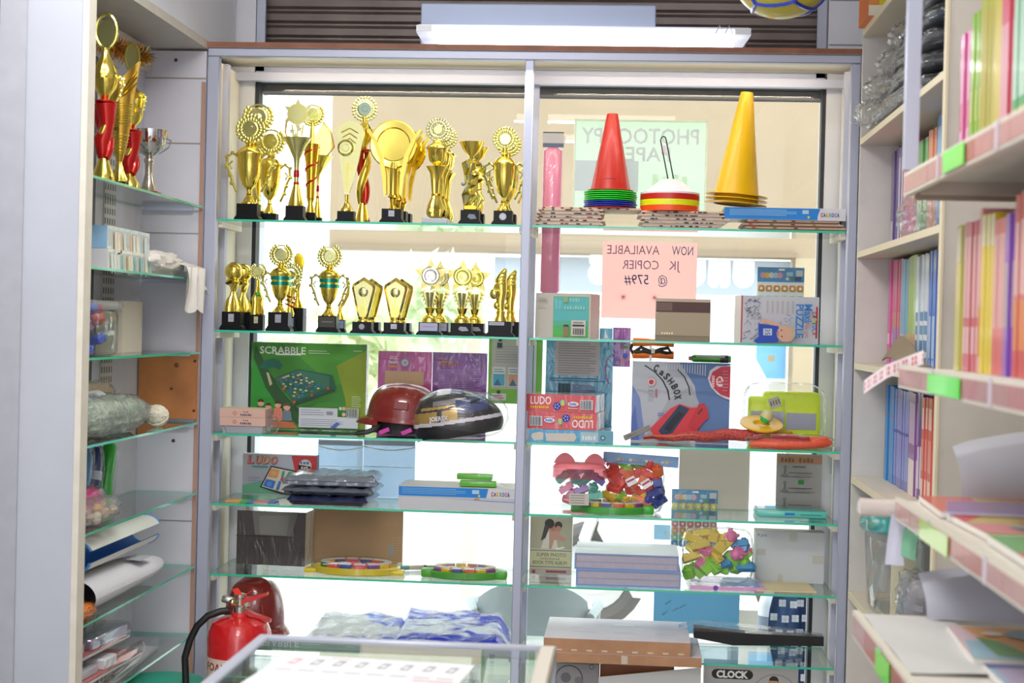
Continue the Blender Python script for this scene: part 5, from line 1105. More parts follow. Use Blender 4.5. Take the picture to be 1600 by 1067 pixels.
def topper_pack(label, u0, v0, u1, v1, Y, z, rows, rz=0):
    a, c = at(u0, v0, Y), at(u1, v0, Y); w = c.x-a.x; h = a.z-z; t = thing('topper_pack', label, 'toy pack', ((a.x+c.x)/2, Y, z), rz)
    b = MB(); b.box(-w/2, w/2, .004, .0055, 0, h, paper('#f2f2f4', .4)); b.build('backing_card', t); b = MB(); kk = (u1-u0)/72; b.box(-w/2, w/2, -.001, .0038, h-22*kk/(v1-v0)*h, h, M('#2a8cc4', .4)); f = Face(b, u0, v0, u1, v1, w, h, -.001); topper(f, u0, v0, kk); b.build('header_card', t)
    for i, (hx, q) in enumerate(rows):
        for k in range(6):
            b = MB(); cx = -w/2+w*(k+.5)/6; zz = h*(1-q); s = w/6*.42; b.bbox(cx-s, cx+s, -.010, .0035, zz-s*1.0, zz+s*1.0, M(hx, .35), s*.4, 1); b.disc(cx, zz, s*.45, -.0102, M('#e8e0c0' if i % 2 else '#ffffff', .5), 8); b.build('pencil_topper', t)
    b = MB(); b.box(-w/2, w/2, -.013, -.0125, 0, h, CLEARP); b.build('clear_sleeve', t); return t
topper_pack('card of orange and green pencil toppers standing behind the boy puzzle box', 1184, 417, 1257, 532, 5.30, S2, [('#f09a20', .28), ('#5ad038', .42), ('#2a9ad0', .56), ('#e8c020', .70), ('#e05a80', .84)])

# third shelf
def ludo(f, flip=False, w=110, u0=822, v0=618):
    R = lambda u: (2*u0+w-u) if flip else u
    rot = PI if flip else 0; V = lambda v: (2*v0+27-v) if flip else v
    f.t('LUDO', R(u0+23), V(v0+9.5), 12, '#f0e0e0', 33, rot=rot, bold=.02); f.word(min(R(u0+7), R(u0+37)), V(v0+20)-2, max(R(u0+7), R(u0+37)), V(v0+20)+2, 9, '#e8c020')
    f.d(R(u0+49), V(v0+18), 6, '#2a3aa0'); 
    for k in range(5): f.d(R(u0+49+3.2*math.cos(k*1.26)), V(v0+18+3.2*math.sin(k*1.26)), 1, '#c8d0f0')
    f.d(R(u0+58), V(v0+12), 4.4, '#4ab8c8'); f.p([(R(u0+55), V(v0+17)), (R(u0+61), V(v0+17)), (R(u0+59), V(v0+8)), (R(u0+57), V(v0+8))], '#e0c83a')
    f.d(R(u0+75), V(v0+14), 8.5, '#e8e4ec', 3.8); f.word(min(R(u0+69), R(u0+81)), V(v0+14)-2, max(R(u0+69), R(u0+81)), V(v0+14)+2, 4, '#2a6ac8'); f.r(*sorted((R(u0+67), R(u0+83)))[:1], V(v0+20), max(R(u0+67), R(u0+83)), V(v0+20)+1.2, '#f0c0c0') 
    a, c = sorted((R(u0+86), R(u0+106))); f.r(a, v0+7, c, v0+22, '#d8d8e0'); f.bars(a+1, v0+8, c-1, v0+21, 12)
lo = pbox('board_game', 'slim blue patterned game packet at the bottom under two red game boxes', 'game', 827, 672, 958, 693, S3, 5.02, .19, '#2f97c4', '#c8d4d8', '#b8ccd4', lambda f: (f.p([(831, 679), (842, 676), (849, 677), (849, 688), (835, 690), (830, 684)], '#cfc6bc'), f.p([(852, 678), (898, 677), (901, 684), (897, 690), (854, 690)], '#cfc6bc'), f.r(907, 674.5, 935, 690, '#a8c4cc'), f.r(935, 673.5, 957, 692, '#6aa4b4'), f.d(942, 683, 4, '#2a5a7a'), f.d(942, 683, 2.4, '#a8c4cc'), f.word(910, 680, 932, 687, 5, '#dce8ec')), wrap=.5)
hl = .0425
b2 = pbox('board_game', 'red ludo box with upside-down lettering, lower of the red pair', 'game', 823.5, 646, 934, 673, None, 5.03, .19, '#cf4a50', '#d8cfc8', '#d4ccc8', lambda f: ludo(f, True, 110, 823.5, 646), rz=-.10, wrap=.35)
b2.location.z = S3+.0432
b3 = pbox('board_game', 'red ludo box with upright lettering, top of the red pair', 'game', 821.5, 618, 931.5, 645, None, 5.03, .19, '#cf4a50', '#d8cfc8', '#d4ccc8', lambda f: ludo(f, False, 110, 821.5, 618), rz=-.13, wrap=.35)
b3.location.z = S3+.0432+.0562
def tealpad(f):
    f.r(866, 532, 936, 585, '#b8b2b0'); f.lines(871, 535, 930, 583, 13, '#8a8488', .3); f.lines(858, 588, 945, 595, 2, '#2a5a7a', .4); f.r(872, 597, 892, 614, '#2a6a80'); f.bars(873, 598, 891, 613, 9); f.lines(893, 598, 930, 612, 4, '#8a6a9a', .3)
    for k in range(8): a = .4*k-1.4; f.p([(944+10*(1-math.cos(a)), 575-22*math.sin(a)), (946+10*(1-math.cos(a)), 575-22*math.sin(a)), (946+10*(1-math.cos(a+.4)), 575-22*math.sin(a+.4)), (944+10*(1-math.cos(a+.4)), 575-22*math.sin(a+.4))], '#a05a8a')
pbox('note_pad', 'teal-blue pad in clear wrap standing behind the red game boxes', 'pad', 852, 530, 957, 680, S3, 5.27, .03, '#2c8fb0', '#2a80a0', '#d8dce0', tealpad, wrap=.6)
pbox('gum_box', 'small pale blue wrapped packet beside the worn white carton, second shelf', 'packet', 937, 513, 957, 527, S2, 5.20, .04, '#3f9cc0', '#d0dce4', '#a8c8d4', lambda f: f.p([(945, 514), (951, 526), (944, 526)], '#d8ecf4'), wrap=.7)
def purp(f):
    f.word(975, 538, 981, 558, 1, '#c8a8d8'); f.r(972, 540, 981, 545, '#5a8a3a'); f.d(977, 556, 4, '#3a6ac8'); f.d(974, 564, 2.5, '#f09030'); f.d(983, 561, 2, '#f09030'); f.word(963, 564, 968, 569, 2, '#d8c0e8')
    for k in range(9): f.d(960+(k*37 % 24), 515+(k*17 % 50), .8, '#e8d8f0')
pbox('activity_pack', 'purple starry card hanging at the window beside the orange rope handles', 'pack', 957.5, 512, 985, 573, None, 5.36, .006, '#8a1f8e', '#7a1a80', '#7a1a80', purp, wrap=.4)
def cash(f):
    f.p([(987, 566), (1140, 566), (1140, 590), (1097, 640), (1070, 680), (987, 682)], '#b9bcc6'); f.p([(987, 600), (1000, 620), (1010, 682), (987, 682)], '#7a8cc0'); f.p([(987, 650), (993, 630), (1000, 682), (987, 682)], '#5a70b8')
    f.p([(1060, 566), (1140, 566), (1140, 683), (1088, 683), (1092, 640), (1085, 600)], '#5f7db0'); f.p([(1045, 620), (1080, 600), (1095, 630), (1080, 683), (1000, 683), (1020, 665)], '#a9acb4')
    K = M('#1e2028', .5)
    for seg, t0 in ((((1005, 572), (1022, 582), (1034, 594), (1042, 608), (1045, 622)), 2.2), (((1056, 576), (1068, 588), (1075, 602), (1077, 614)), 1.8)):
        for (u0, v0), (u1, v1) in zip(seg, seg[1:]): f.p([(u0, v0), (u0+t0, v0-.6), (u1+t0, v1-.6), (u1, v1)], K)
    for ch, u, v, a in (('C', 1024, 575, -.45), ('a', 1034, 581, -.6), ('S', 1041, 587, -.75), ('H', 1047.5, 594, -.9), ('B', 1054, 602, -1.1), ('O', 1057.5, 609.5, -1.25), ('X', 1059, 617, -1.4)): f.t(ch, u, v, 10.5, K, 6.8, rot=a, bold=.03)
    f.d(1017, 596, 7, '#d0a8ac'); f.d(1017, 596, 5.5, '#d8d8dc'); f.d(1017, 596, 4, '#c83040'); f.lines(1012, 606, 1022, 624, 4, '#9aa0ac', .25); f.r(1024, 606, 1026, 610, '#c83040'); f.r(1024, 611, 1026, 618, '#c83040')
    f.p([(1016, 665), (1048, 634), (1062, 627), (1080, 632), (1105, 630), (1108, 646), (1075, 676), (1030, 682)], '#d83a46'); f.p([(1030, 667), (1062, 628), (1078, 634), (1052, 670), (1036, 674)], '#2c3a58'); f.p([(1038, 664), (1060, 638), (1070, 641), (1048, 668)], '#18202e'); f.p([(1075, 660), (1092, 626), (1101, 625), (1107, 644), (1088, 668)], '#c8303c'); f.p([(1090, 640), (1097, 632), (1099, 634), (1092, 642)], '#6a2a34')
    f.lines(1028, 640, 1040, 646, 2, '#7a6ab8', .4)
    f.p([(1140, 568), (1133, 570), (1118, 570), (1108, 577), (1105, 588), (1110, 601), (1120, 611), (1132, 617), (1140, 619)], '#d8d0dc'); f.p([(1140, 570), (1125, 571), (1112, 579), (1108, 590), (1114, 602), (1126, 612), (1140, 616)], '#c83648'); f.p([(1119, 598), (1118, 590), (1122, 585), (1126, 585), (1129, 590), (1129, 593), (1127, 593), (1125, 587), (1122, 587), (1120, 591), (1121, 598)], '#e8d8dc'); f.r(1121, 592, 1126, 594, '#e8d8dc'); f.r(1121, 596, 1128, 600, '#e8d8dc'); [f.r(1111.5, 584+3.6*k, 1115.5, 586.6+3.6*k, '#e8c8cc') for k in range(5)]; f.lines(1128, 575, 1137, 608, 7, '#b89aa8', .2)
    for k in range(16): f.r(1040+4*k, 568.5, 1041.2+4*k, 576+k*.6, '#d0d8e8')
cb_ = pbox('cash_box_carton', 'large carton printed with a red cash box, third shelf of right bay', 'carton', 987, 566, 1140, 684, S3, 5.20, .12, '#b9bcc6', '#4a5a80', '#c0c4cc', cash, wrap=.3)
hcb = at(1063, 566, 5.20).z-S3
# skipping rope on the carton
t = thing('skipping_rope', 'skipping rope with orange handles lying on the cash box carton', 'skipping rope', (at(1020, 560, 5.25).x, 5.25, S3+hcb+.0005)); s = PX(5.25)
for k, (v, dv) in enumerate(((536, -2), (555, 2))):
    b = MB(); zz = (564-v)*s+.002; prof = [(-.070, .006), (-.066, .014), (-.03, .0135), (0, .011), (.05, .013), (.068, .014), (.070, .010)]
    b.tube([(p, .005*k, zz) for p, r in prof], [r for p, r in prof], M('#f07a14', .35), 12); b.build('handle', t)
b = MB(); b.tube([(-.068, 0, (549)*0+(564-538)*s), (-.075, 0, (564-545)*s), (-.068, -.004, (564-552)*s), (-.055, -.006, (564-548)*s), (-.04, -.006, (564-543)*s), (-.02, -.006, (564-547)*s), (0, -.006, (564-550)*s), (.025, -.006, (564-545)*s), (.05, -.006, (564-543)*s), (.06, -.006, (564-550)*s), (.045, -.006, (564-551)*s), (.02, -.006, (564-548)*s), (-.005, -.006, (564-551)*s), (-.03, -.006, (564-549)*s), (-.06, -.006, (564-551)*s)], .0058, M('#2a2420', .5), 8); b.build('cord', t)
b = MB(); b.box(-.006, .006, -.0135, .004, (564-552)*s, (564-544)*s, M('#d8d0c8', .6)); b.box(-.012, -.004, -.006, .006, 0, (564-536)*s, M('#e8e4e0', .5)); b.build('tie', t)
b = MB(); x0, x1 = at(1078, 555, 5.24).x, at(1142, 555, 5.24).x; w = x1-x0
b.X = Matrix.Translation((0, 0, .013)) @ Matrix.Rotation(PI/2, 4, 'Y'); b.lathe([(.004, -w/2), (.008, -w/2+.006), (.012, -w/2+.012), (.0125, w/2-.03), (.011, w/2)], M('#3a9a2a', .3, coat=.5), 16); b.lathe([(.0127, w/2-.035), (.0128, w/2-.008)], M('#2a2228', .4), 16, caps=False); b.lathe([(.0065, -w/2-.004), (.0066, -w/2+.006)], M('#e04a7a', .4), 12)
b.X = Matrix.Translation((0, 0, .013)); b.box(-w/2+.02, w/2-.02, -.0128, -.010, .004, .0105, M('#a8b098', .4))
solo(b, 'marker_pen', 'fat green marker pen in a pack lying on the cash box carton', 'pen', ((x0+x1)/2, 5.24, S3+hcb+.0005))
# red netting with a grey tag
t = thing('net_bag', 'red netting bundle with a grey plastic tag before the cash box carton', 'net', (0, 5.10, S3)); NET = M('#c04a44', .5, noise=.35, scale=140, bump=.8)
p0, p1 = at(1005, 680, 5.10), at(1195, 665, 5.10)
b = MB(); n = 12; pts = [(lerp(p0.x, p1.x, k/n), .01*math.sin(k*.9), .019+.024*(k/n)+.003*math.sin(k*1.7)) for k in range(n+1)]; b.tube(pts, [.005+.0145*math.sin(min(1, k/n*1.1)*PI*.62) for k in range(n+1)], NET, 14, flat=1.0); b.build('netting', t)
b = MB()
for k in range(7): b.tube([(q[0], q[1]-.012-.004*math.sin(i+k), q[2]+.003*(k-3)*(i/n)+.004) for i, q in enumerate(pts)], .0016, M('#d86a58', .5), 5)
b.build('cords', t)
a = at(975, 686, 5.10); c = at(1016, 669, 5.10); b = MB(); d = Vector((c.x-a.x, 0, c.z-a.z)); l = d.length; b.X = Matrix.Translation((a.x, -.012, a.z-S3+.004)) @ Matrix.Rotation(-math.atan2(d.z, d.x), 4, 'Y'); b.bbox(0, l, -.002, .002, -.009, .009, M('#8a837e', .5), .0015, 1); b.tube([(.012, -.0025, 0), (.045, -.0025, .001)], .0008, M('#5a5652'), 5); b.build('tag', t)
b = MB(); b.tube([(a.x+.004, -.012, a.z-S3+.004), (a.x-.014, -.012, a.z-S3+.002), (a.x-.020, -.012, a.z-S3+.006), (a.x-.012, -.012, a.z-S3+.010), (a.x+.004, -.012, a.z-S3+.006)], .0009, M('#d8cfb8', .4), 5); b.build('string', t)
# hi-vis vest
t = thing('safety_vest', 'fluorescent yellow safety vest folded in a clear bag, right end of third shelf', 'vest', (at(1226, 640, 5.24).x, 5.24, S3)); HV = M('#d6ee10', .5, bump=.15, scale=25); s = PX(5.24); f = lambda v: (678-v)*s
b = MB(); b.bbox(-.118, .0, -.012, .05, 0, f(604), HV, .012, 3); b.bbox(-.07, .118, .002, .06, .0, f(596), HV, .014, 3); b.build('fabric', t)
b = MB(); b.box(-.112, -.002, -.0132, -.012, f(651), f(626), M('#9da2b4', .35, .3)); b.box(.006, .104, .0006, .0018, f(654), f(628), M('#9da2b4', .35, .3)); b.build('reflective_band', t)
b = MB(); b.X = Matrix.Translation((-.035, -.0135, f(613))) @ Matrix.Rotation(-.35, 4, 'Y'); b.rect(-.018, .02, -.018, .018, 0, M('#b8b4a4', .5)); b.lines = None; 
for k in range(4): b.rect(-.014+.009*k, -.009+.009*k, -.008, .008, -.0004, M('#6a6658', .5))
b.build('price_sticker', t)
b = MB(); crumple(b, (0, .02, f(630)), .134, .05, f(630), FILM, .05, 4, 21, 40, 5); b.build('bag', t)
# yellow toy with a ball
t = thing('catch_toy', 'yellow toy disc with a white and green ball on it, before the vest', 'toy', (at(1190, 655, 5.12).x, 5.12, S3)); s = PX(5.12); f = lambda v: (688-v)*s; YE_ = M('#e8b010', .4, coat=.2)
b = MB(); b.X = Matrix.Translation((0, 0, f(652))) @ Matrix.Rotation(.33, 4, 'X') @ Matrix.Rotation(.05, 4, 'Y'); b.lathe([(.03, -.010), (.060, -.008), (.069, -.002), (.069, .002), (.055, .004), (.028, .002), (.022, -.006)], YE_, 36); b.build('disc', t)
b = MB(); b.lathe([(.05, 0), (.052, .004), (.052, f(664)), (.03, f(664)+.004)], M('#d8a018', .45), 30, c=(.055, .045, 0), sx=.95, sy=.7); b.build('drum', t)
b = MB(); b.X = Matrix.Translation((.014, -.012, f(641))) @ Matrix.Rotation(.5, 4, 'Y'); b.lathe([(.001, -.022), (.012, -.019), (.019, -.006)], M('#2ec05a', .35), 20); b.lathe([(.019, -.006), (.021, .006), (.016, .018), (.008, .022), (.001, .023)], M('#d2c890', .4), 20); b.build('ball', t)
t = thing('rope_pack', 'orange rope in clear plastic lying at the right end of third shelf', 'rope', (at(1235, 684, 5.06).x, 5.06, S3)); OR = M('#f4562a', .45, bump=.4, scale=80)
b = MB(); b.tube([(-.125, 0, .012), (-.09, -.015, .013), (-.03, -.02, .012), (.04, -.015, .014), (.10, -.005, .018), (.122, .01, .022), (.10, .02, .030), (.05, .022, .026), (-.02, .02, .022), (-.08, .018, .018), (-.12, .006, .012)], [.010, .012, .012, .012, .012, .012, .012, .012, .012, .012, .010], OR, 10); b.tube([(.07, .0, .02), (.11, .002, .036), (.128, .008, .020)], .010, OR, 8); b.build('rope', t)
b = MB(); b.tube([(-.06, .006, .038), (0, .004, .040), (.06, .004, .036)], .006, M('#b02030', .35), 8); b.build('tie', t)
b = MB(); crumple(b, (0, 0, .024), .137, .036, .024, FILM, .10, 5, 31, 40, 3.5); b.build('bag', t)
# ---- fourth shelf, right bay
def brick_mesh(col, kind=0, s=.03):
    b = MB(); m = M(col, .35, coat=.3)
    if kind == 0:
        b.bbox(-s, s, -s*.5, s*.5, -s*.4, s*.4, m, s*.06, 1)
        for x in (-.5, .5): b.lathe([(s*.28, s*.4), (s*.28, s*.6)], m, 12, (x*s, 0, 0))
    elif kind == 1:
        b.bbox(-s*.6, s*.6, -s*.5, s*.5, -s*.6, s*.6, m, s*.08, 1)
        b.lathe([(s*.34, s*.6), (s*.32, s*.9), (s*.2, s*.95)], m, 12)
    else:
        b.ball((0, 0, 0), s*.7, m, 12); b.lathe([(s*.3, s*.5), (s*.3, s*.9)], m, 10); b.bbox(-s*.9, s*.9, -s*.25, s*.25, -s*.2, s*.2, m, s*.1, 1)
    return b
def bricks(spec, Y, z, where, grp, s, seed):
    """spec: (u, v, colour, colour name, kind)"""
    rnd = random.Random(seed); first = {}
    for u, v, col, nm, kind in spec:
        p = at(u, v, Y); rot = (rnd.uniform(-.6, .6), rnd.uniform(-.9, .9), rnd.uniform(-.6, .6)); y = Y+rnd.uniform(-.012, .02)
        key = (col, kind); lb = '%s toy brick %s' % (nm, where); g = '%s %s' % (nm, grp)
        if key not in first:
            o = solo(brick_mesh(col, kind, s), 'toy_brick', lb, 'toy brick', (p.x, y, p.z), 0, g, rot); first[key] = o
        else:
            o = first[key].copy(); C.objects.link(o); o.location = (p.x, y, p.z); o.rotation_euler = rot
# cat-eared tub
Y = 5.10; a, c = at(863, 740, Y), at(948, 740, Y); xc = (a.x+c.x)/2; s = PX(Y); W = (c.x-a.x)/2; zt = at(905, 730, Y).z-S4; x0 = xc
t = thing('brick_tub', 'clear tub of pastel bricks with a pink cat-eared lid', 'tub', (xc, Y, S4)); PK = M('#f08088', .45)
b = MB(); b.lathe([(W*.60, .001), (W*.64, .004), (W*.80, zt*.45), (W*.97, zt)], CLEARP, 40, sy=.62, caps=False); b.lathe([(W*.60, .001), (W*.60, .003)], M('#e8707a', .4), 32, sy=.62); b.build('tub_body', t)
b = MB(); b.lathe([(W*.99, zt-.036), (W*1.0, zt-.03), (W*.99, zt-.002)], glassy('pink_plastic', '#f8c0c8', 1.4, .1, .28, '#f4a0aa'), 40, sy=.62, caps=False)
b.lathe([(W*.99, zt-.002), (W*.97, zt+.003), (W*.90, zt+.010), (W*.8, zt+.014), (W*.3, zt+.015)], PK, 40, sy=.62); ld = b.build('lid', t)
for sx in (-1, 1):
    b = MB(); b.prism([(sx*W*.50-.030+.030*q/6*2 if False else sx*W*.55+.036*math.cos(PI-q*PI/8)*(1-.25*math.sin(q*PI/8)), zt+.012+.034*math.sin(q*PI/8)) for q in range(9)], -.007, .007, PK, PK); b.build('ear', ld)
b = MB(); b.rect(-.030, .034, .028, .066, -W*.56, M('#c9c2ba', .5)); 
for k in range(4): b.rect(-.026, .020, .034+.008*k, .0365+.008*k, -W*.56-.0003, M('#8a8480', .6))
b.build('label', t)
PAS = [('#7ccdbc', 'mint'), ('#8a7fd0', 'lavender'), ('#f0a0c0', 'pale pink'), ('#b8a0d8', 'lilac')]
bricks([(880, 745, '#7ccdbc', 'mint', 0), (893, 738, '#f0a8b8', 'pale pink', 1), (905, 735, '#8a7fd0', 'lavender', 0), (922, 742, '#8a7fd0', 'lavender', 1), (934, 748, '#8a7fd0', 'lavender', 0), (898, 750, '#7ccdbc', 'mint', 1), (912, 752, '#7ccdbc', 'mint', 0), (885, 762, '#f0a0c0', 'pale pink', 0), (893, 772, '#f0a0c0', 'pale pink', 1), (926, 764, '#7ccdbc', 'mint', 1), (930, 774, '#7ccdbc', 'mint', 0), (908, 766, '#b8a0d8', 'lilac', 0), (890, 782, '#f08a9a', 'rose pink', 0), (916, 782, '#7ccdbc', 'mint', 1), (905, 778, '#f0a0c0', 'pale pink', 0)], Y, S4, 'in the clear cat-eared tub', 'bricks in the cat-eared tub', .024, 4)
# bag of bright bricks with a blue header
Y = 5.17; t = thing('brick_bag', 'clear bag of bright bricks with a blue header strip, fourth shelf', 'bag', (at(992, 760, Y).x, Y, S4)); s = PX(Y); zb = S4; x0 = at(992, 760, Y).x
f = lambda v: at(992, v, Y).z-S4
b = MB(); crumple(b, (0, 0, f(722)/2), 45*s, .042, f(722)/2+.002, FILM, .05, 4, 41, 44, 5); b.build('bag', t)
b = MB(); b.X = Matrix.Rotation(math.radians(2.6), 4, 'Y'); b.box(-54*s, 63*s, -.004, .004, f(727)+.002, f(710)+.002, M('#5a8ac4', .35, coat=.5)); 
for k in range(14): b.disc((-30+6.2*k)*s, f(719), .0045 if k % 3 else .006, -.0043, M(['#c8b878', '#a89ab0', '#7ab0a0', '#d8d0c0'][k % 4], .4), 10)
b.build('header_card', t)
for k, (u, v, r) in enumerate(((986, 752, .5), (1010, 756, .6))):
    p = at(u, v, Y-.05); b = MB(); b.X = Matrix.Translation((p.x-x0, -.047, p.z-S4)) @ Matrix.Rotation(-r, 4, 'Y'); b.rect(-.016, .016, -.013, .013, 0, M('#f0eef2', .4)); b.rect(-.014, .014, 0, .006, -.0003, M('#c83a5a', .4)); b.build('sticker', t)
RD, OG, YL, GN, BL = ('#e8301c', 'red'), ('#f06a1c', 'orange'), ('#f0c814', 'yellow'), ('#84cc20', 'lime green'), ('#1838a0', 'dark blue')
bricks([(957, 727, *RD, 1), (963, 745, *RD, 0), (978, 738, *OG, 0), (970, 755, *RD, 1), (992, 742, *RD, 0), (1004, 735, *RD, 1), (1018, 745, *RD, 0), (1005, 752, *OG, 1), (960, 762, *RD, 0), (985, 765, *RD, 1), (1000, 768, *RD, 0), (978, 730, *GN, 0), (998, 728, *GN, 0), (1028, 736, *OG, 1), (1015, 764, *RD, 1), (952, 775, *YL, 0), (962, 784, *YL, 1), (969, 776, *GN, 1), (990, 780, *YL, 0), (1006, 784, *OG, 0), (1000, 776, *YL, 0), (1028, 755, *BL, 1), (1022, 770, *BL, 0), (1031, 772, *BL, 1), (1018, 782, *BL, 0), (1030, 784, *BL, 0), (978, 786, *YL, 1), (955, 736, *RD, 0), (1020, 730, *RD, 0), (985, 752, *OG, 0)], Y, S4, 'in the clear bag with the blue header strip', 'bricks in the blue-header bag', .026, 8)
# craft palettes: a tray with a ring of small coloured pots
def palette(label, u0, u1, vb, z, tray, ears=1, tilt=0, Yf=5.05, hue=('#a8309a', '#f0c010', '#4a3aa0', '#f05a2a', '#f0c010', '#a8309a', '#f0703a', '#4a3aa0')):
    a, c = at(u0, vb, Yf), at(u1, vb, Yf); w = (c.x-a.x)/2; t = thing('paint_palette', label, 'palette', ((a.x+c.x)/2, Yf+w*.55, z)); m = M(tray, .35, coat=.3)
    b = MB(); b.lathe([(w*.86, 0), (w*.90, .004), (w*.90, .020), (w*.84, .024), (w*.80, .018), (w*.2, .017)], m, 44, sy=.62)
    for sx in (-1, 1):
        b.bbox(sx*w*.86-w*.14, sx*w*.86+w*.14, -w*.30, w*.0, .0, .028 if ears else .016, m, .006, 2)
    b.build('tray', t)
    n = 14
    for k in range(n):
        an = 2*PI*k/n; r = w*.64; b = MB(); b.X = Matrix.Translation((r*math.cos(an), r*.62*math.sin(an), .018)) @ Matrix.Rotation(math.atan2(.62*math.cos(an), -math.sin(an)), 4, 'Z')
        l = w*.115; b.bbox(-l, l, -.010, .010, 0, .017, M(hue[k % len(hue)], .35, coat=.3), .002, 1); b.box(-l*.98, l*.98, -.0098, .0098, .017, .0195, M('#ece6e4', .5)); b.build('paint_pot', t)
    for k in range(3):
        b = MB(); b.bbox((-.3+.3*k)*w-.016, (-.3+.3*k)*w+.016, -.012, .012, .018, .033, M(hue[(k*3+1) % len(hue)], .35, coat=.3), .003, 1); b.build('paint_pot', t)
    b = MB(); b.lathe([(w*.93, .0005), (w*.90, .034), (w*.6, .044), (w*.01, .046)], CLEARP, 44, sy=.66, caps=False); b.build('clear_cover', t)
    return t
palette('green tray with a ring of coloured paint pots before the cat tub', 891, 1022, 803, S4, '#3aa82a')
topper_pack('card of yellow and pastel pencil toppers hanging at the window, right bay', 1050, 764, 1122, 854, 5.374, at(1086, 854, 5.374).z, [('#f0d830', .29), ('#a8e4b0', .43), ('#f08a9a', .60), ('#f5a860', .72), ('#9ae0a4', .84), ('#28a0dc', .95)])
def instr(f):
    f.r(1214, 703, 1284, 715, '#c08a70'); f.word(1220, 706, 1242, 713, 4, '#8a5a40'); f.word(1248, 706, 1272, 713, 4, '#8a5a40'); K = M('#6a6664', .6)
    f.lines(1238, 718, 1262, 722, 1, K, .5)
    for v in (728, 752, 778):
        f.lines(1232, v, 1276, v+3, 1, K, .4); f.p([(1218, v+8), (1224, v+2), (1231, v+4), (1233, v+8)], '#8a8684'); f.r(1225, v-7, 1228, v+3, '#7a7674'); f.d(1226.5, v-7, 3, '#8a8684'); f.lines(1222, v+7, 1275, v+9, 1, K, .4); f.p([(1240, v+7), (1246, v+2), (1262, v+4), (1275, v+7)], '#9a9694')
    f.r(1247, 740, 1256, 747, '#2a8a3a')
pbox('instruction_sheet', 'grey printed sheet with sketches and a green tag standing against the window', 'sheet', 1213, 700, 1284, 790, None, 5.325, .006, '#a8a2a2', '#c8c4c0', '#c8c4c0', instr).location.z = S4
b = MB(); a, c = at(1182, 800, 5.14), at(1293, 800, 5.14); w = c.x-a.x
b.bbox(-w/2, w/2, 0, .14, 0, .022, M('#5cc4b8', .3, coat=.5), .006, 2); b.box(-w*.1, w*.04, -.0006, 0, .008, .016, M('#2a7ac8', .4)); b.box(w*.12, w*.42, -.0006, 0, .009, .012, M('#2a8a80', .4)); b.box(-w*.48, w*.48, .004, .13, .022, .027, CLEARP)
solo(b, 'flat_case', 'flat teal plastic case below the printed sketch sheet', 'case', ((a.x+c.x)/2, 5.14, S4))
b = MB(); b.box(0, .19, 0, .13, 0, .003, M('#4a86c8', .4)); solo(b, 'blue_card', 'thin blue card lying in front of the teal case', 'card', (at(1215, 806, 5.03).x, 5.02, S4-.0002), .04) if False else None

# ---- fifth shelf, right bay
def album(f):
    f.r(829, 810, 893, 853, '#b8b49a'); f.p([(845, 853), (852, 832), (860, 826), (868, 832), (872, 853)], '#e0d8cc'); f.p([(858, 826), (866, 814), (874, 816), (874, 832), (884, 838), (883, 842), (866, 840), (862, 853), (858, 853)], '#c89a86'); f.d(864, 822, 6, '#b8816a'); f.d(858, 817, 7.5, '#3a3634'); f.p([(851, 818), (858, 822), (852, 838), (845, 842)], '#4a4644'); f.d(872, 819, 6, '#3c3836'); f.d(872, 824, 4.5, '#c08a74')
    f.r(829, 853, 893, 882, '#d2cfa2'); f.r(829, 855, 893, 856.2, '#6a7a9a'); f.t('SUPER PHOTO', 862, 861.5, 5.5, '#5a4a48', 46); f.word(845, 865.5, 876, 868.5, 9, '#a8a288'); f.t('BOOK TYPE ALBUM', 860, 872.5, 5.5, '#6a6458', 53); f.r(829, 878, 893, 879.2, '#6a7a9a'); f.r(829, 882, 893, 889, '#b8a49a'); f.r(854, 883.5, 886, 887, '#8a4a5a'); f.d(835, 886, 3, '#a03a5a')
    f.p([(868, 852), (881, 849), (883, 851), (870, 854)], '#f2f0ea')
pbox('photo_album', 'boxed photo album with a couple on its cover, fifth shelf', 'album', 828, 806, 894, 890, S5, 5.24, .05, '#b8b49a', '#c8b8a0', '#c0b89a', album, wrap=.3)
for k, (u0, u1, v0, v1, nm) in enumerate(((900, 1064, 893, 915, 'lower'), (898, 1061, 867, 892, 'upper'))):
    Y = 5.045; a, c = at(u0, v0, Y), at(u1, v0, Y); w = c.x-a.x; h = (v1-v0)*PX(Y)*1.0; t = thing('binder', '%s of two thick binders with light blue covers, fifth shelf' % nm, 'binder', ((a.x+c.x)/2, Y, S5+(0 if k == 0 else .0525)), 0, 'blue-edged binders'); h = .052
    BLU = M('#7ea0d8', .4)
    b = MB(); b.box(-w/2, w/2, 0, .27, 0, .004, BLU); b.box(-w/2, w/2, 0, .27, h-.004, h, BLU, M('#e4e6ec', .5)); b.box(-w/2, -w/2+.004, 0, .27, .004, h-.004, BLU); b.box(w/2-.004, w/2, 0, .27, .004, h-.004, BLU); b.build('cover', t)
    b = MB(); b.box(-w/2+.0045, w/2-.0045, .003, .265, .0045, h-.0045, M('#b4aec0', .7, noise=.04, scale=60)); b.box(-w/2+.006, w/2-.006, .0025, .003, h*.45, h*.45+.0012, M('#8a88a0', .7)); b.build('pages', t)
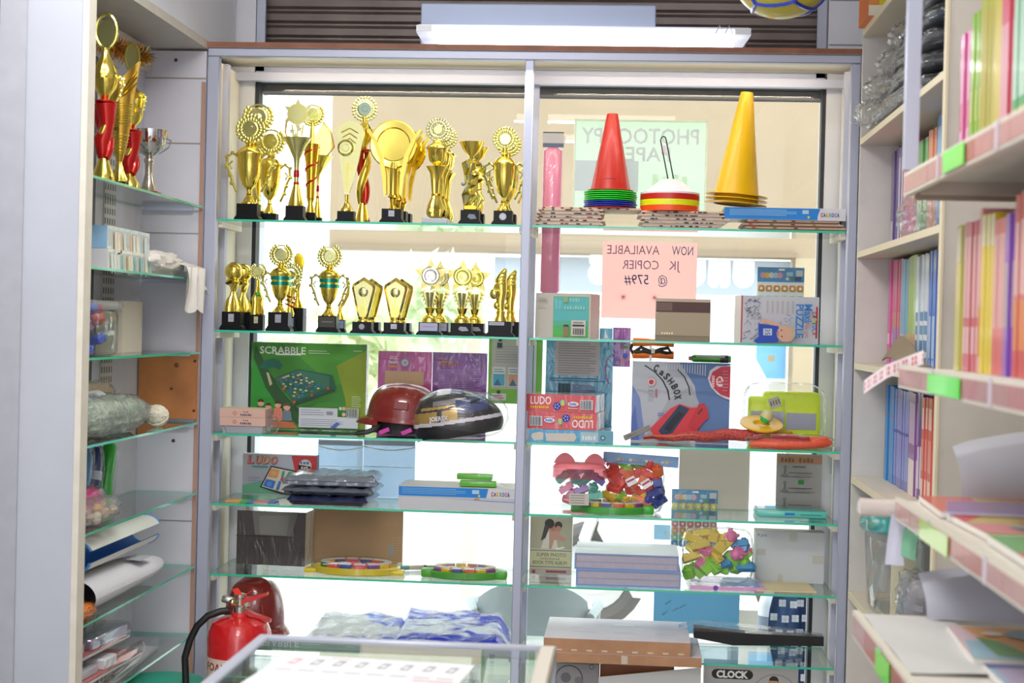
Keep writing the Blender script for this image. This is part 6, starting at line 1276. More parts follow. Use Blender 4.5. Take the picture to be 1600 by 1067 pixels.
# bag of soft coloured bricks
Y = 5.15; s = PX(Y); x0 = at(1121, 870, Y).x; f = lambda v: at(1121, v, Y).z-S5
t = thing('brick_bag', 'clear bag of soft yellow, green and pink bricks, fifth shelf', 'bag', (x0, Y, S5+.013)); zo = .013
b = MB(); crumple(b, (0, 0, (f(826)-zo)/2), 54*s, .05, (f(826)-zo)/2+.002, FILM, .06, 4, 51, 44, 5); b.build('bag', t)
PY, PP, PG, PB = ('#e8cc50', 'pale yellow'), ('#f07ab4', 'pink'), ('#8ad43a', 'light green'), ('#1c8cc8', 'bright blue')
bricks([(1082, 840, *PY, 0), (1098, 836, *PY, 0), (1114, 838, *PY, 1), (1128, 842, *PY, 0), (1082, 856, *PY, 1), (1094, 850, *PY, 0), (1124, 856, *PY, 1), (1118, 868, *PY, 0), (1080, 870, *PY, 0), (1135, 852, *PY, 0), (1143, 838, *PP, 2), (1107, 866, *PP, 2), (1098, 858, *PP, 0), (1150, 866, *PP, 2), (1160, 862, *PP, 0), (1096, 882, *PP, 1), (1156, 850, *PB, 0), (1162, 856, *PB, 1), (1135, 880, *PB, 1), (1166, 886, *PB, 0), (1088, 892, *PG, 0), (1104, 888, *PG, 1), (1114, 884, *PG, 0), (1076, 894, *PG, 1), (1150, 888, *PG, 1), (1164, 872, *PG, 0), (1164, 880, *PG, 2), (1126, 890, *PG, 0), (1100, 874, *PY, 0), (1144, 874, *PG, 0)], Y, S5, 'in the clear bag on the fifth shelf', 'bricks in the soft-coloured bag', .029, 12)
def wbox(f):
    f.t('4 pcs', 1190, 836.5, 5, '#5a6aa0', 15); 
    for q in ((1233, 832, 1245, 845), (1270, 864, 1288, 876), (1182, 857, 1196, 866), (1216, 893, 1224, 905)): f.r(*q, '#c8c4bc')
pbox('white_carton', 'plain white carton with small handwriting, right end of fifth shelf', 'carton', 1180, 831, 1288, 905, S5, 5.25, .08, '#d0d2d8', '#a8a89c', '#8a8478', wbox)
b = MB(); a, c = at(1078, 908, 5.07), at(1196, 908, 5.07); w = c.x-a.x
b.box(-w/2, w/2, 0, .20, 0, .011, M('#e0a0d4', .4, wrap=.4), M('#c8a8d8', .35, wrap=.5)); 
b.disc(-w*.16, .006, .008, -.0004, M('#7a4ab0', .4)); b.add([(-w*.1, .02, .0114), (w*.45, .03, .0114), (w*.4, .19, .0114), (0, .19, .0114)], [(0, 1, 2, 3)], M('#6a9ac8', .4))
solo(b, 'paper_pack', 'flat pink and blue wrapped pack under the bag of soft bricks', 'pack', ((a.x+c.x)/2, 5.055, S5), .03)
b = MB(); a, c = at(1158, 915, 5.06), at(1252, 905, 5.06); w = c.x-a.x; b.box(-w/2, w/2, 0, .18, 0, .004, M('#e2cfa4', .6)); solo(b, 'card_sheet', 'cream card sheet lying right of the pink pack, fifth shelf', 'card', ((a.x+c.x)/2+.05, 5.06, S5), .05)
sheet_on_pane('sticky_note', 'blue square note taped to the window above the binders', 'note', 1022, 820, 1048, 843, '#8ab4cc', paint=lambda f: f.p([(1036, 832), (1040, 828), (1050, 836), (1046, 841)], paper('#e8eef2', .4)))

# ---- sixth shelf and below
Y = 4.94; a, c = at(849, 1012, Y), at(1079, 1012, Y); w = c.x-a.x; TAN = M('#b98a68', .7, noise=.12, scale=14)
for k, (u0, u1, z, h, nm, d) in enumerate(((866, 1097, S6, .030, 'lower', .33), (849, 1079, S6+.0305, .044, 'upper', .36))):
    a, c = at(u0, 1015, Y), at(u1, 1015, Y); w = c.x-a.x; b = MB(); b.box(-w/2, w/2, 0, d, 0, h, TAN, M('#cfcad0', .5, noise=.03), M('#c0a890', .7)); 
    b.rect(-.02, .0, .002, h-.002, -.0004, M('#d0c4b0', .5)) if k == 0 else b.box(-.01, .055, .255, .262, h+.0001, h+.0004, M('#f4f4f6', .4))
    if k:
        for q in range(3): b.box(-.14+.13*q, -.07+.13*q, .12, .123, h+.0001, h+.0003, M('#a8a8c8', .5))
        for q in range(9): xx = -w/2+.04+q*.048; b.rect(xx, xx+.018, .006, .011, -.0004, M('#d8c8b4', .4))
    solo(b, 'flat_carton', '%s of two flat cardboard cartons jutting out over the sixth shelf' % nm, 'carton', ((a.x+c.x)/2, Y+.005*k, z), 0, 'flat cardboard cartons')
t = thing('wrapped_bat', 'long black bat in clear plastic resting across the cartons, lower right', 'bat', (0, 5.16, S6))
p0, p1 = at(1084, 984, 5.16), at(1286, 1001, 5.16); BK = M('#121214', .5)
b = MB(); b.prism([(p0.x, p0.z-S6-.022), (lerp(p0.x, p1.x, .3), p0.z-S6-.042), (p1.x, p1.z-S6-.014), (p1.x, p1.z-S6+.016), (lerp(p0.x, p1.x, .45), p0.z-S6-.002), (p0.x, p0.z-S6+.012)], -.02, .03, BK); b.build('blade', t)
b = MB(); b.prism([(p0.x-.05, p0.z-S6+.010), (p0.x+.02, p0.z-S6+.03), (lerp(p0.x, p1.x, .4), p0.z-S6+.02), (lerp(p0.x, p1.x, .8), p1.z-S6+.028), (p1.x, p1.z-S6+.018), (p0.x, p0.z-S6+.0)], -.024, .034, FILM); b.build('film', t)
pf = b = None
ZB0 = .1605
def spk(f): 
    f.d(888, 1062, 22, '#5a5a60'); f.d(888, 1062, 20, '#a8a6a8'); f.d(883, 1060, 8, '#7a7a84'); f.d(903, 1064, 6, '#8a8890'); f.d(923, 1041, 4, '#6a6a70'); f.d(923, 1041, 2.4, '#b0aeb0')
pbox('picture_carton', 'grey carton printed with round dials at the bottom of right bay', 'carton', 866, 1037, 934, 1164, ZB0, 5.06, .2, '#a29ea2', '#8a8488', '#b8b4b4', spk)
pbox('rust_carton', 'rusty brown carton under the flat cardboard cartons', 'carton', 936, 1040, 1052, 1166, ZB0, 5.10, .16, '#a8643c', '#8a5030', '#9a5a38')
b = MB(); a, c = at(935, 1060, 5.03), at(1096, 1045, 5.03); b.sheet(lambda u, v: (lerp(a.x, c.x, u), lerp(5.035, 5.052, v), lerp(ZB0+.0015, lerp(a.z, c.z, u), v)), 8, 4, M('#eeeeee', .6), .002); solo(b, 'white_board', 'white sheet board leaning below the brown cartons, right bay', 'board')
def clk(f):
    K = M('#18181c', .5); f.p([(1117+3*math.cos(q*.35), 0) for q in range(2)], K) if False else None
    f.r(1118, 1047, 1168, 1062, K); f.d(1118, 1054.5, 7.5, K); f.d(1168, 1054.5, 7.5, K); f.t('CLOCK', 1143, 1054.5, 10.5, '#e8e4e2', 50, bold=.05)
    f.d(1210, 1088, 37, '#8a8a90'); f.d(1210, 1088, 35.5, '#b4b0ae'); f.d(1208, 1062, 7.5, '#2a1e1a'); f.p([(1200, 1062), (1196, 1085), (1218, 1085), (1214, 1062)], '#c09468')
pbox('clock_carton', 'grey carton lettered CLOCK at the bottom of right bay', 'carton', 1100, 1042, 1246, 1170, ZB0, 5.06, .1, '#b0acac', '#c8c8cc', '#c4c2c4', clk)

# ------------------------------------------------------------------ left bay, third shelf
Y = 5.035; 
b = MB(); a, c = at(345, 666, Y), at(411, 666, Y); w = c.x-a.x; b.prism([(-w/2+.01, 0), (w/2-.004, 0), (w/2, .024), (-w/2, .024)], 0, .12, M('#c2c4cc', .25, .5)); b.tube([(-w/2+.012, -.002, .024), (-w/2+.022, -.003, .004)], .002, M('#8a8a90', .3, .7), 6); solo(b, 'silver_box', 'small silver box under two pink cartons at left of third shelf', 'box', ((a.x+c.x)/2, Y, S3))
for k, nm in enumerate(('lower', 'upper')):
    pb = pbox('chalk_carton', '%s of two small pink-beige cartons at the left of third shelf' % nm, 'carton', 344-k*.5, 633, 415-k*.5, 646, None, Y-.005, .11, '#d8b0a0', '#c89c90', '#d8b8a8', lambda f: (f.d(367, 640, 3, '#c06a60'), f.d(367, 640, 1.8, '#d8b0a0'), f.word(380, 636.5, 389, 638.5, 3, '#8a6a70'), f.word(376, 640.5, 394, 643.5, 6, '#5a4a6a')), group='small pink-beige cartons')
    pb.location.z = S3+.0245+k*.0278
b = MB(); crumple(b, (0, 0, .028), .022, .03, .028, FILM, .2, 5, 61, 26, 2.5); solo(b, 'plastic_wrap', 'crumpled clear wrap between the pink cartons and the green board game', 'plastic', (at(424, 660, 5.06).x, 5.07, S3))
def scr(f):
    f.p([(393, 537), (571, 537), (571, 667), (393, 667)], '#3f8a2c'); f.p([(440, 537), (571, 537), (571, 590), (520, 600), (470, 560)], '#4f9c30'); f.p([(525, 570), (571, 545), (571, 665), (545, 665), (540, 620)], '#8aa022'); f.p([(393, 560), (410, 590), (425, 620), (445, 650), (470, 667), (393, 667)], '#2f9a34'); f.p([(398, 540), (420, 580), (440, 610), (470, 640), (500, 667), (475, 667), (440, 640), (415, 605), (396, 560)], '#2a5a2c')
    f.t('SCRABBLE', 441, 548, 11, '#dfe8dc', 72, bold=.02); f.p([(428, 553), (470, 553.5), (470, 555), (440, 555.5), (430, 555)], '#dfe8dc'); f.lines(481, 546, 515, 553, 2, '#b8d0a8', .4); f.lines(551, 545, 567, 548, 1, '#a8c898', .5)
    f.p([(404, 575), (412, 565), (425, 561), (436, 564), (441, 572), (436, 578), (428, 574), (416, 578)], '#1f6a56'); f.p([(416, 582), (420, 583), (426, 600), (422, 603)], '#c8c49a')
    f.p([(428, 591), (466, 576), (520, 584), (526, 605), (463, 629)], '#27664a'); f.p([(430, 591), (466, 578), (515, 586), (516, 601), (462, 626)], '#3a7a60')
    rnd = random.Random(2)
    for i in range(9):
        for j in range(9):
            u = lerp(lerp(434, 466, i/9), lerp(466, 512, i/9), j/9)+2; v = lerp(lerp(592, 624, i/9), lerp(580, 602, i/9), j/9)
            c = rnd.choice(['#d8c890', '#2a6a8a', '#2a6a50', '#3a7ab0', '#d8c890', '#2f6f58', '#b8503a' if (i+j) % 4 == 0 else '#4a8ab8']); f.p([(u-2, v), (u+1, v-1.4), (u+3.4, v+.4), (u+.2, v+1.8)], c)
    for q in (0, 1, 2, 3): f.d((446, 463, 490, 515)[q], (606, 626, 615, 604)[q], 2.2, '#c8402c')
    f.p([(463, 629), (526, 605), (526, 608), (463, 633)], '#1a4030')
    for u, v, hr, sh, r in ((411, 629, '#3a2a20', '#2a6a3a', 5), (423, 634, '#4a3020', '#8a8a90', 4.5), (438, 631, '#4a2a1a', '#d8836a', 5), (452, 634, '#5a4a40', '#6a7a8a', 5.5)):
        f.p([(u-8, 655), (u-6, v+5), (u+6, v+5), (u+9, 655)], sh); f.d(u, v, r, '#d8a488'); f.p([(u-r, v-1), (u-r*.8, v-r), (u, v-r*1.25), (u+r*.8, v-r), (u+r, v-1), (u, v-r*.4)], hr)
    f.p([(425, 660), (440, 655), (462, 657), (470, 666), (428, 666)], '#b86a40')
    f.r(471, 634, 531, 648, '#c8ccd4'); f.r(471, 647, 563, 664, '#ccd0d8'); f.lines(474, 636, 510, 646, 3, '#8a90a0', .25); f.lines(474, 650, 540, 662, 4, '#8a90a0', .22); f.r(514, 639, 524, 644, '#8a8a9a'); f.p([(520, 663), (530, 655), (536, 657), (528, 664)], '#4a6ab8'); f.d(535.5, 634, 2.5, '#c8d0c8'); f.d(541, 634, 3, '#d0a8a0'); f.d(541, 643, 3, '#d0b8a8'); f.r(545, 633, 564, 647, '#b8bcb8'); f.bars(546, 634, 563, 646, 12, '#4a504a'); f.lines(553, 614, 567, 632, 6, '#c8d8b8', .25)
pbox('board_game', 'large green boxed crossword tile game in shrink wrap, third shelf', 'game', 392, 536, 572, 669, S3, 5.27, .045, '#3f8a2c', '#2a5a1e', '#3a7a28', scr, wrap=.7)
def mag(f):
    f.lines(608, 556, 622, 562, 2, '#e8c8dc', .4); f.word(606, 564, 622, 568, 5, '#d8d0e8'); f.word(606, 570, 622, 574, 5, '#e0a84a'); f.d(632, 566, 6.5, '#8a9ad0'); f.d(632, 566, 5, '#d0d8e8'); f.d(632, 566, 2.6, '#c8a070'); f.r(601, 579, 662, 600, '#c8a480'); f.p([(652, 556), (664, 558), (655, 568)], '#e8a8d0')
pbox('workbook', 'magenta workbook in clear wrap behind the maroon safety helmet', 'workbook', 590, 549, 674, 672, S3, 5.325, .012, '#b83a90', '#a02a80', '#a02a80', mag, wrap=.6)
def pur(f):
    f.word(686, 559.5, 697, 562, 4, '#c89a60'); f.word(686, 564, 708, 567, 7, '#d8904a'); f.word(686, 568, 717, 571, 9, '#d07a4a'); f.lines(685, 576, 752, 610, 12, '#b894c8', .3)
pbox('workbook', 'purple workbook in clear wrap behind the black bicycle helmet', 'workbook', 675, 551, 760, 672, S3, 5.322, .012, '#7a2a92', '#6a2080', '#6a2080', pur, wrap=.6)
def gpad(f):
    f.r(768, 528, 829, 608, '#b8b8ac'); f.lines(774, 540, 818, 568, 7, '#8a90a0', .2); f.r(776, 536, 784, 544, '#2a3a4a'); f.r(778, 529, 783, 534, '#2a3a4a')
    for u0, c in ((770, '#4aa0b8'), (794, '#c89a7a')): f.r(u0, 574, u0+20, 604, '#d8d8d0'); f.lines(u0+2, 576, u0+18, 583, 2, '#3a8a9a'); f.r(u0+1, 585, u0+19, 603, c); f.p([(u0+2, 603), (u0+8, 592), (u0+14, 603)], '#3a6a8a')
    f.r(769, 615, 792, 626, '#d0ccc4'); f.lines(771, 617, 788, 624, 2, '#c85a7a', .5); f.d(780, 613, 3, '#2a4a2a')
    f.r(834, 532, 838, 612, '#d8dcd8')
pbox('writing_pad', 'green pad of writing paper at the window behind the centre post', 'pad', 763, 526, 847, 631, None, 5.352, .012, '#78b83c', '#6aa834', '#6aa834', gpad)
# maroon safety helmet
def hardhat(label, xc, Y, z, rx, ry, h, tilt=0, rzz=0, peak=-1, up=0):
    t = thing('safety_helmet', label, 'helmet', (xc, Y, z), rzz); m = M('#7c1f1c', .28, coat=.6)
    LIFT = Matrix.Translation((0, 0, up))
    b = MB(); b.X = LIFT @ Matrix.Rotation(tilt, 4, 'Y'); n = 48; k = 14; vs = []; fs = []
    for i in range(k+1):
        th = PI/2*i/k
        for j in range(n):
            a = 2*PI*j/n; rr = math.cos(th)**.62 if i < k else .001; x = rx*rr*math.cos(a); y = ry*rr*math.sin(a); zz = h*math.sin(th)**.95
            rib = .006*max(0, 1-abs(y)/.018)*(1 if i > 2 else 0)+.004*max(0, 1-abs(abs(y)-.055)/.012)*(1 if i > 3 else 0)
            vs.append((x, y, .045+zz+rib))
    fs = [(i*n+j, i*n+(j+1) % n, (i+1)*n+(j+1) % n, (i+1)*n+j) for i in range(k) for j in range(n)]; b.add(vs, fs, m, True)
    b.lathe([(1.0*rx, .030), (1.045*rx, .030), (1.05*rx, .034), (1.0*rx, .046), (.995*rx, .050)], m, 48, sy=ry/rx, caps=False); b.build('shell', t)
    b = MB(); b.X = LIFT @ Matrix.Rotation(tilt, 4, 'Y')
    def pk(u, v): a = PI*(.5+.0)+ (u-.5)*1.9 + (PI/2 if peak < 0 else -PI/2); rr = 1.0+.28*v*math.cos((u-.5)*PI)**.8; return (rx*rr*math.cos(a), ry*rr*math.sin(a), .036-.022*v*v)
    b.sheet(pk, 20, 6, m, .003); b.build('peak', t)
    for sy in (-1, 1): b = MB(); b.X = LIFT @ Matrix.Rotation(tilt, 4, 'Y'); b.bbox(-rx*.18, rx*.22, sy*ry*.985-.003, sy*ry*.985+.003, .075, .10, m, .002, 1); b.build('ear_slot', t)
    return t
Y = 5.15; s = PX(Y)
h1 = hardhat('maroon safety helmet beside the green board game, third shelf', at(630, 640, Y).x, Y, S3, .122, .115, .106, .07, 0, -1, .016)
b = MB(); b.lathe([(.088, .008), (.104, .012), (.102, .055), (.09, .057)], M('#1c1a1e', .6), 36, sy=.95, caps=False); b.build('headband', h1)
b = MB(); b.tube([(-.06, -.07, .045), (-.075, -.10, .026), (-.10, -.112, .016), (-.134, -.108, .011), (-.136, -.09, .011)], [.009, .011, .010, .010, .008], M('#18181a', .5), 10, flat=.8); b.build('chin_strap', h1)
b = MB()
for xx in (-.045, .028): b.X = Matrix.Translation((xx, -.106, .02)) @ Matrix.Rotation(-.4, 4, 'Y'); b.bbox(-.018, .018, -.002, .002, -.007, .007, M('#c83aa0', .5), .001, 1)
b.build('pink_tab', h1)
# bicycle helmet
Y = 5.07; xc = at(719, 655, Y).x; t = thing('bicycle_helmet', 'black, gold and blue bicycle helmet in clear plastic, third shelf', 'helmet', (xc, Y, S3)); A, B_, H_ = .148, .098, .112
KB = M('#141318', .3, coat=.7); KG = M('#b8964a', .3, .3, coat=.7); KU = M('#25356e', .3, coat=.7); KW = M('#d8d4dc', .3, coat=.7); KS = M('#8a8a90', .3, .5, coat=.6)
b = MB(); n, k = 260, 84; tl = Matrix.Rotation(-.10, 4, 'Y'); V = []
def hp(i, j):
    th = -.40+(PI/2+.40)*i/k; a = 2*PI*j/n; r = math.cos(th); x = A*math.copysign(abs(r*math.cos(a))**.92, math.cos(a)); y = B_*r*math.sin(a); z = .052+H_*math.sin(th)*(1-.22*(x/A)) if th > 0 else .052+H_*.95*math.sin(th)*(1-.3*(x/A))
    if th < 0: x *= 1+.0*th; 
    return Vector((x, y, max(z, .004+.006*math.cos(a*3))))
for i in range(k+1):
    for j in range(n): V.append(tuple(tl @ hp(i, j)))
grp = {}
for i in range(k):
    for j in range(n):
        c = hp(i, j); x, z = c.x, c.z; front = c.y < 0
        line = .050+.16*(x+.148)*.45
        m = KB
        if abs(z-line) < .006: m = KW
        elif z > line:
            q = (x+.15)/.30; hgt = (z-line)/.11
            if hgt < .36 and q < .52 and not (.30 < q < .36): m = KG
            elif .50 < q < .85 and .22 < hgt < .62: m = KU
            elif .26 < q < .62 and .52 < hgt < .66: m = KS
            elif hgt > .78 and .45 < q < .72: m = KU
            elif .12 < q < .5 and .42 < hgt < .5: m = KG
            elif hgt > .82 and .3 < q < .45: m = KW
        grp.setdefault(m.name, (m, []))[1].append((i*n+j, i*n+(j+1) % n, (i+1)*n+(j+1) % n, (i+1)*n+j))
for m, fs in grp.values(): b.add(V, fs, m, True)
b.text('JOEREX', -.058, .070, .014, -B_*1.05, KW, width=.062, rot=.12, bold=.03); sh_ = b.build('shell', t)
b = MB(); b.X = tl
for x, z, r, y in ((-.05, .128, .3, -.058), (.012, .142, .2, -.045), (-.005, .105, -.25, -.083), (.06, .118, -.35, -.066)): b.X = tl @ Matrix.Translation((x, y, z)) @ Matrix.Rotation(r, 4, 'Y') @ Matrix.Rotation(-.6, 4, 'X'); b.lathe([(.001, 0), (.024, .001), (.02, .004), (.001, .005)], M('#0a0a0c', .6), 16, sy=.35)
b.build('vent', sh_)
b = MB(); crumple(b, (0, 0, .080), .155, .108, .080, FILM, .04, 4, 71, 44, 2.4); b.build('bag', t)
# ---- left bay, fourth shelf
def lud2(f):
    f.p([(379, 711), (495, 711), (495, 767), (379, 767)], '#b4b6c2'); f.p([(379, 755), (410, 748), (450, 755), (495, 760), (495, 767), (379, 767)], '#6ab08a'); f.p([(455, 711), (495, 711), (495, 737), (462, 737)], '#c83a40')
    for i, (ch, col) in enumerate(zip('LUDO', ('#e8702a', '#e8902a', '#f0a040', '#e8802a'))): f.t(ch, 392+12*i, 718.5, 12, '#6a4a9a', 11, bold=.06, lean=.15); f.t(ch, 391.4+12*i, 718, 11.5, M(col, .5), 10.5, bold=.02, lean=.15)
    f.lines(394, 726, 423, 730, 1, '#4a9a8a', .6); f.d(477, 725, 10, '#d8c8b8'); f.word(469, 719, 484, 722.5, 3, '#2a7ac8'); f.p([(466, 723.5), (486, 726), (485, 731), (467, 730)], '#1a1a2e'); f.word(471, 726, 482, 729, 3, '#e0dcd8'); f.lines(388, 742, 410, 750, 2, '#a09ac8', .3)
    f.p([(407, 757), (424, 726), (490, 737), (490, 772), (440, 766)], '#2a2c34'); f.p([(410, 756), (425, 728), (490, 739), (490, 770), (441, 763)], '#d8cfc4')
    f.p([(419, 742), (424, 730), (438, 732), (434, 744)], '#e8a05a'); f.p([(412, 755), (417, 745), (432, 748), (428, 759)], '#3a78d0'); f.p([(449, 738), (452, 734), (465, 736), (462, 742)], '#2a9a6a'); f.p([(440, 742), (442, 733), (446, 733), (444, 743)], '#3a9a8a'); f.p([(432, 760), (437, 747), (441, 748), (437, 761)], '#3a7ac0'); f.d(442, 745, 3, '#c85a4a'); f.d(428, 737, 4, '#e0b080'); f.d(422, 752, 4, '#5a90e0')
pbox('board_game', 'grey ludo board box with a red corner, standing left on the fourth shelf', 'game', 379, 710, 495, 768, S4, 5.30, .035, '#b4b6c2', '#8a8a92', '#c8c8d0', lud2)
b = MB(); a, c = at(352, 783, 5.06), at(430, 783, 5.06); w = c.x-a.x
for k, col in enumerate(('#e0a060', '#d8b050', '#5ab04a', '#4a8ab8', '#d08a80', '#c88a90', '#4a78b8')): b.box(w*k/7, w*(k+1)/7, 0, .055, 0, .004, M(col, .5))
solo(b, 'crayon_strip', 'flat strip of coloured crayons lying at the left of the fourth shelf', 'crayons', (a.x, 5.06, S4), -.04)
# folded grey garments in film
t0 = at(512, 760, 5.16); z = S4+.0
for k, (u0, u1, h, hx, nm) in enumerate(((448, 576, .030, '#282d52', 'navy'), (438, 584, .026, '#6c737e', 'mid grey'), (440, 588, .036, '#7b828e', 'pale grey'))):
    Y = 5.035; a, c = at(u0, 770, Y), at(u1, 770, Y); w = c.x-a.x; t = thing('folded_raincoat', '%s folded plastic raincoat, %s layer of the pile on the fourth shelf' % (nm, ['bottom', 'middle', 'top'][k]), 'raincoat', ((a.x+c.x)/2, 5.165, z), .02*k-.02, 'folded plastic raincoats')
    def fb(u, v, top, w=w, h=h, k=k):
        x = (u-.5)*w*(1-.10*v if k == 2 else 1-.03*v); y = -.13+.25*v; e = min(u, 1-u, v, 1-v); r = min(1, e/.07); zz = h*.5+(h*.5)*math.sin(r*PI/2)*(1 if top else -1)
        return (x, y, zz+(.0022*math.sin(u*19+v*7+k)+.0016*math.sin(u*43-v*11))*(1 if top else 0)*r)
    m = M(hx, .22, .25, bump=.5, scale=30, coat=.6); b = MB(); b.sheet(lambda u, v: fb(u, v, True), 60, 30, m); b.sheet(lambda u, v: fb(1-u, v, False), 30, 16, m); b.build('cloth', t)
    if k == 2:
        b = MB(); b.sheet(lambda u, v: (fb(u, 0, True)[0]+.003*math.sin(v*9), -.132-.003*math.sin(u*30), h*.15+h*.3*v), 40, 3, m); b.build('fold', t)
    z += h*1.0+.0035
b = MB()
# clear folders behind
for k, (u0, u1, nm) in enumerate(((496, 566, 'left'), (567, 648, 'right'))):
    Y = 5.33+.012*k; a, c = at(u0, 740, Y), at(u1, 740, Y); w = c.x-a.x; h = at(u0, 686, Y).z-S4; m = glassy('folder_film', '#c4d2e0', 1.4, .08, .30, '#b4c6d8', .15, 8)
    b = MB(); b.box(-w/2, w/2, 0, .008, 0, h, m); t = b.build('clear_folder', None, ((a.x+c.x)/2, Y-.0, S4)); put(t, '%s of two pale blue clear folders standing at the back of the fourth shelf' % nm, 'folder')
    b = MB(); b.box(-w/2, w/2, -.0008, -.0002, h*.52, h*.535, M('#d8e4ea', .3)); b.tube([(lerp(-w/2, w/2, q/8), -.001, h*(.88-.06*math.sin(q/8*PI))) for q in range(9)], .0022, M('#e6ece4', .3), 5); b.box(-w/2+.002, w/2-.002, -.0006, -.0001, h*.9, h*.985, M('#a8b4bc', .4)); b.build('folder_print', t)
cx = pbox('crayon_box', 'plain grey-white side of a flat box under the blue crayon box, fourth shelf', 'box', 622, 778, 806, 798, S4, 5.04, .2, '#c6c6cc', '#b8b4b0', '#d4d2d0', lambda f: (f.p([(697, 779.5), (806, 782), (806, 783), (760, 782)], '#3a6ab8'), f.r(741, 778.2, 749, 780, '#c87a4a')))
hx_ = at(714, 778, 5.04).z-S4
def cr2(f):
    f.r(623, 761.5, 758, 776, '#1080d4'); f.p([(757, 761.5), (763, 761.5), (760, 776), (757, 776)], '#1080d4'); f.lines(628, 763, 728, 773, 4, '#7ab4e4', .4); f.r(738, 764, 749, 770, '#a8d0ee'); f.d(749, 773, 1.8, '#e0d020'); carioca(f, 782, 769.5, 5.5, 28)
o = pbox('crayon_box', 'flat blue and white crayon box with a colourful logo, fourth shelf of left bay', 'box', 622, 761, 806, 777, None, 5.04, .2, '#d0d0d6', '#c8c4c0', '#d4d2d0', cr2); o.location.z = S4+hx_+.0006
zt = S4+hx_+.0006+(at(714, 761, 5.04).z-at(714, 777, 5.04).z)+.0006
for k, (u0, u1, dz, nm) in enumerate(((718, 776, 0, 'lower'), (713, 769, .0225, 'upper'))):
    Y = 5.06; a, c = at(u0, 750, Y), at(u1, 750, Y); w = c.x-a.x; t = thing('sweet_pack', '%s green packet with clear ends on the crayon box, fourth shelf' % nm, 'packet', ((a.x+c.x)/2, Y, zt+dz), -.03 if k else .02)
    b = MB(); b.bbox(-w/2, w/2, 0, .05, .001, .021, M('#56b022', .3, wrap=.3), .004, 2); b.build('pack', t)
    b = MB(); b.sheet(lambda u, v: (w/2+.002+u*.05, .01+.03*v, .010+(.010*u)*math.sin(v*4+u*5)), 10, 6, FILM); b.build('film_end', t)
# ---- fifth shelf
def dark(f):
    f.p([(393, 799), (466, 799), (455, 834), (398, 834)], '#77736f'); f.p([(404, 806), (452, 804), (448, 834), (406, 834)], '#86827e'); f.lines(368, 835, 477, 837, 1, '#3a3434', .6)
pbox('wrapped_box', 'dark grey-brown box wrapped in clear film at the left of the fifth shelf', 'box', 369, 799, 478, 878, S5, 5.22, .11, '#4e4646', '#c8bca8', '#d0ccc4', dark, wrap=.6, rz=-.06)
pbox('cardboard_sheet', 'plain brown cardboard sheet standing behind the yellow palette', 'cardboard', 488, 797, 629, 878, S5, 5.33, .012, M('#b6926e', .75, noise=.05, scale=10), '#a07c5a', '#a07c5a', lambda f: (f.r(608, 848, 616, 866, '#9a9a92'), f.lines(612, 835, 627, 870, 9, '#c0a078', .2)))
palette('yellow tray with a ring of coloured paint pots on the fifth shelf', 470, 627, 905, S5, '#e0c41e', 0, hue=('#f05a3a', '#2a8a3a', '#f05a50', '#2a4aa8', '#e84a6a', '#7a3aa0', '#f0c020'))
palette('green tray with a ring of coloured paint pots at the right of the fifth shelf', 655, 790, 908, S5, '#46a020')
b = MB(); a, c = at(617, 884, 5.2), at(682, 880, 5.2); d = Vector((c.x-a.x, .06, 0)); b.tube([(0, 0, .009), tuple(d*.3+Vector((0, 0, .009))), tuple(d*.32+Vector((0, 0, .009)))], .0075, M('#6a9a94', .4), 10); b.tube([tuple(d*.32+Vector((0, 0, .009))), tuple(d*.65+Vector((0, 0, .009)))], [.007, .0085], M('#c4b8a8', .4), 10); b.tube([tuple(d*.65+Vector((0, 0, .009))), tuple(d+Vector((0, 0, .010)))], [.0085, .003], M('#3a6a40', .7), 10)
solo(b, 'paint_brush', 'short paint brush lying between the yellow and green palettes', 'brush', (a.x, 5.2, S5))
# ---- sixth shelf: second helmet, blue sheeting
Y = 5.15; xh = at(398, 950, Y).x; h2 = hardhat('maroon safety helmet on the sixth shelf behind the fire extinguisher', xh, Y, S6, .100, .100, .150, 0, 2.62, -1)
b = MB(); b.lathe([(.085, .002), (.095, .01), (.095, .045), (.09, .047)], M('#2a1c1e', .6), 32, caps=False); b.build('headband', h2)
b = MB(); b.tube([(-.080, .056, .12), (-.086, .054, .09), (-.085, .055, .06)], .004, M('#8a3028', .3, coat=.6), 8); b.ball((-.056, .078, .085), .013, M('#8a3028', .25, coat=.8), 14); b.build('side_ridge', h2)
pbox('storybook', 'small dark blue and red card behind the maroon helmet, sixth shelf', 'book', 418, 893, 441, 930, None, 5.33, .004, '#40386a', '#40386a', '#40386a', lambda f: (f.p([(422, 895), (434, 899), (430, 912)], '#8a4a5a'), f.p([(428, 915), (439, 905), (439, 926)], '#5a4a8a'))).location.z = S6
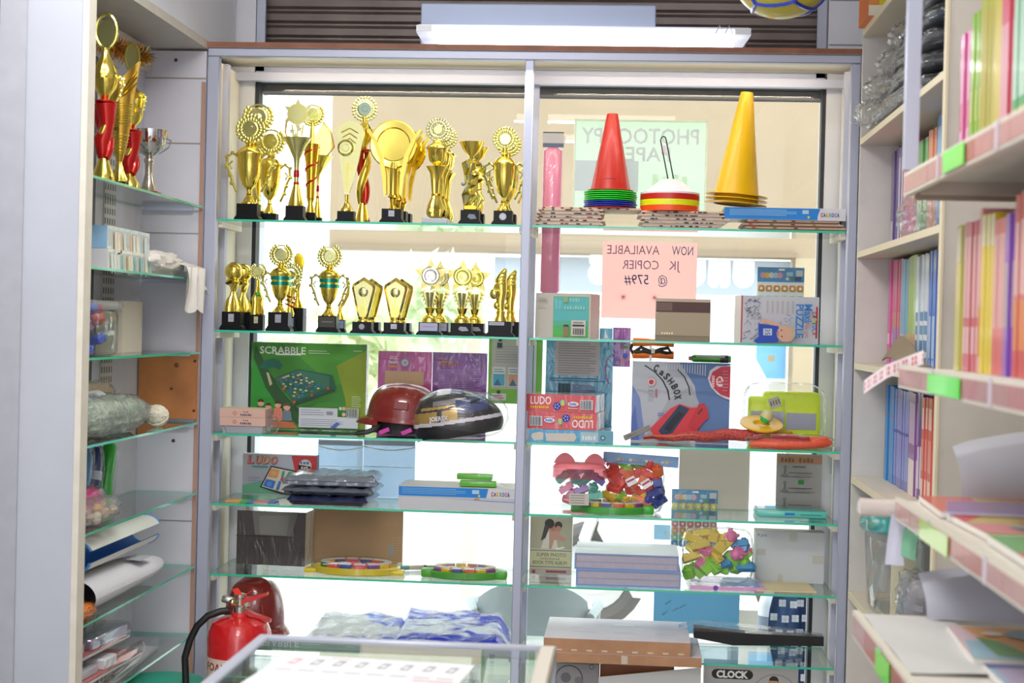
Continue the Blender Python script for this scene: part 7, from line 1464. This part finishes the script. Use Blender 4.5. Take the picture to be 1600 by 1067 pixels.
def streak(dark, light, cut):
    """glossy sheeting printed with slanting smeared bands"""
    m = bpy.data.materials.new('printed_sheeting'); m.use_nodes = True; nt = m.node_tree; p = nt.nodes['Principled BSDF']; L = nt.links.new
    tc = nt.nodes.new('ShaderNodeTexCoord'); mp = nt.nodes.new('ShaderNodeMapping'); mp.inputs['Scale'].default_value = (5, 16, 16); mp.inputs['Rotation'].default_value = (0, 0, .5)
    n = nt.nodes.new('ShaderNodeTexNoise'); n.inputs['Scale'].default_value = 1; n.inputs['Detail'].default_value = 4; n.inputs['Distortion'].default_value = .6
    r = nt.nodes.new('ShaderNodeValToRGB'); r.color_ramp.elements[0].position = cut-.05; r.color_ramp.elements[1].position = cut+.05; r.color_ramp.elements[0].color = lin(light); r.color_ramp.elements[1].color = lin(dark)
    L(tc.outputs['Object'], mp.inputs['Vector']); L(mp.outputs['Vector'], n.inputs['Vector']); L(n.outputs['Fac'], r.inputs['Fac']); L(r.outputs['Color'], p.inputs['Base Color'])
    bp = nt.nodes.new('ShaderNodeBump'); bp.inputs['Strength'].default_value = .25; bp.inputs['Distance'].default_value = .01; L(n.outputs['Fac'], bp.inputs['Height']); L(bp.outputs['Normal'], p.inputs['Normal'])
    p.inputs['Roughness'].default_value = .2; p.inputs['Coat Weight'].default_value = .8
    tr = nt.nodes.new('ShaderNodeBsdfTranslucent'); mx = nt.nodes.new('ShaderNodeMixShader'); mx.inputs[0].default_value = .72; out = nt.nodes['Material Output']
    L(r.outputs['Color'], tr.inputs[0]); L(p.outputs[0], mx.inputs[1]); L(tr.outputs[0], mx.inputs[2]); L(mx.outputs[0], out.inputs[0]); return m
for k, (u0, u1, v0, v1, hx, nm) in enumerate(((478, 640, 958, 1003, '#f0f2f8', 'white plastic bag of pale sheeting at the left of the blue sheeting'), (610, 800, 950, 1004, '#5a78d8', 'crumpled blue plastic sheeting in a clear bag, sixth shelf'))):
    Y = 5.17; a, c = at(u0, 980, Y), at(u1, 980, Y); w = c.x-a.x; h = at(700, v0+8, 5.25).z-S6; t = thing('plastic_sheeting', nm, 'plastic sheeting', ((a.x+c.x)/2, Y, S6))
    def sf(u, v, k=k, w=w, h=h): 
        n = NZ.fractal(Vector((u*2.2+k*9+v*1.2, v*1.6, 3.3)), 1.0, 2.1, 3); e = min(1, min(u, 1-u)/.12)*min(1, v/.12+.15); d = abs(math.sin(u*7-v*9+n*1.2))**5
        return ((u-.5)*w, -.13+.27*v, max(.002, h*(.25+.75*v)*e*(.88+.18*n)+.009*d*e))
    b = MB(); mm = streak('#2038d0', '#f4f6fe', .52) if k else streak('#7890f0', '#fafbfe', .62); b.sheet(sf, 80, 40, mm); b.build('sheeting', t)
    b = MB(); b.sheet(lambda u, v: tuple(Vector(sf(u, v))+Vector((0, -.004, .005+.004*math.sin(u*31)))), 60, 30, glassy('sheet_film', '#fafbff', 1.4, .10, .04, '#f4f6fc', .9, 30, 1.0)); b.build('clear_bag', t)

# ------------------------------------------------------------------ left cabinet shelves
z2, z3, z4, z5, z6, z7 = [q+.0003 for q in LZ[1:]]
def cab(name, label, cat, u0, u1, v0, z, x, d, front, end, paint=None, **k):
    """carton whose long side faces the aisle between sight lines u0..u1; its end faces the camera"""
    y0, y1 = atX(u0, v0, x).y, atX(u1, v0, x).y; h = atX(u0, v0, x).z-z; b = MB(); L = y1-y0
    b.X = Matrix.Rotation(PI/2, 4, 'Z'); b.box(-L/2, L/2, 0, d, 0, h, M(front, .4, **k), M('#d0ccc4', .6), M(end, .4))
    if paint: paint(Face(b, 0, 0, 100, 100*h/L*1.0, L, h, 0))
    return solo(b, name, label, cat, (x, (y0+y1)/2, z))
def chalk(hx):
    def f(F):
        F.r(2, 2, 98, 12, '#c8d0cc'); rnd = random.Random(hx)
        for k in range(14): a = rnd.uniform(3, 90); F.p([(a, 4), (a+5, 3), (a+8, 16), (a+2, 17)], M(rnd.choice(['#6ab0b4', '#e8a868', '#f0e4c8', '#e4ecec', '#d8e4e0']), .3, coat=.5))
    return f
c1 = cab('chalk_box', 'white and orange chalk box, lower of two in the left cabinet', 'box', 169, 238, 388, z2, -1.425, .15, '#e4dccc', '#c4c4c8', chalk('a'), wrap=.5)
c2 = cab('chalk_box', 'white and teal chalk box, upper of two in the left cabinet', 'box', 168, 234, 352, z2+.0685, -1.428, .15, '#c8dcd8', '#8ab0d0', chalk('b'), wrap=.5)
hh_ = max(q.co.z for q in c1.data.vertices); c2.location.z = z2+hh_+.0006
sc_ = (atX(168, 352, -1.428).z-c2.location.z)/max(q.co.z for q in c2.data.vertices); c2.scale.z = sc_
for i, (o, y) in enumerate(((c1, 0), (c2, 0))):
    pass
# white cloth draping over the shelf
t = thing('white_cloth', 'crumpled white plastic cloth draped over the second shelf of left cabinet', 'cloth', (-1.45, 4.75, z2)); WC = M('#e6e2dc', .5, bump=.5, scale=25)
b = MB(); crumple(b, (-.03, -.06, .038), .085, .20, .038, WC, .16, 3, 81, 44, 2.6); b.build('bundle', t)
b = MB(); 
def drape(u, v):
    y = lerp(-.02, .20, u)+.012*math.sin(v*5+u*3); 
    if v < .4: q = v/.4; return (-.02+.098*q, y, .055-.022*q+.012*math.sin(u*13)*(1-q))
    q = (v-.4)/.6; drop = (.055+.09*abs(math.sin(u*PI*1.9+.5))**.7); return (.078+.012*math.sin(u*16+q*3)+.006*q, y+.02*q*math.sin(u*7), .033-drop*q)
b.sheet(drape, 50, 24, WC, .0012); b.build('hanging_end', t)
# tub and cream box, third shelf
cab('cream_box', 'cream cardboard box behind the clear tub, left cabinet', 'box', 192, 223, 470, z3, -1.50, .08, '#d6ccb8', '#d8d0bc')
t = thing('toy_tub', 'clear square tub of coloured toys, third shelf of left cabinet', 'tub', (-1.46, 4.10, z3)); h = atX(176, 470, -1.42).z-z3
b = MB(); b.lathe([(.062, .001), (.066, .004), (.072, h*.82), (.080, h*.84), (.080, h)], CLEARP, 4, caps=False, smooth=False, twist=0, sy=1.6) if False else b.bbox(-.07, .055, -.09, .12, .001, h*.83, CLEARP, .012, 2); b.build('tub_body', t)
b = MB(); b.bbox(-.075, .065, -.095, .13, h*.83, h, FILMG, .010, 2); b.build('lid', t)
b = MB(); b.box(-.05, .0, -.0905, -.0900, h*.2, h*.62, M('#d4dcd4', .4)); b.build('label', t)
rnd = random.Random(9)
for k in range(14):
    col, nm = rnd.choice((('#8a3a9a', 'purple'), ('#c83a4a', 'red'), ('#2a9a4a', 'green'), ('#3a5ac0', 'blue'))); b = MB(); b.bbox(-.018, .018, -.018, .018, -.012, .012, M(col, .35, coat=.4), .004, 1)
    solo(b, 'toy_piece', '%s toy piece inside the clear tub in the left cabinet' % nm, 'toy', (-1.46+rnd.uniform(-.035, .022), 4.10+rnd.uniform(-.05, .09), z3+.018+.027*(k//3)), 0, '%s toy pieces in the cabinet tub' % nm, (rnd.uniform(-.4, .4), rnd.uniform(-.4, .4), rnd.uniform(-1, 1)))
# net bag, fourth shelf
t = thing('netting_bag', 'clear bag stuffed with pale green netting, fourth shelf of left cabinet', 'bag', (-1.475, 4.28, z4))
b = MB(); crumple(b, (0, 0, .056), .078, .29, .054, M('#a9b8a4', .7, noise=.5, scale=60, bump=1), .10, 5, 91, 44, 2.6); b.build('netting', t)
b = MB(); crumple(b, (0, 0, .058), .084, .31, .057, FILMG, .12, 5, 92, 50, 2.6); b.build('bag', t)
b = MB(); b.X = Matrix.Translation((.02, -.08, .105)) @ Matrix.Rotation(.35, 4, 'Y'); b.sheet(lambda u, v: (lerp(-.035, .05, u), lerp(-.09, .09, v), .010-.03*u*u), 6, 4, M('#d8d8d8', .5), .0006); b.sheet(lambda u, v: (lerp(-.02, .03, u), lerp(-.06, .02, v), .0108-.03*(u*.6+.17)**2), 4, 2, M('#a0a4a8', .5)); b.build('paper_label', t)
b = MB(); b.ball((0, 0, .034), .034, M('#e2ddc8', .7, noise=.2, scale=90, bump=1), 20)
for k in range(7): b.tube([(.034*math.cos(q*.5+k)*1.03, .034*math.sin(q*.5+k)*math.cos(k)*1.03, .034+.034*math.sin(q*.5+k)*math.sin(k)*1.03) for q in range(13)], .0012, M('#f0ecdc', .7), 5)
solo(b, 'twine_ball', 'ball of cream twine beside the netting bag, left cabinet', 'twine', (-1.435, 4.68, z4))
bagged('small_bag', 'small clear bag of purple and yellow pieces behind the netting bag', 'bag', (-1.555, 4.45, z4), (.020, .16, .07), '#b8a48a', seed=14, amp=.12)
# fifth shelf: bottles in film and clear bags
for k, (y, hx, nm, lean, hgt) in enumerate(((4.36, '#5aa8dc', 'light blue', .25, .185), (4.44, '#2a3a80', 'dark blue', .22, .175), (4.54, '#1fc426', 'bright green', .25, .20))):
    t = thing('drink_bottle', '%s slim bottle in clear film leaning on the back of the left cabinet' % nm, 'bottle', (-1.555+.004*k, y, z5+.005)); t.rotation_euler = (-lean, 0, 0)
    b = MB(); b.lathe([(.018, 0), (.021, .006), (.019, hgt*.4), (.022, hgt*.65), (.020, hgt*.85), (.012, hgt*.93), (.011, hgt)], M(hx, .3, coat=.5), 20); b.build('bottle', t)
    if nm == 'dark blue':
        b = MB(); b.lathe([(.0222, hgt*.45), (.0226, hgt*.6)], M('#d8e0ec', .4), 20, caps=False); b.build('label', t)
    b = MB(); crumple(b, (0, 0, hgt*.5), .026, .030, hgt*.54, FILM, .10, 5, 100+k, 30, 3, False); b.build('film', t)
bagged('pink_pouch', 'bright pink pouch in clear film, fifth shelf of left cabinet', 'pouch', (-1.50, 4.14, z5), (.06, .15, .045), '#e03a8c', seed=17, amp=.18)
t = thing('snack_bag', 'clear bag of orange and cream pieces at the front of the fifth left shelf', 'bag', (-1.445, 4.08, z5))
rnd = random.Random(21); b = MB()
for k in range(26): b.ball((rnd.uniform(-.04, .04), rnd.uniform(-.12, .16), .012+rnd.uniform(0, .03)), .013, M(rnd.choice(['#e8a030', '#d8c8a8', '#e0b050', '#c8a890']), .5), 8, sy=1.6)
b.build('contents', t); put(t.children[0] if t.children else KIDS[t.name][0], kind='stuff')
b = MB(); crumple(b, (0, .02, .036), .058, .20, .035, FILMG, .14, 5, 22, 40, 2.6); b.build('bag', t)
# sixth shelf: rolled mat and bath mat
t = thing('rolled_mat', 'rolled white mat with a blue lining, sixth shelf of left cabinet', 'mat', (-1.46, 4.36, z6+.0)); zc = .150
b = MB(); n = 26; pr = [(.052*math.cos(PI*.15+q*PI*1.75/n)*(1-.12*q/n), .046*math.sin(PI*.15+q*PI*1.75/n)*(1-.12*q/n)) for q in range(n+1)]
b.sheet(lambda u, v: (pr[int(round(u*n))][0], lerp(-.30, .30, v), zc+pr[int(round(u*n))][1]), n, 10, M('#e6e4de', .6), 0); b.build('mat', t)
b = MB(); b.sheet(lambda u, v: (pr[int(round((1-u)*n))][0]*.93, lerp(-.302, .302, v), zc+pr[int(round((1-u)*n))][1]*.93), n, 10, M('#3a86d0', .6), 0); b.tube([(p[0]*.97, -.302, zc+p[1]*.97) for p in pr], .0045, M('#4a90d8', .5), 6); b.tube([(p[0]*.97, .302, zc+p[1]*.97) for p in pr], .0045, M('#4a90d8', .5), 6); b.build('lining', t)
t = thing('bath_mat', 'pale grey rounded sole-shaped mat lying on the sixth left shelf', 'mat', (-1.462, 4.40, z6))
def sole(u, v):
    y = lerp(-.36, .36, v); e = math.sqrt(max(0, 1-((v-.62)/.38)**2)) if v > .62 else 1; wv = .085*(.82+.18*v)*e; a = 2*PI*u; return (wv*math.cos(a)*1.0, y, .058+.05*(1-.35*v)*math.sin(a)*max(.25, e)*(1 if math.sin(a) > 0 else .9)-.012)
b = MB(); b.sheet(sole, 32, 30, M('#d2d2d8', .7, bump=.3, scale=160), 0); b.lathe([(.001, 0)], '#d2d2d8') if False else None; b.build('cushion', t)
b = MB(); b.tube([(.0855*math.cos(2*PI*q/30)*.6, .345+.012*0, .05+.03*math.sin(2*PI*q/30)) for q in range(30)], .005, M('#d8c4a8', .6), 6, True) if False else None
b = MB(); b.sheet(lambda u, v: (lerp(.02, .068, u), lerp(.02, .12, v), .0955-.40*(lerp(.02, .068, u)-.0)**1.75), 6, 6, M('#a9a9b0', .7)); b.build('logo_patch', t)
bagged('orange_sweets', 'clear bag of orange sweets at the front of the sixth left shelf', 'sweets', (-1.435, 4.02, z6), (.035, .09, .018), '#f08a30', seed=33, amp=.25)
# lowest shelf: silver packs
for k, (x, y, z, hl, hh, rzz, nm, bow) in enumerate(((-1.475, 4.35, 0, .36, .020, .05, 'bottom long clear pack with a white spiral cord', 1), (-1.465, 4.18, .042, .25, .030, -.04, 'middle clear pack with a white plug', 0), (-1.485, 4.13, .104, .24, .030, -.06, 'top shiny silver-fronted pack', 2))):
    t = thing('cable_pack', '%s, lowest shelf of left cabinet' % nm, 'pack', (x, y, z7+z), rzz)
    b = MB(); b.bbox(-.07, .07, -hl, hl, 0, hh*.35, M('#d8d4d6', .4, coat=.4), .004, 1); b.box(-.069, .069, -hl*.98, hl*.98, hh*.35, hh*.42, M('#c86a6a' if bow != 1 else '#d0ccd0', .5)); b.build('tray', t)
    if bow == 1:
        b = MB(); b.tube([(.03+.012*math.cos(q*.9), lerp(-hl*.7, hl*.9, q/110), .018+.010*math.sin(q*.9)) for q in range(111)], .004, M('#ece6dc', .4), 6); b.build('cord', t)
    else:
        b = MB(); b.bbox(-.03, .065, -hl*.1, hl*.25 if bow == 0 else hl*.95, hh*.42, hh*1.45, M('#e4e4ea', .35) if bow == 0 else M('#c8c4dc', .12, .7), .004, 1); b.build('plug' if bow == 0 else 'foil_block', t)
        b = MB(); b.bbox(-.05, .055, -hl*.8, -hl*.2, hh*.42, hh*1.2, M('#b8b8c4', .4), .004, 1); b.build('adapter', t)
    b = MB(); b.bbox(-.072, .072, -hl*1.01, hl*1.01, -.0005+.001, hh*1.6 if bow != 1 else hh*1.7, CLEARP, .010, 2); b.build('blister', t)
b = MB(); c = at(243, 1062, 4.55); b.lathe([(.09, .0005), (.115, c.z-.02), (.120, c.z-.012), (.120, c.z+.0), (.10, c.z+.004), (.001, c.z+.006)], M('#1a9a80', .4), 36); solo(b, 'teal_bucket', 'teal plastic bucket with its rim at the bottom left corner', 'bucket', (c.x+.02, 4.55, 0))

# ------------------------------------------------------------------ in front: extinguisher, counter, ball
Y = 4.50; xc = at(374, 1000, Y).x; t = thing('fire_extinguisher', 'red fire extinguisher with a black hose before the left post', 'fire extinguisher', (xc, Y, 0)); RE = M('#c8161c', .25, coat=.8); s = PX(Y)
R = 51*s; zs = at(374, 985, Y).z; zn = at(374, 962, Y).z
b = MB(); b.lathe([(R*.9, 0), (R*.98, .006), (R, .02), (R, zs-.02), (R*.97, zs), (R*.86, zs+.026), (R*.6, zn-.006), (R*.28, zn), (R*.22, zn+.012)], RE, 48); bd = b.build('cylinder', t)
b = MB(); zl0, zl1 = .06, at(374, 1022, Y).z; b.lathe([(R*1.003, zl0), (R*1.003, zl1)], M('#dcc4b4', .5), 48, caps=False)
def arc_text(tx, zc, h, a0, mat):
    vs, fs, x0, x1, q0, q1 = glyphs(tx, .02); k = h/.7; b.add([(R*1.006*math.cos(a0+(px*k)/R), R*1.006*math.sin(a0+(px*k)/R), zc+(pz-.35)*k) for px, pz in vs], fs, mat)
arc_text('FOAM', zl1-.024, .022, -PI*.82, M('#8a2018', .5))
b.build('label', bd)
b = MB(); zk = zn+.012; b.lathe([(.019, zk-.004), (.019, zk+.016), (.014, zk+.02), (.014, zk+.04), (.018, zk+.042), (.018, zk+.052), (.006, zk+.056)], M('#c8c4b8', .15, 1), 20); b.X = Matrix.Translation((-.02, -.012, zk+.028)); b.ball((0, 0, 0), .012, M('#b8aa86', .2, 1), 14); b.build('valve', t)
b = MB(); b.X = Matrix.Translation((-.02, 0, zk+.03)) @ Matrix.Rotation(-PI/2+.2, 4, 'Y'); b.lathe([(.009, 0), (.011, .004), (.011, .03), (.009, .034)], M('#c4c4c0', .2, .9), 16); b.build('coupling', t)
p = lambda u, v, dy=0: (at(u, v, Y+dy).x-xc, dy, at(u, v, Y+dy).z)
b = MB(); b.tube([p(357, 954), p(345, 955, -.01), p(325, 962, -.02), p(308, 978, -.02), p(297, 1000, -.02), (p(292, 1025)[0], -.02, p(292, 1025)[2]), p(290, 1050, -.02), p(291, 1090, -.02), p(297, 1130, -.02), p(312, 1160, -.02)], .0105, M('#161618', .5), 12); b.build('hose', t)
b = MB(); b.prism([(p(366, 938)[0], p(366, 938)[2]), (p(374, 945)[0], p(374, 945)[2]), (p(380, 948)[0], p(380, 948)[2]), (p(398, 958)[0], p(398, 958)[2]), (p(423, 967)[0], p(423, 967)[2]), (p(423, 972)[0], p(423, 972)[2]), (p(395, 962)[0], p(395, 962)[2]), (p(372, 955)[0], p(372, 955)[2])][::-1], -.012, .012, RE); b.build('lower_lever', t)
b = MB(); b.prism([(p(374, 944)[0], p(374, 944)[2]), (p(376, 938)[0], p(376, 938)[2]), (p(385, 933)[0], p(385, 933)[2]), (p(418, 925)[0], p(418, 925)[2]), (p(419, 929)[0], p(419, 929)[2]), (p(392, 939)[0], p(392, 939)[2]), (p(382, 946)[0], p(382, 946)[2])][::-1], -.012, .012, RE); b.build('upper_lever', t)
b = MB(); b.prism([(p(365, 920)[0], p(365, 920)[2]), (p(373, 917)[0], p(373, 917)[2]), (p(382, 930)[0], p(382, 930)[2]), (p(375, 936)[0], p(375, 936)[2])], -.014, -.011, M('#f0301a', .35)); b.tube([p(378, 933, -.013), p(397, 921, -.013)], .0016, M('#d82a1c', .3), 6); b.build('safety_tag', t)
b = MB(); b.X = Matrix.Translation((p(388, 943)[0], -.014, p(388, 943)[2])) @ Matrix.Rotation(PI/2, 4, 'X'); b.lathe([(.008, 0), (.008, .008), (.006, .010)], M('#c8c0a8', .2, .9), 14); b.build('pin', t)

# glass-topped counter
t = thing('display_counter', 'glass-topped aluminium display counter in the foreground', 'counter', (0, 0, 0)); FR = M('#aeb2c2', .45, .25); zc = .9
x0, x1, y0, y1 = at(405, 990, 2.94).x, -.125, 2.05, 2.94
for a_, b_, c_, d_, nm in ((x0, x1, y1-.024, y1, 'rear_rail'), (x0, x1, y0, y0+.024, 'front_rail'), (x0, x0+.024, y0+.024, y1-.024, 'left_rail')):
    b = MB(); b.bbox(a_, b_, c_, d_, zc-.024, zc, FR, .003, 1); b.build(nm, t)
b = MB(); b.bbox(x1-.03, x1, y0+.024, y1-.024, zc-.03, zc+.004, M('#c9c2b6', .55), .004, 1); b.build('right_rail', t)
b = MB(); b.box(x0+.02, x1-.028, y0+.02, y1-.02, zc-.010, zc-.004, TEAL, GLASS, TEAL, TEAL); b.build('glass_top', t)
for x in (x0, x1-.024):
    for y in (y0, y1-.024): b = MB(); b.box(x, x+.024, y, y+.024, .08, zc-.024, FR); b.build('corner_post', t)
b = MB(); b.box(x0+.003, x0+.007, y0+.024, y1-.024, .1, zc-.024, GLASS); b.build('side_glass', t)
b = MB(); b.box(x0+.004, x1-.004, y1-.012, y1-.008, .1, zc-.024, GLASS); b.build('rear_glass', t)
b = MB(); b.box(x0+.004, x1-.004, y0+.004, y1-.014, .62, .626, TEAL, GLASS, TEAL, TEAL); b.build('glass_shelf', t)
b = MB(); b.box(x0, x1, y0, y1, 0, .08, FR); b.build('plinth', t)
zi = .6263
pa = [atZ(u, v, zc+.001) for u, v in ((446, 1018), (742, 1036), (722, 1085), (372, 1085))]
b = MB(); q = [Vector((p_.x, p_.y, 0)) for p_ in pa]; o = q[0]; ex = (q[1]-q[0]); ey = (q[3]-q[0]); ang = math.atan2(ex.y, ex.x); w = ex.length
b.box(0, w, -.30, 0, 0, .0008, M('#e6e6ea', .35), M('#e6e6ea', .35)); gy = M('#9a9ca8', .5); rd = M('#e0a0a4', .5)
for k in range(8):
    xx = .025+k*w/8.6
    b.add([(xx, -.075, .001), (xx+.016, -.075, .001), (xx+.020, -.03, .001), (xx+.004, -.03, .001)], [(0, 1, 2, 3)], rd if k == 0 else gy); b.add([(xx+.004, -.065, .0012), (xx+.012, -.065, .0012), (xx+.015, -.045, .0012), (xx+.007, -.045, .0012)], [(0, 1, 2, 3)], M('#e6e6ea', .35))
    b.add([(xx-.004, -.125, .001), (xx+.026, -.125, .001), (xx+.026, -.118, .001), (xx-.004, -.118, .001)], [(0, 1, 2, 3)], gy)
b.box(.09, .13, -.018, -.012, .0008, .0011, rd); b.box(w-.08, w-.01, -.150, -.140, .0008, .0011, rd); b.box(.01, w-.01, -.105, -.103, .0008, .0010, M('#c8cad2', .5))
solo(b, 'price_list', 'white printed price list with red and grey columns lying on the counter glass', 'paper', (o.x, o.y, zc-.0038+.0002), ang)
for k, (xx, yy, hx, nm) in enumerate(((x0+.05, 2.60, '#c8b020', 'front'), (x0+.05, 2.74, '#b8a828', 'rear'))):
    b = MB(); b.box(-.03, .07, -.06, .06, 0, .17, M(hx, .45), M('#5f7a72', .45), M('#c8b428', .45)); b.box(-.02, .06, -.0605, -.060, .04, .12, M('#6a8a8a', .45)); b.add([(-.0302, -.04, .03), (-.0302, .05, .06), (-.0302, .05, .12), (-.0302, -.04, .13)], [(0, 1, 2, 3)], M('#3f6a70', .5)); b.add([(.0702, -.04, .03), (.0702, .05, .06), (.0702, .05, .12), (.0702, -.04, .13)], [(0, 1, 2, 3)], M('#4a7a80', .5))
    solo(b, 'boxed_goods', 'yellow and teal carton inside the counter, %s of two' % nm, 'carton', (xx, yy, zi))
b = MB(); b.box(0, .34, 0, .10, 0, .16, M('#6f8a6c', .5, noise=.15), M('#7f9a78', .4), M('#5a6a58', .5)); solo(b, 'green_carton', 'long grey-green carton inside the counter along its rear glass', 'carton', (x0+.19, 2.80, zi)) 
b = MB(); crumple(b, (0, 0, .05), .06, .06, .05, M('#b8d4d8', .3, coat=.5), .2, 4, 44, 30, 2.5); solo(b, 'blue_packet', 'pale blue packet inside the counter near its right end', 'packet', (x1-.09, 2.72, zi))

# hanging ball
Y = 4.3; c = at(1222, -54, Y); R = 82*PX(Y); t = thing('play_ball', 'colourful ball with blue seams hanging at the top of the picture', 'ball', tuple(c))
b = MB(); b.ball((0, 0, 0), R, M('#c4b838', .35, coat=.5), 40)
ico = bmesh.new(); bmesh.ops.create_icosphere(ico, subdivisions=1, radius=R); ico.verts.index_update(); fc = [[v.co.copy() for v in f.verts] for f in ico.faces]; ed = [(e.verts[0].co.copy(), e.verts[1].co.copy()) for e in ico.edges]; ico.free(); bl_ = b.build('ball_skin', t)
ph = bmesh.new(); bmesh.ops.create_icosphere(ph, subdivisions=1, radius=1); dual = {}
fcs = [f.calc_center_median().normalized() for f in ph.faces]; ph.faces.ensure_lookup_table()
b = MB()
for e in ph.edges:
    f1, f2 = e.link_faces; p1, p2 = f1.calc_center_median().normalized()*R, f2.calc_center_median().normalized()*R
    pts = [tuple(p1.lerp(p2, q/4).normalized()*R*1.0) for q in range(5)]; b.tube(pts, R*.045, M('#2a3fb0', .35, coat=.5), 6)
b.build('seams', bl_)
b = MB(); rnd = random.Random(3)
for i, v in enumerate(ph.verts):
    if v.co.z < .2 and i % 2:
        ring = [f.calc_center_median().normalized() for f in v.link_faces]; n = v.co.normalized(); o1 = n.orthogonal().normalized(); o2 = n.cross(o1); ring.sort(key=lambda q: math.atan2(q.dot(o2), q.dot(o1)))
        N = len(ring); vs = [tuple(n*R*1.003)]
        for q in (.33, .66, 1.0): vs += [tuple((n.lerp(r_, q)).normalized()*R*1.003) for r_ in ring]
        fs = [(0, 1+k, 1+(k+1) % N) for k in range(N)]+[(1+j*N+k, 1+j*N+N+k, 1+j*N+N+(k+1) % N, 1+j*N+(k+1) % N) for j in range(2) for k in range(N)]; b.add(vs, fs, M('#e84a4a', .35, coat=.5), True)
b.build('red_panels', bl_); ph.free()
b = MB(); b.tube([(0, 0, R*.98), (0, 0, CEIL-c.z-.0005)], .0015, M('#d8d8d8', .6), 6); b.build('string', t)
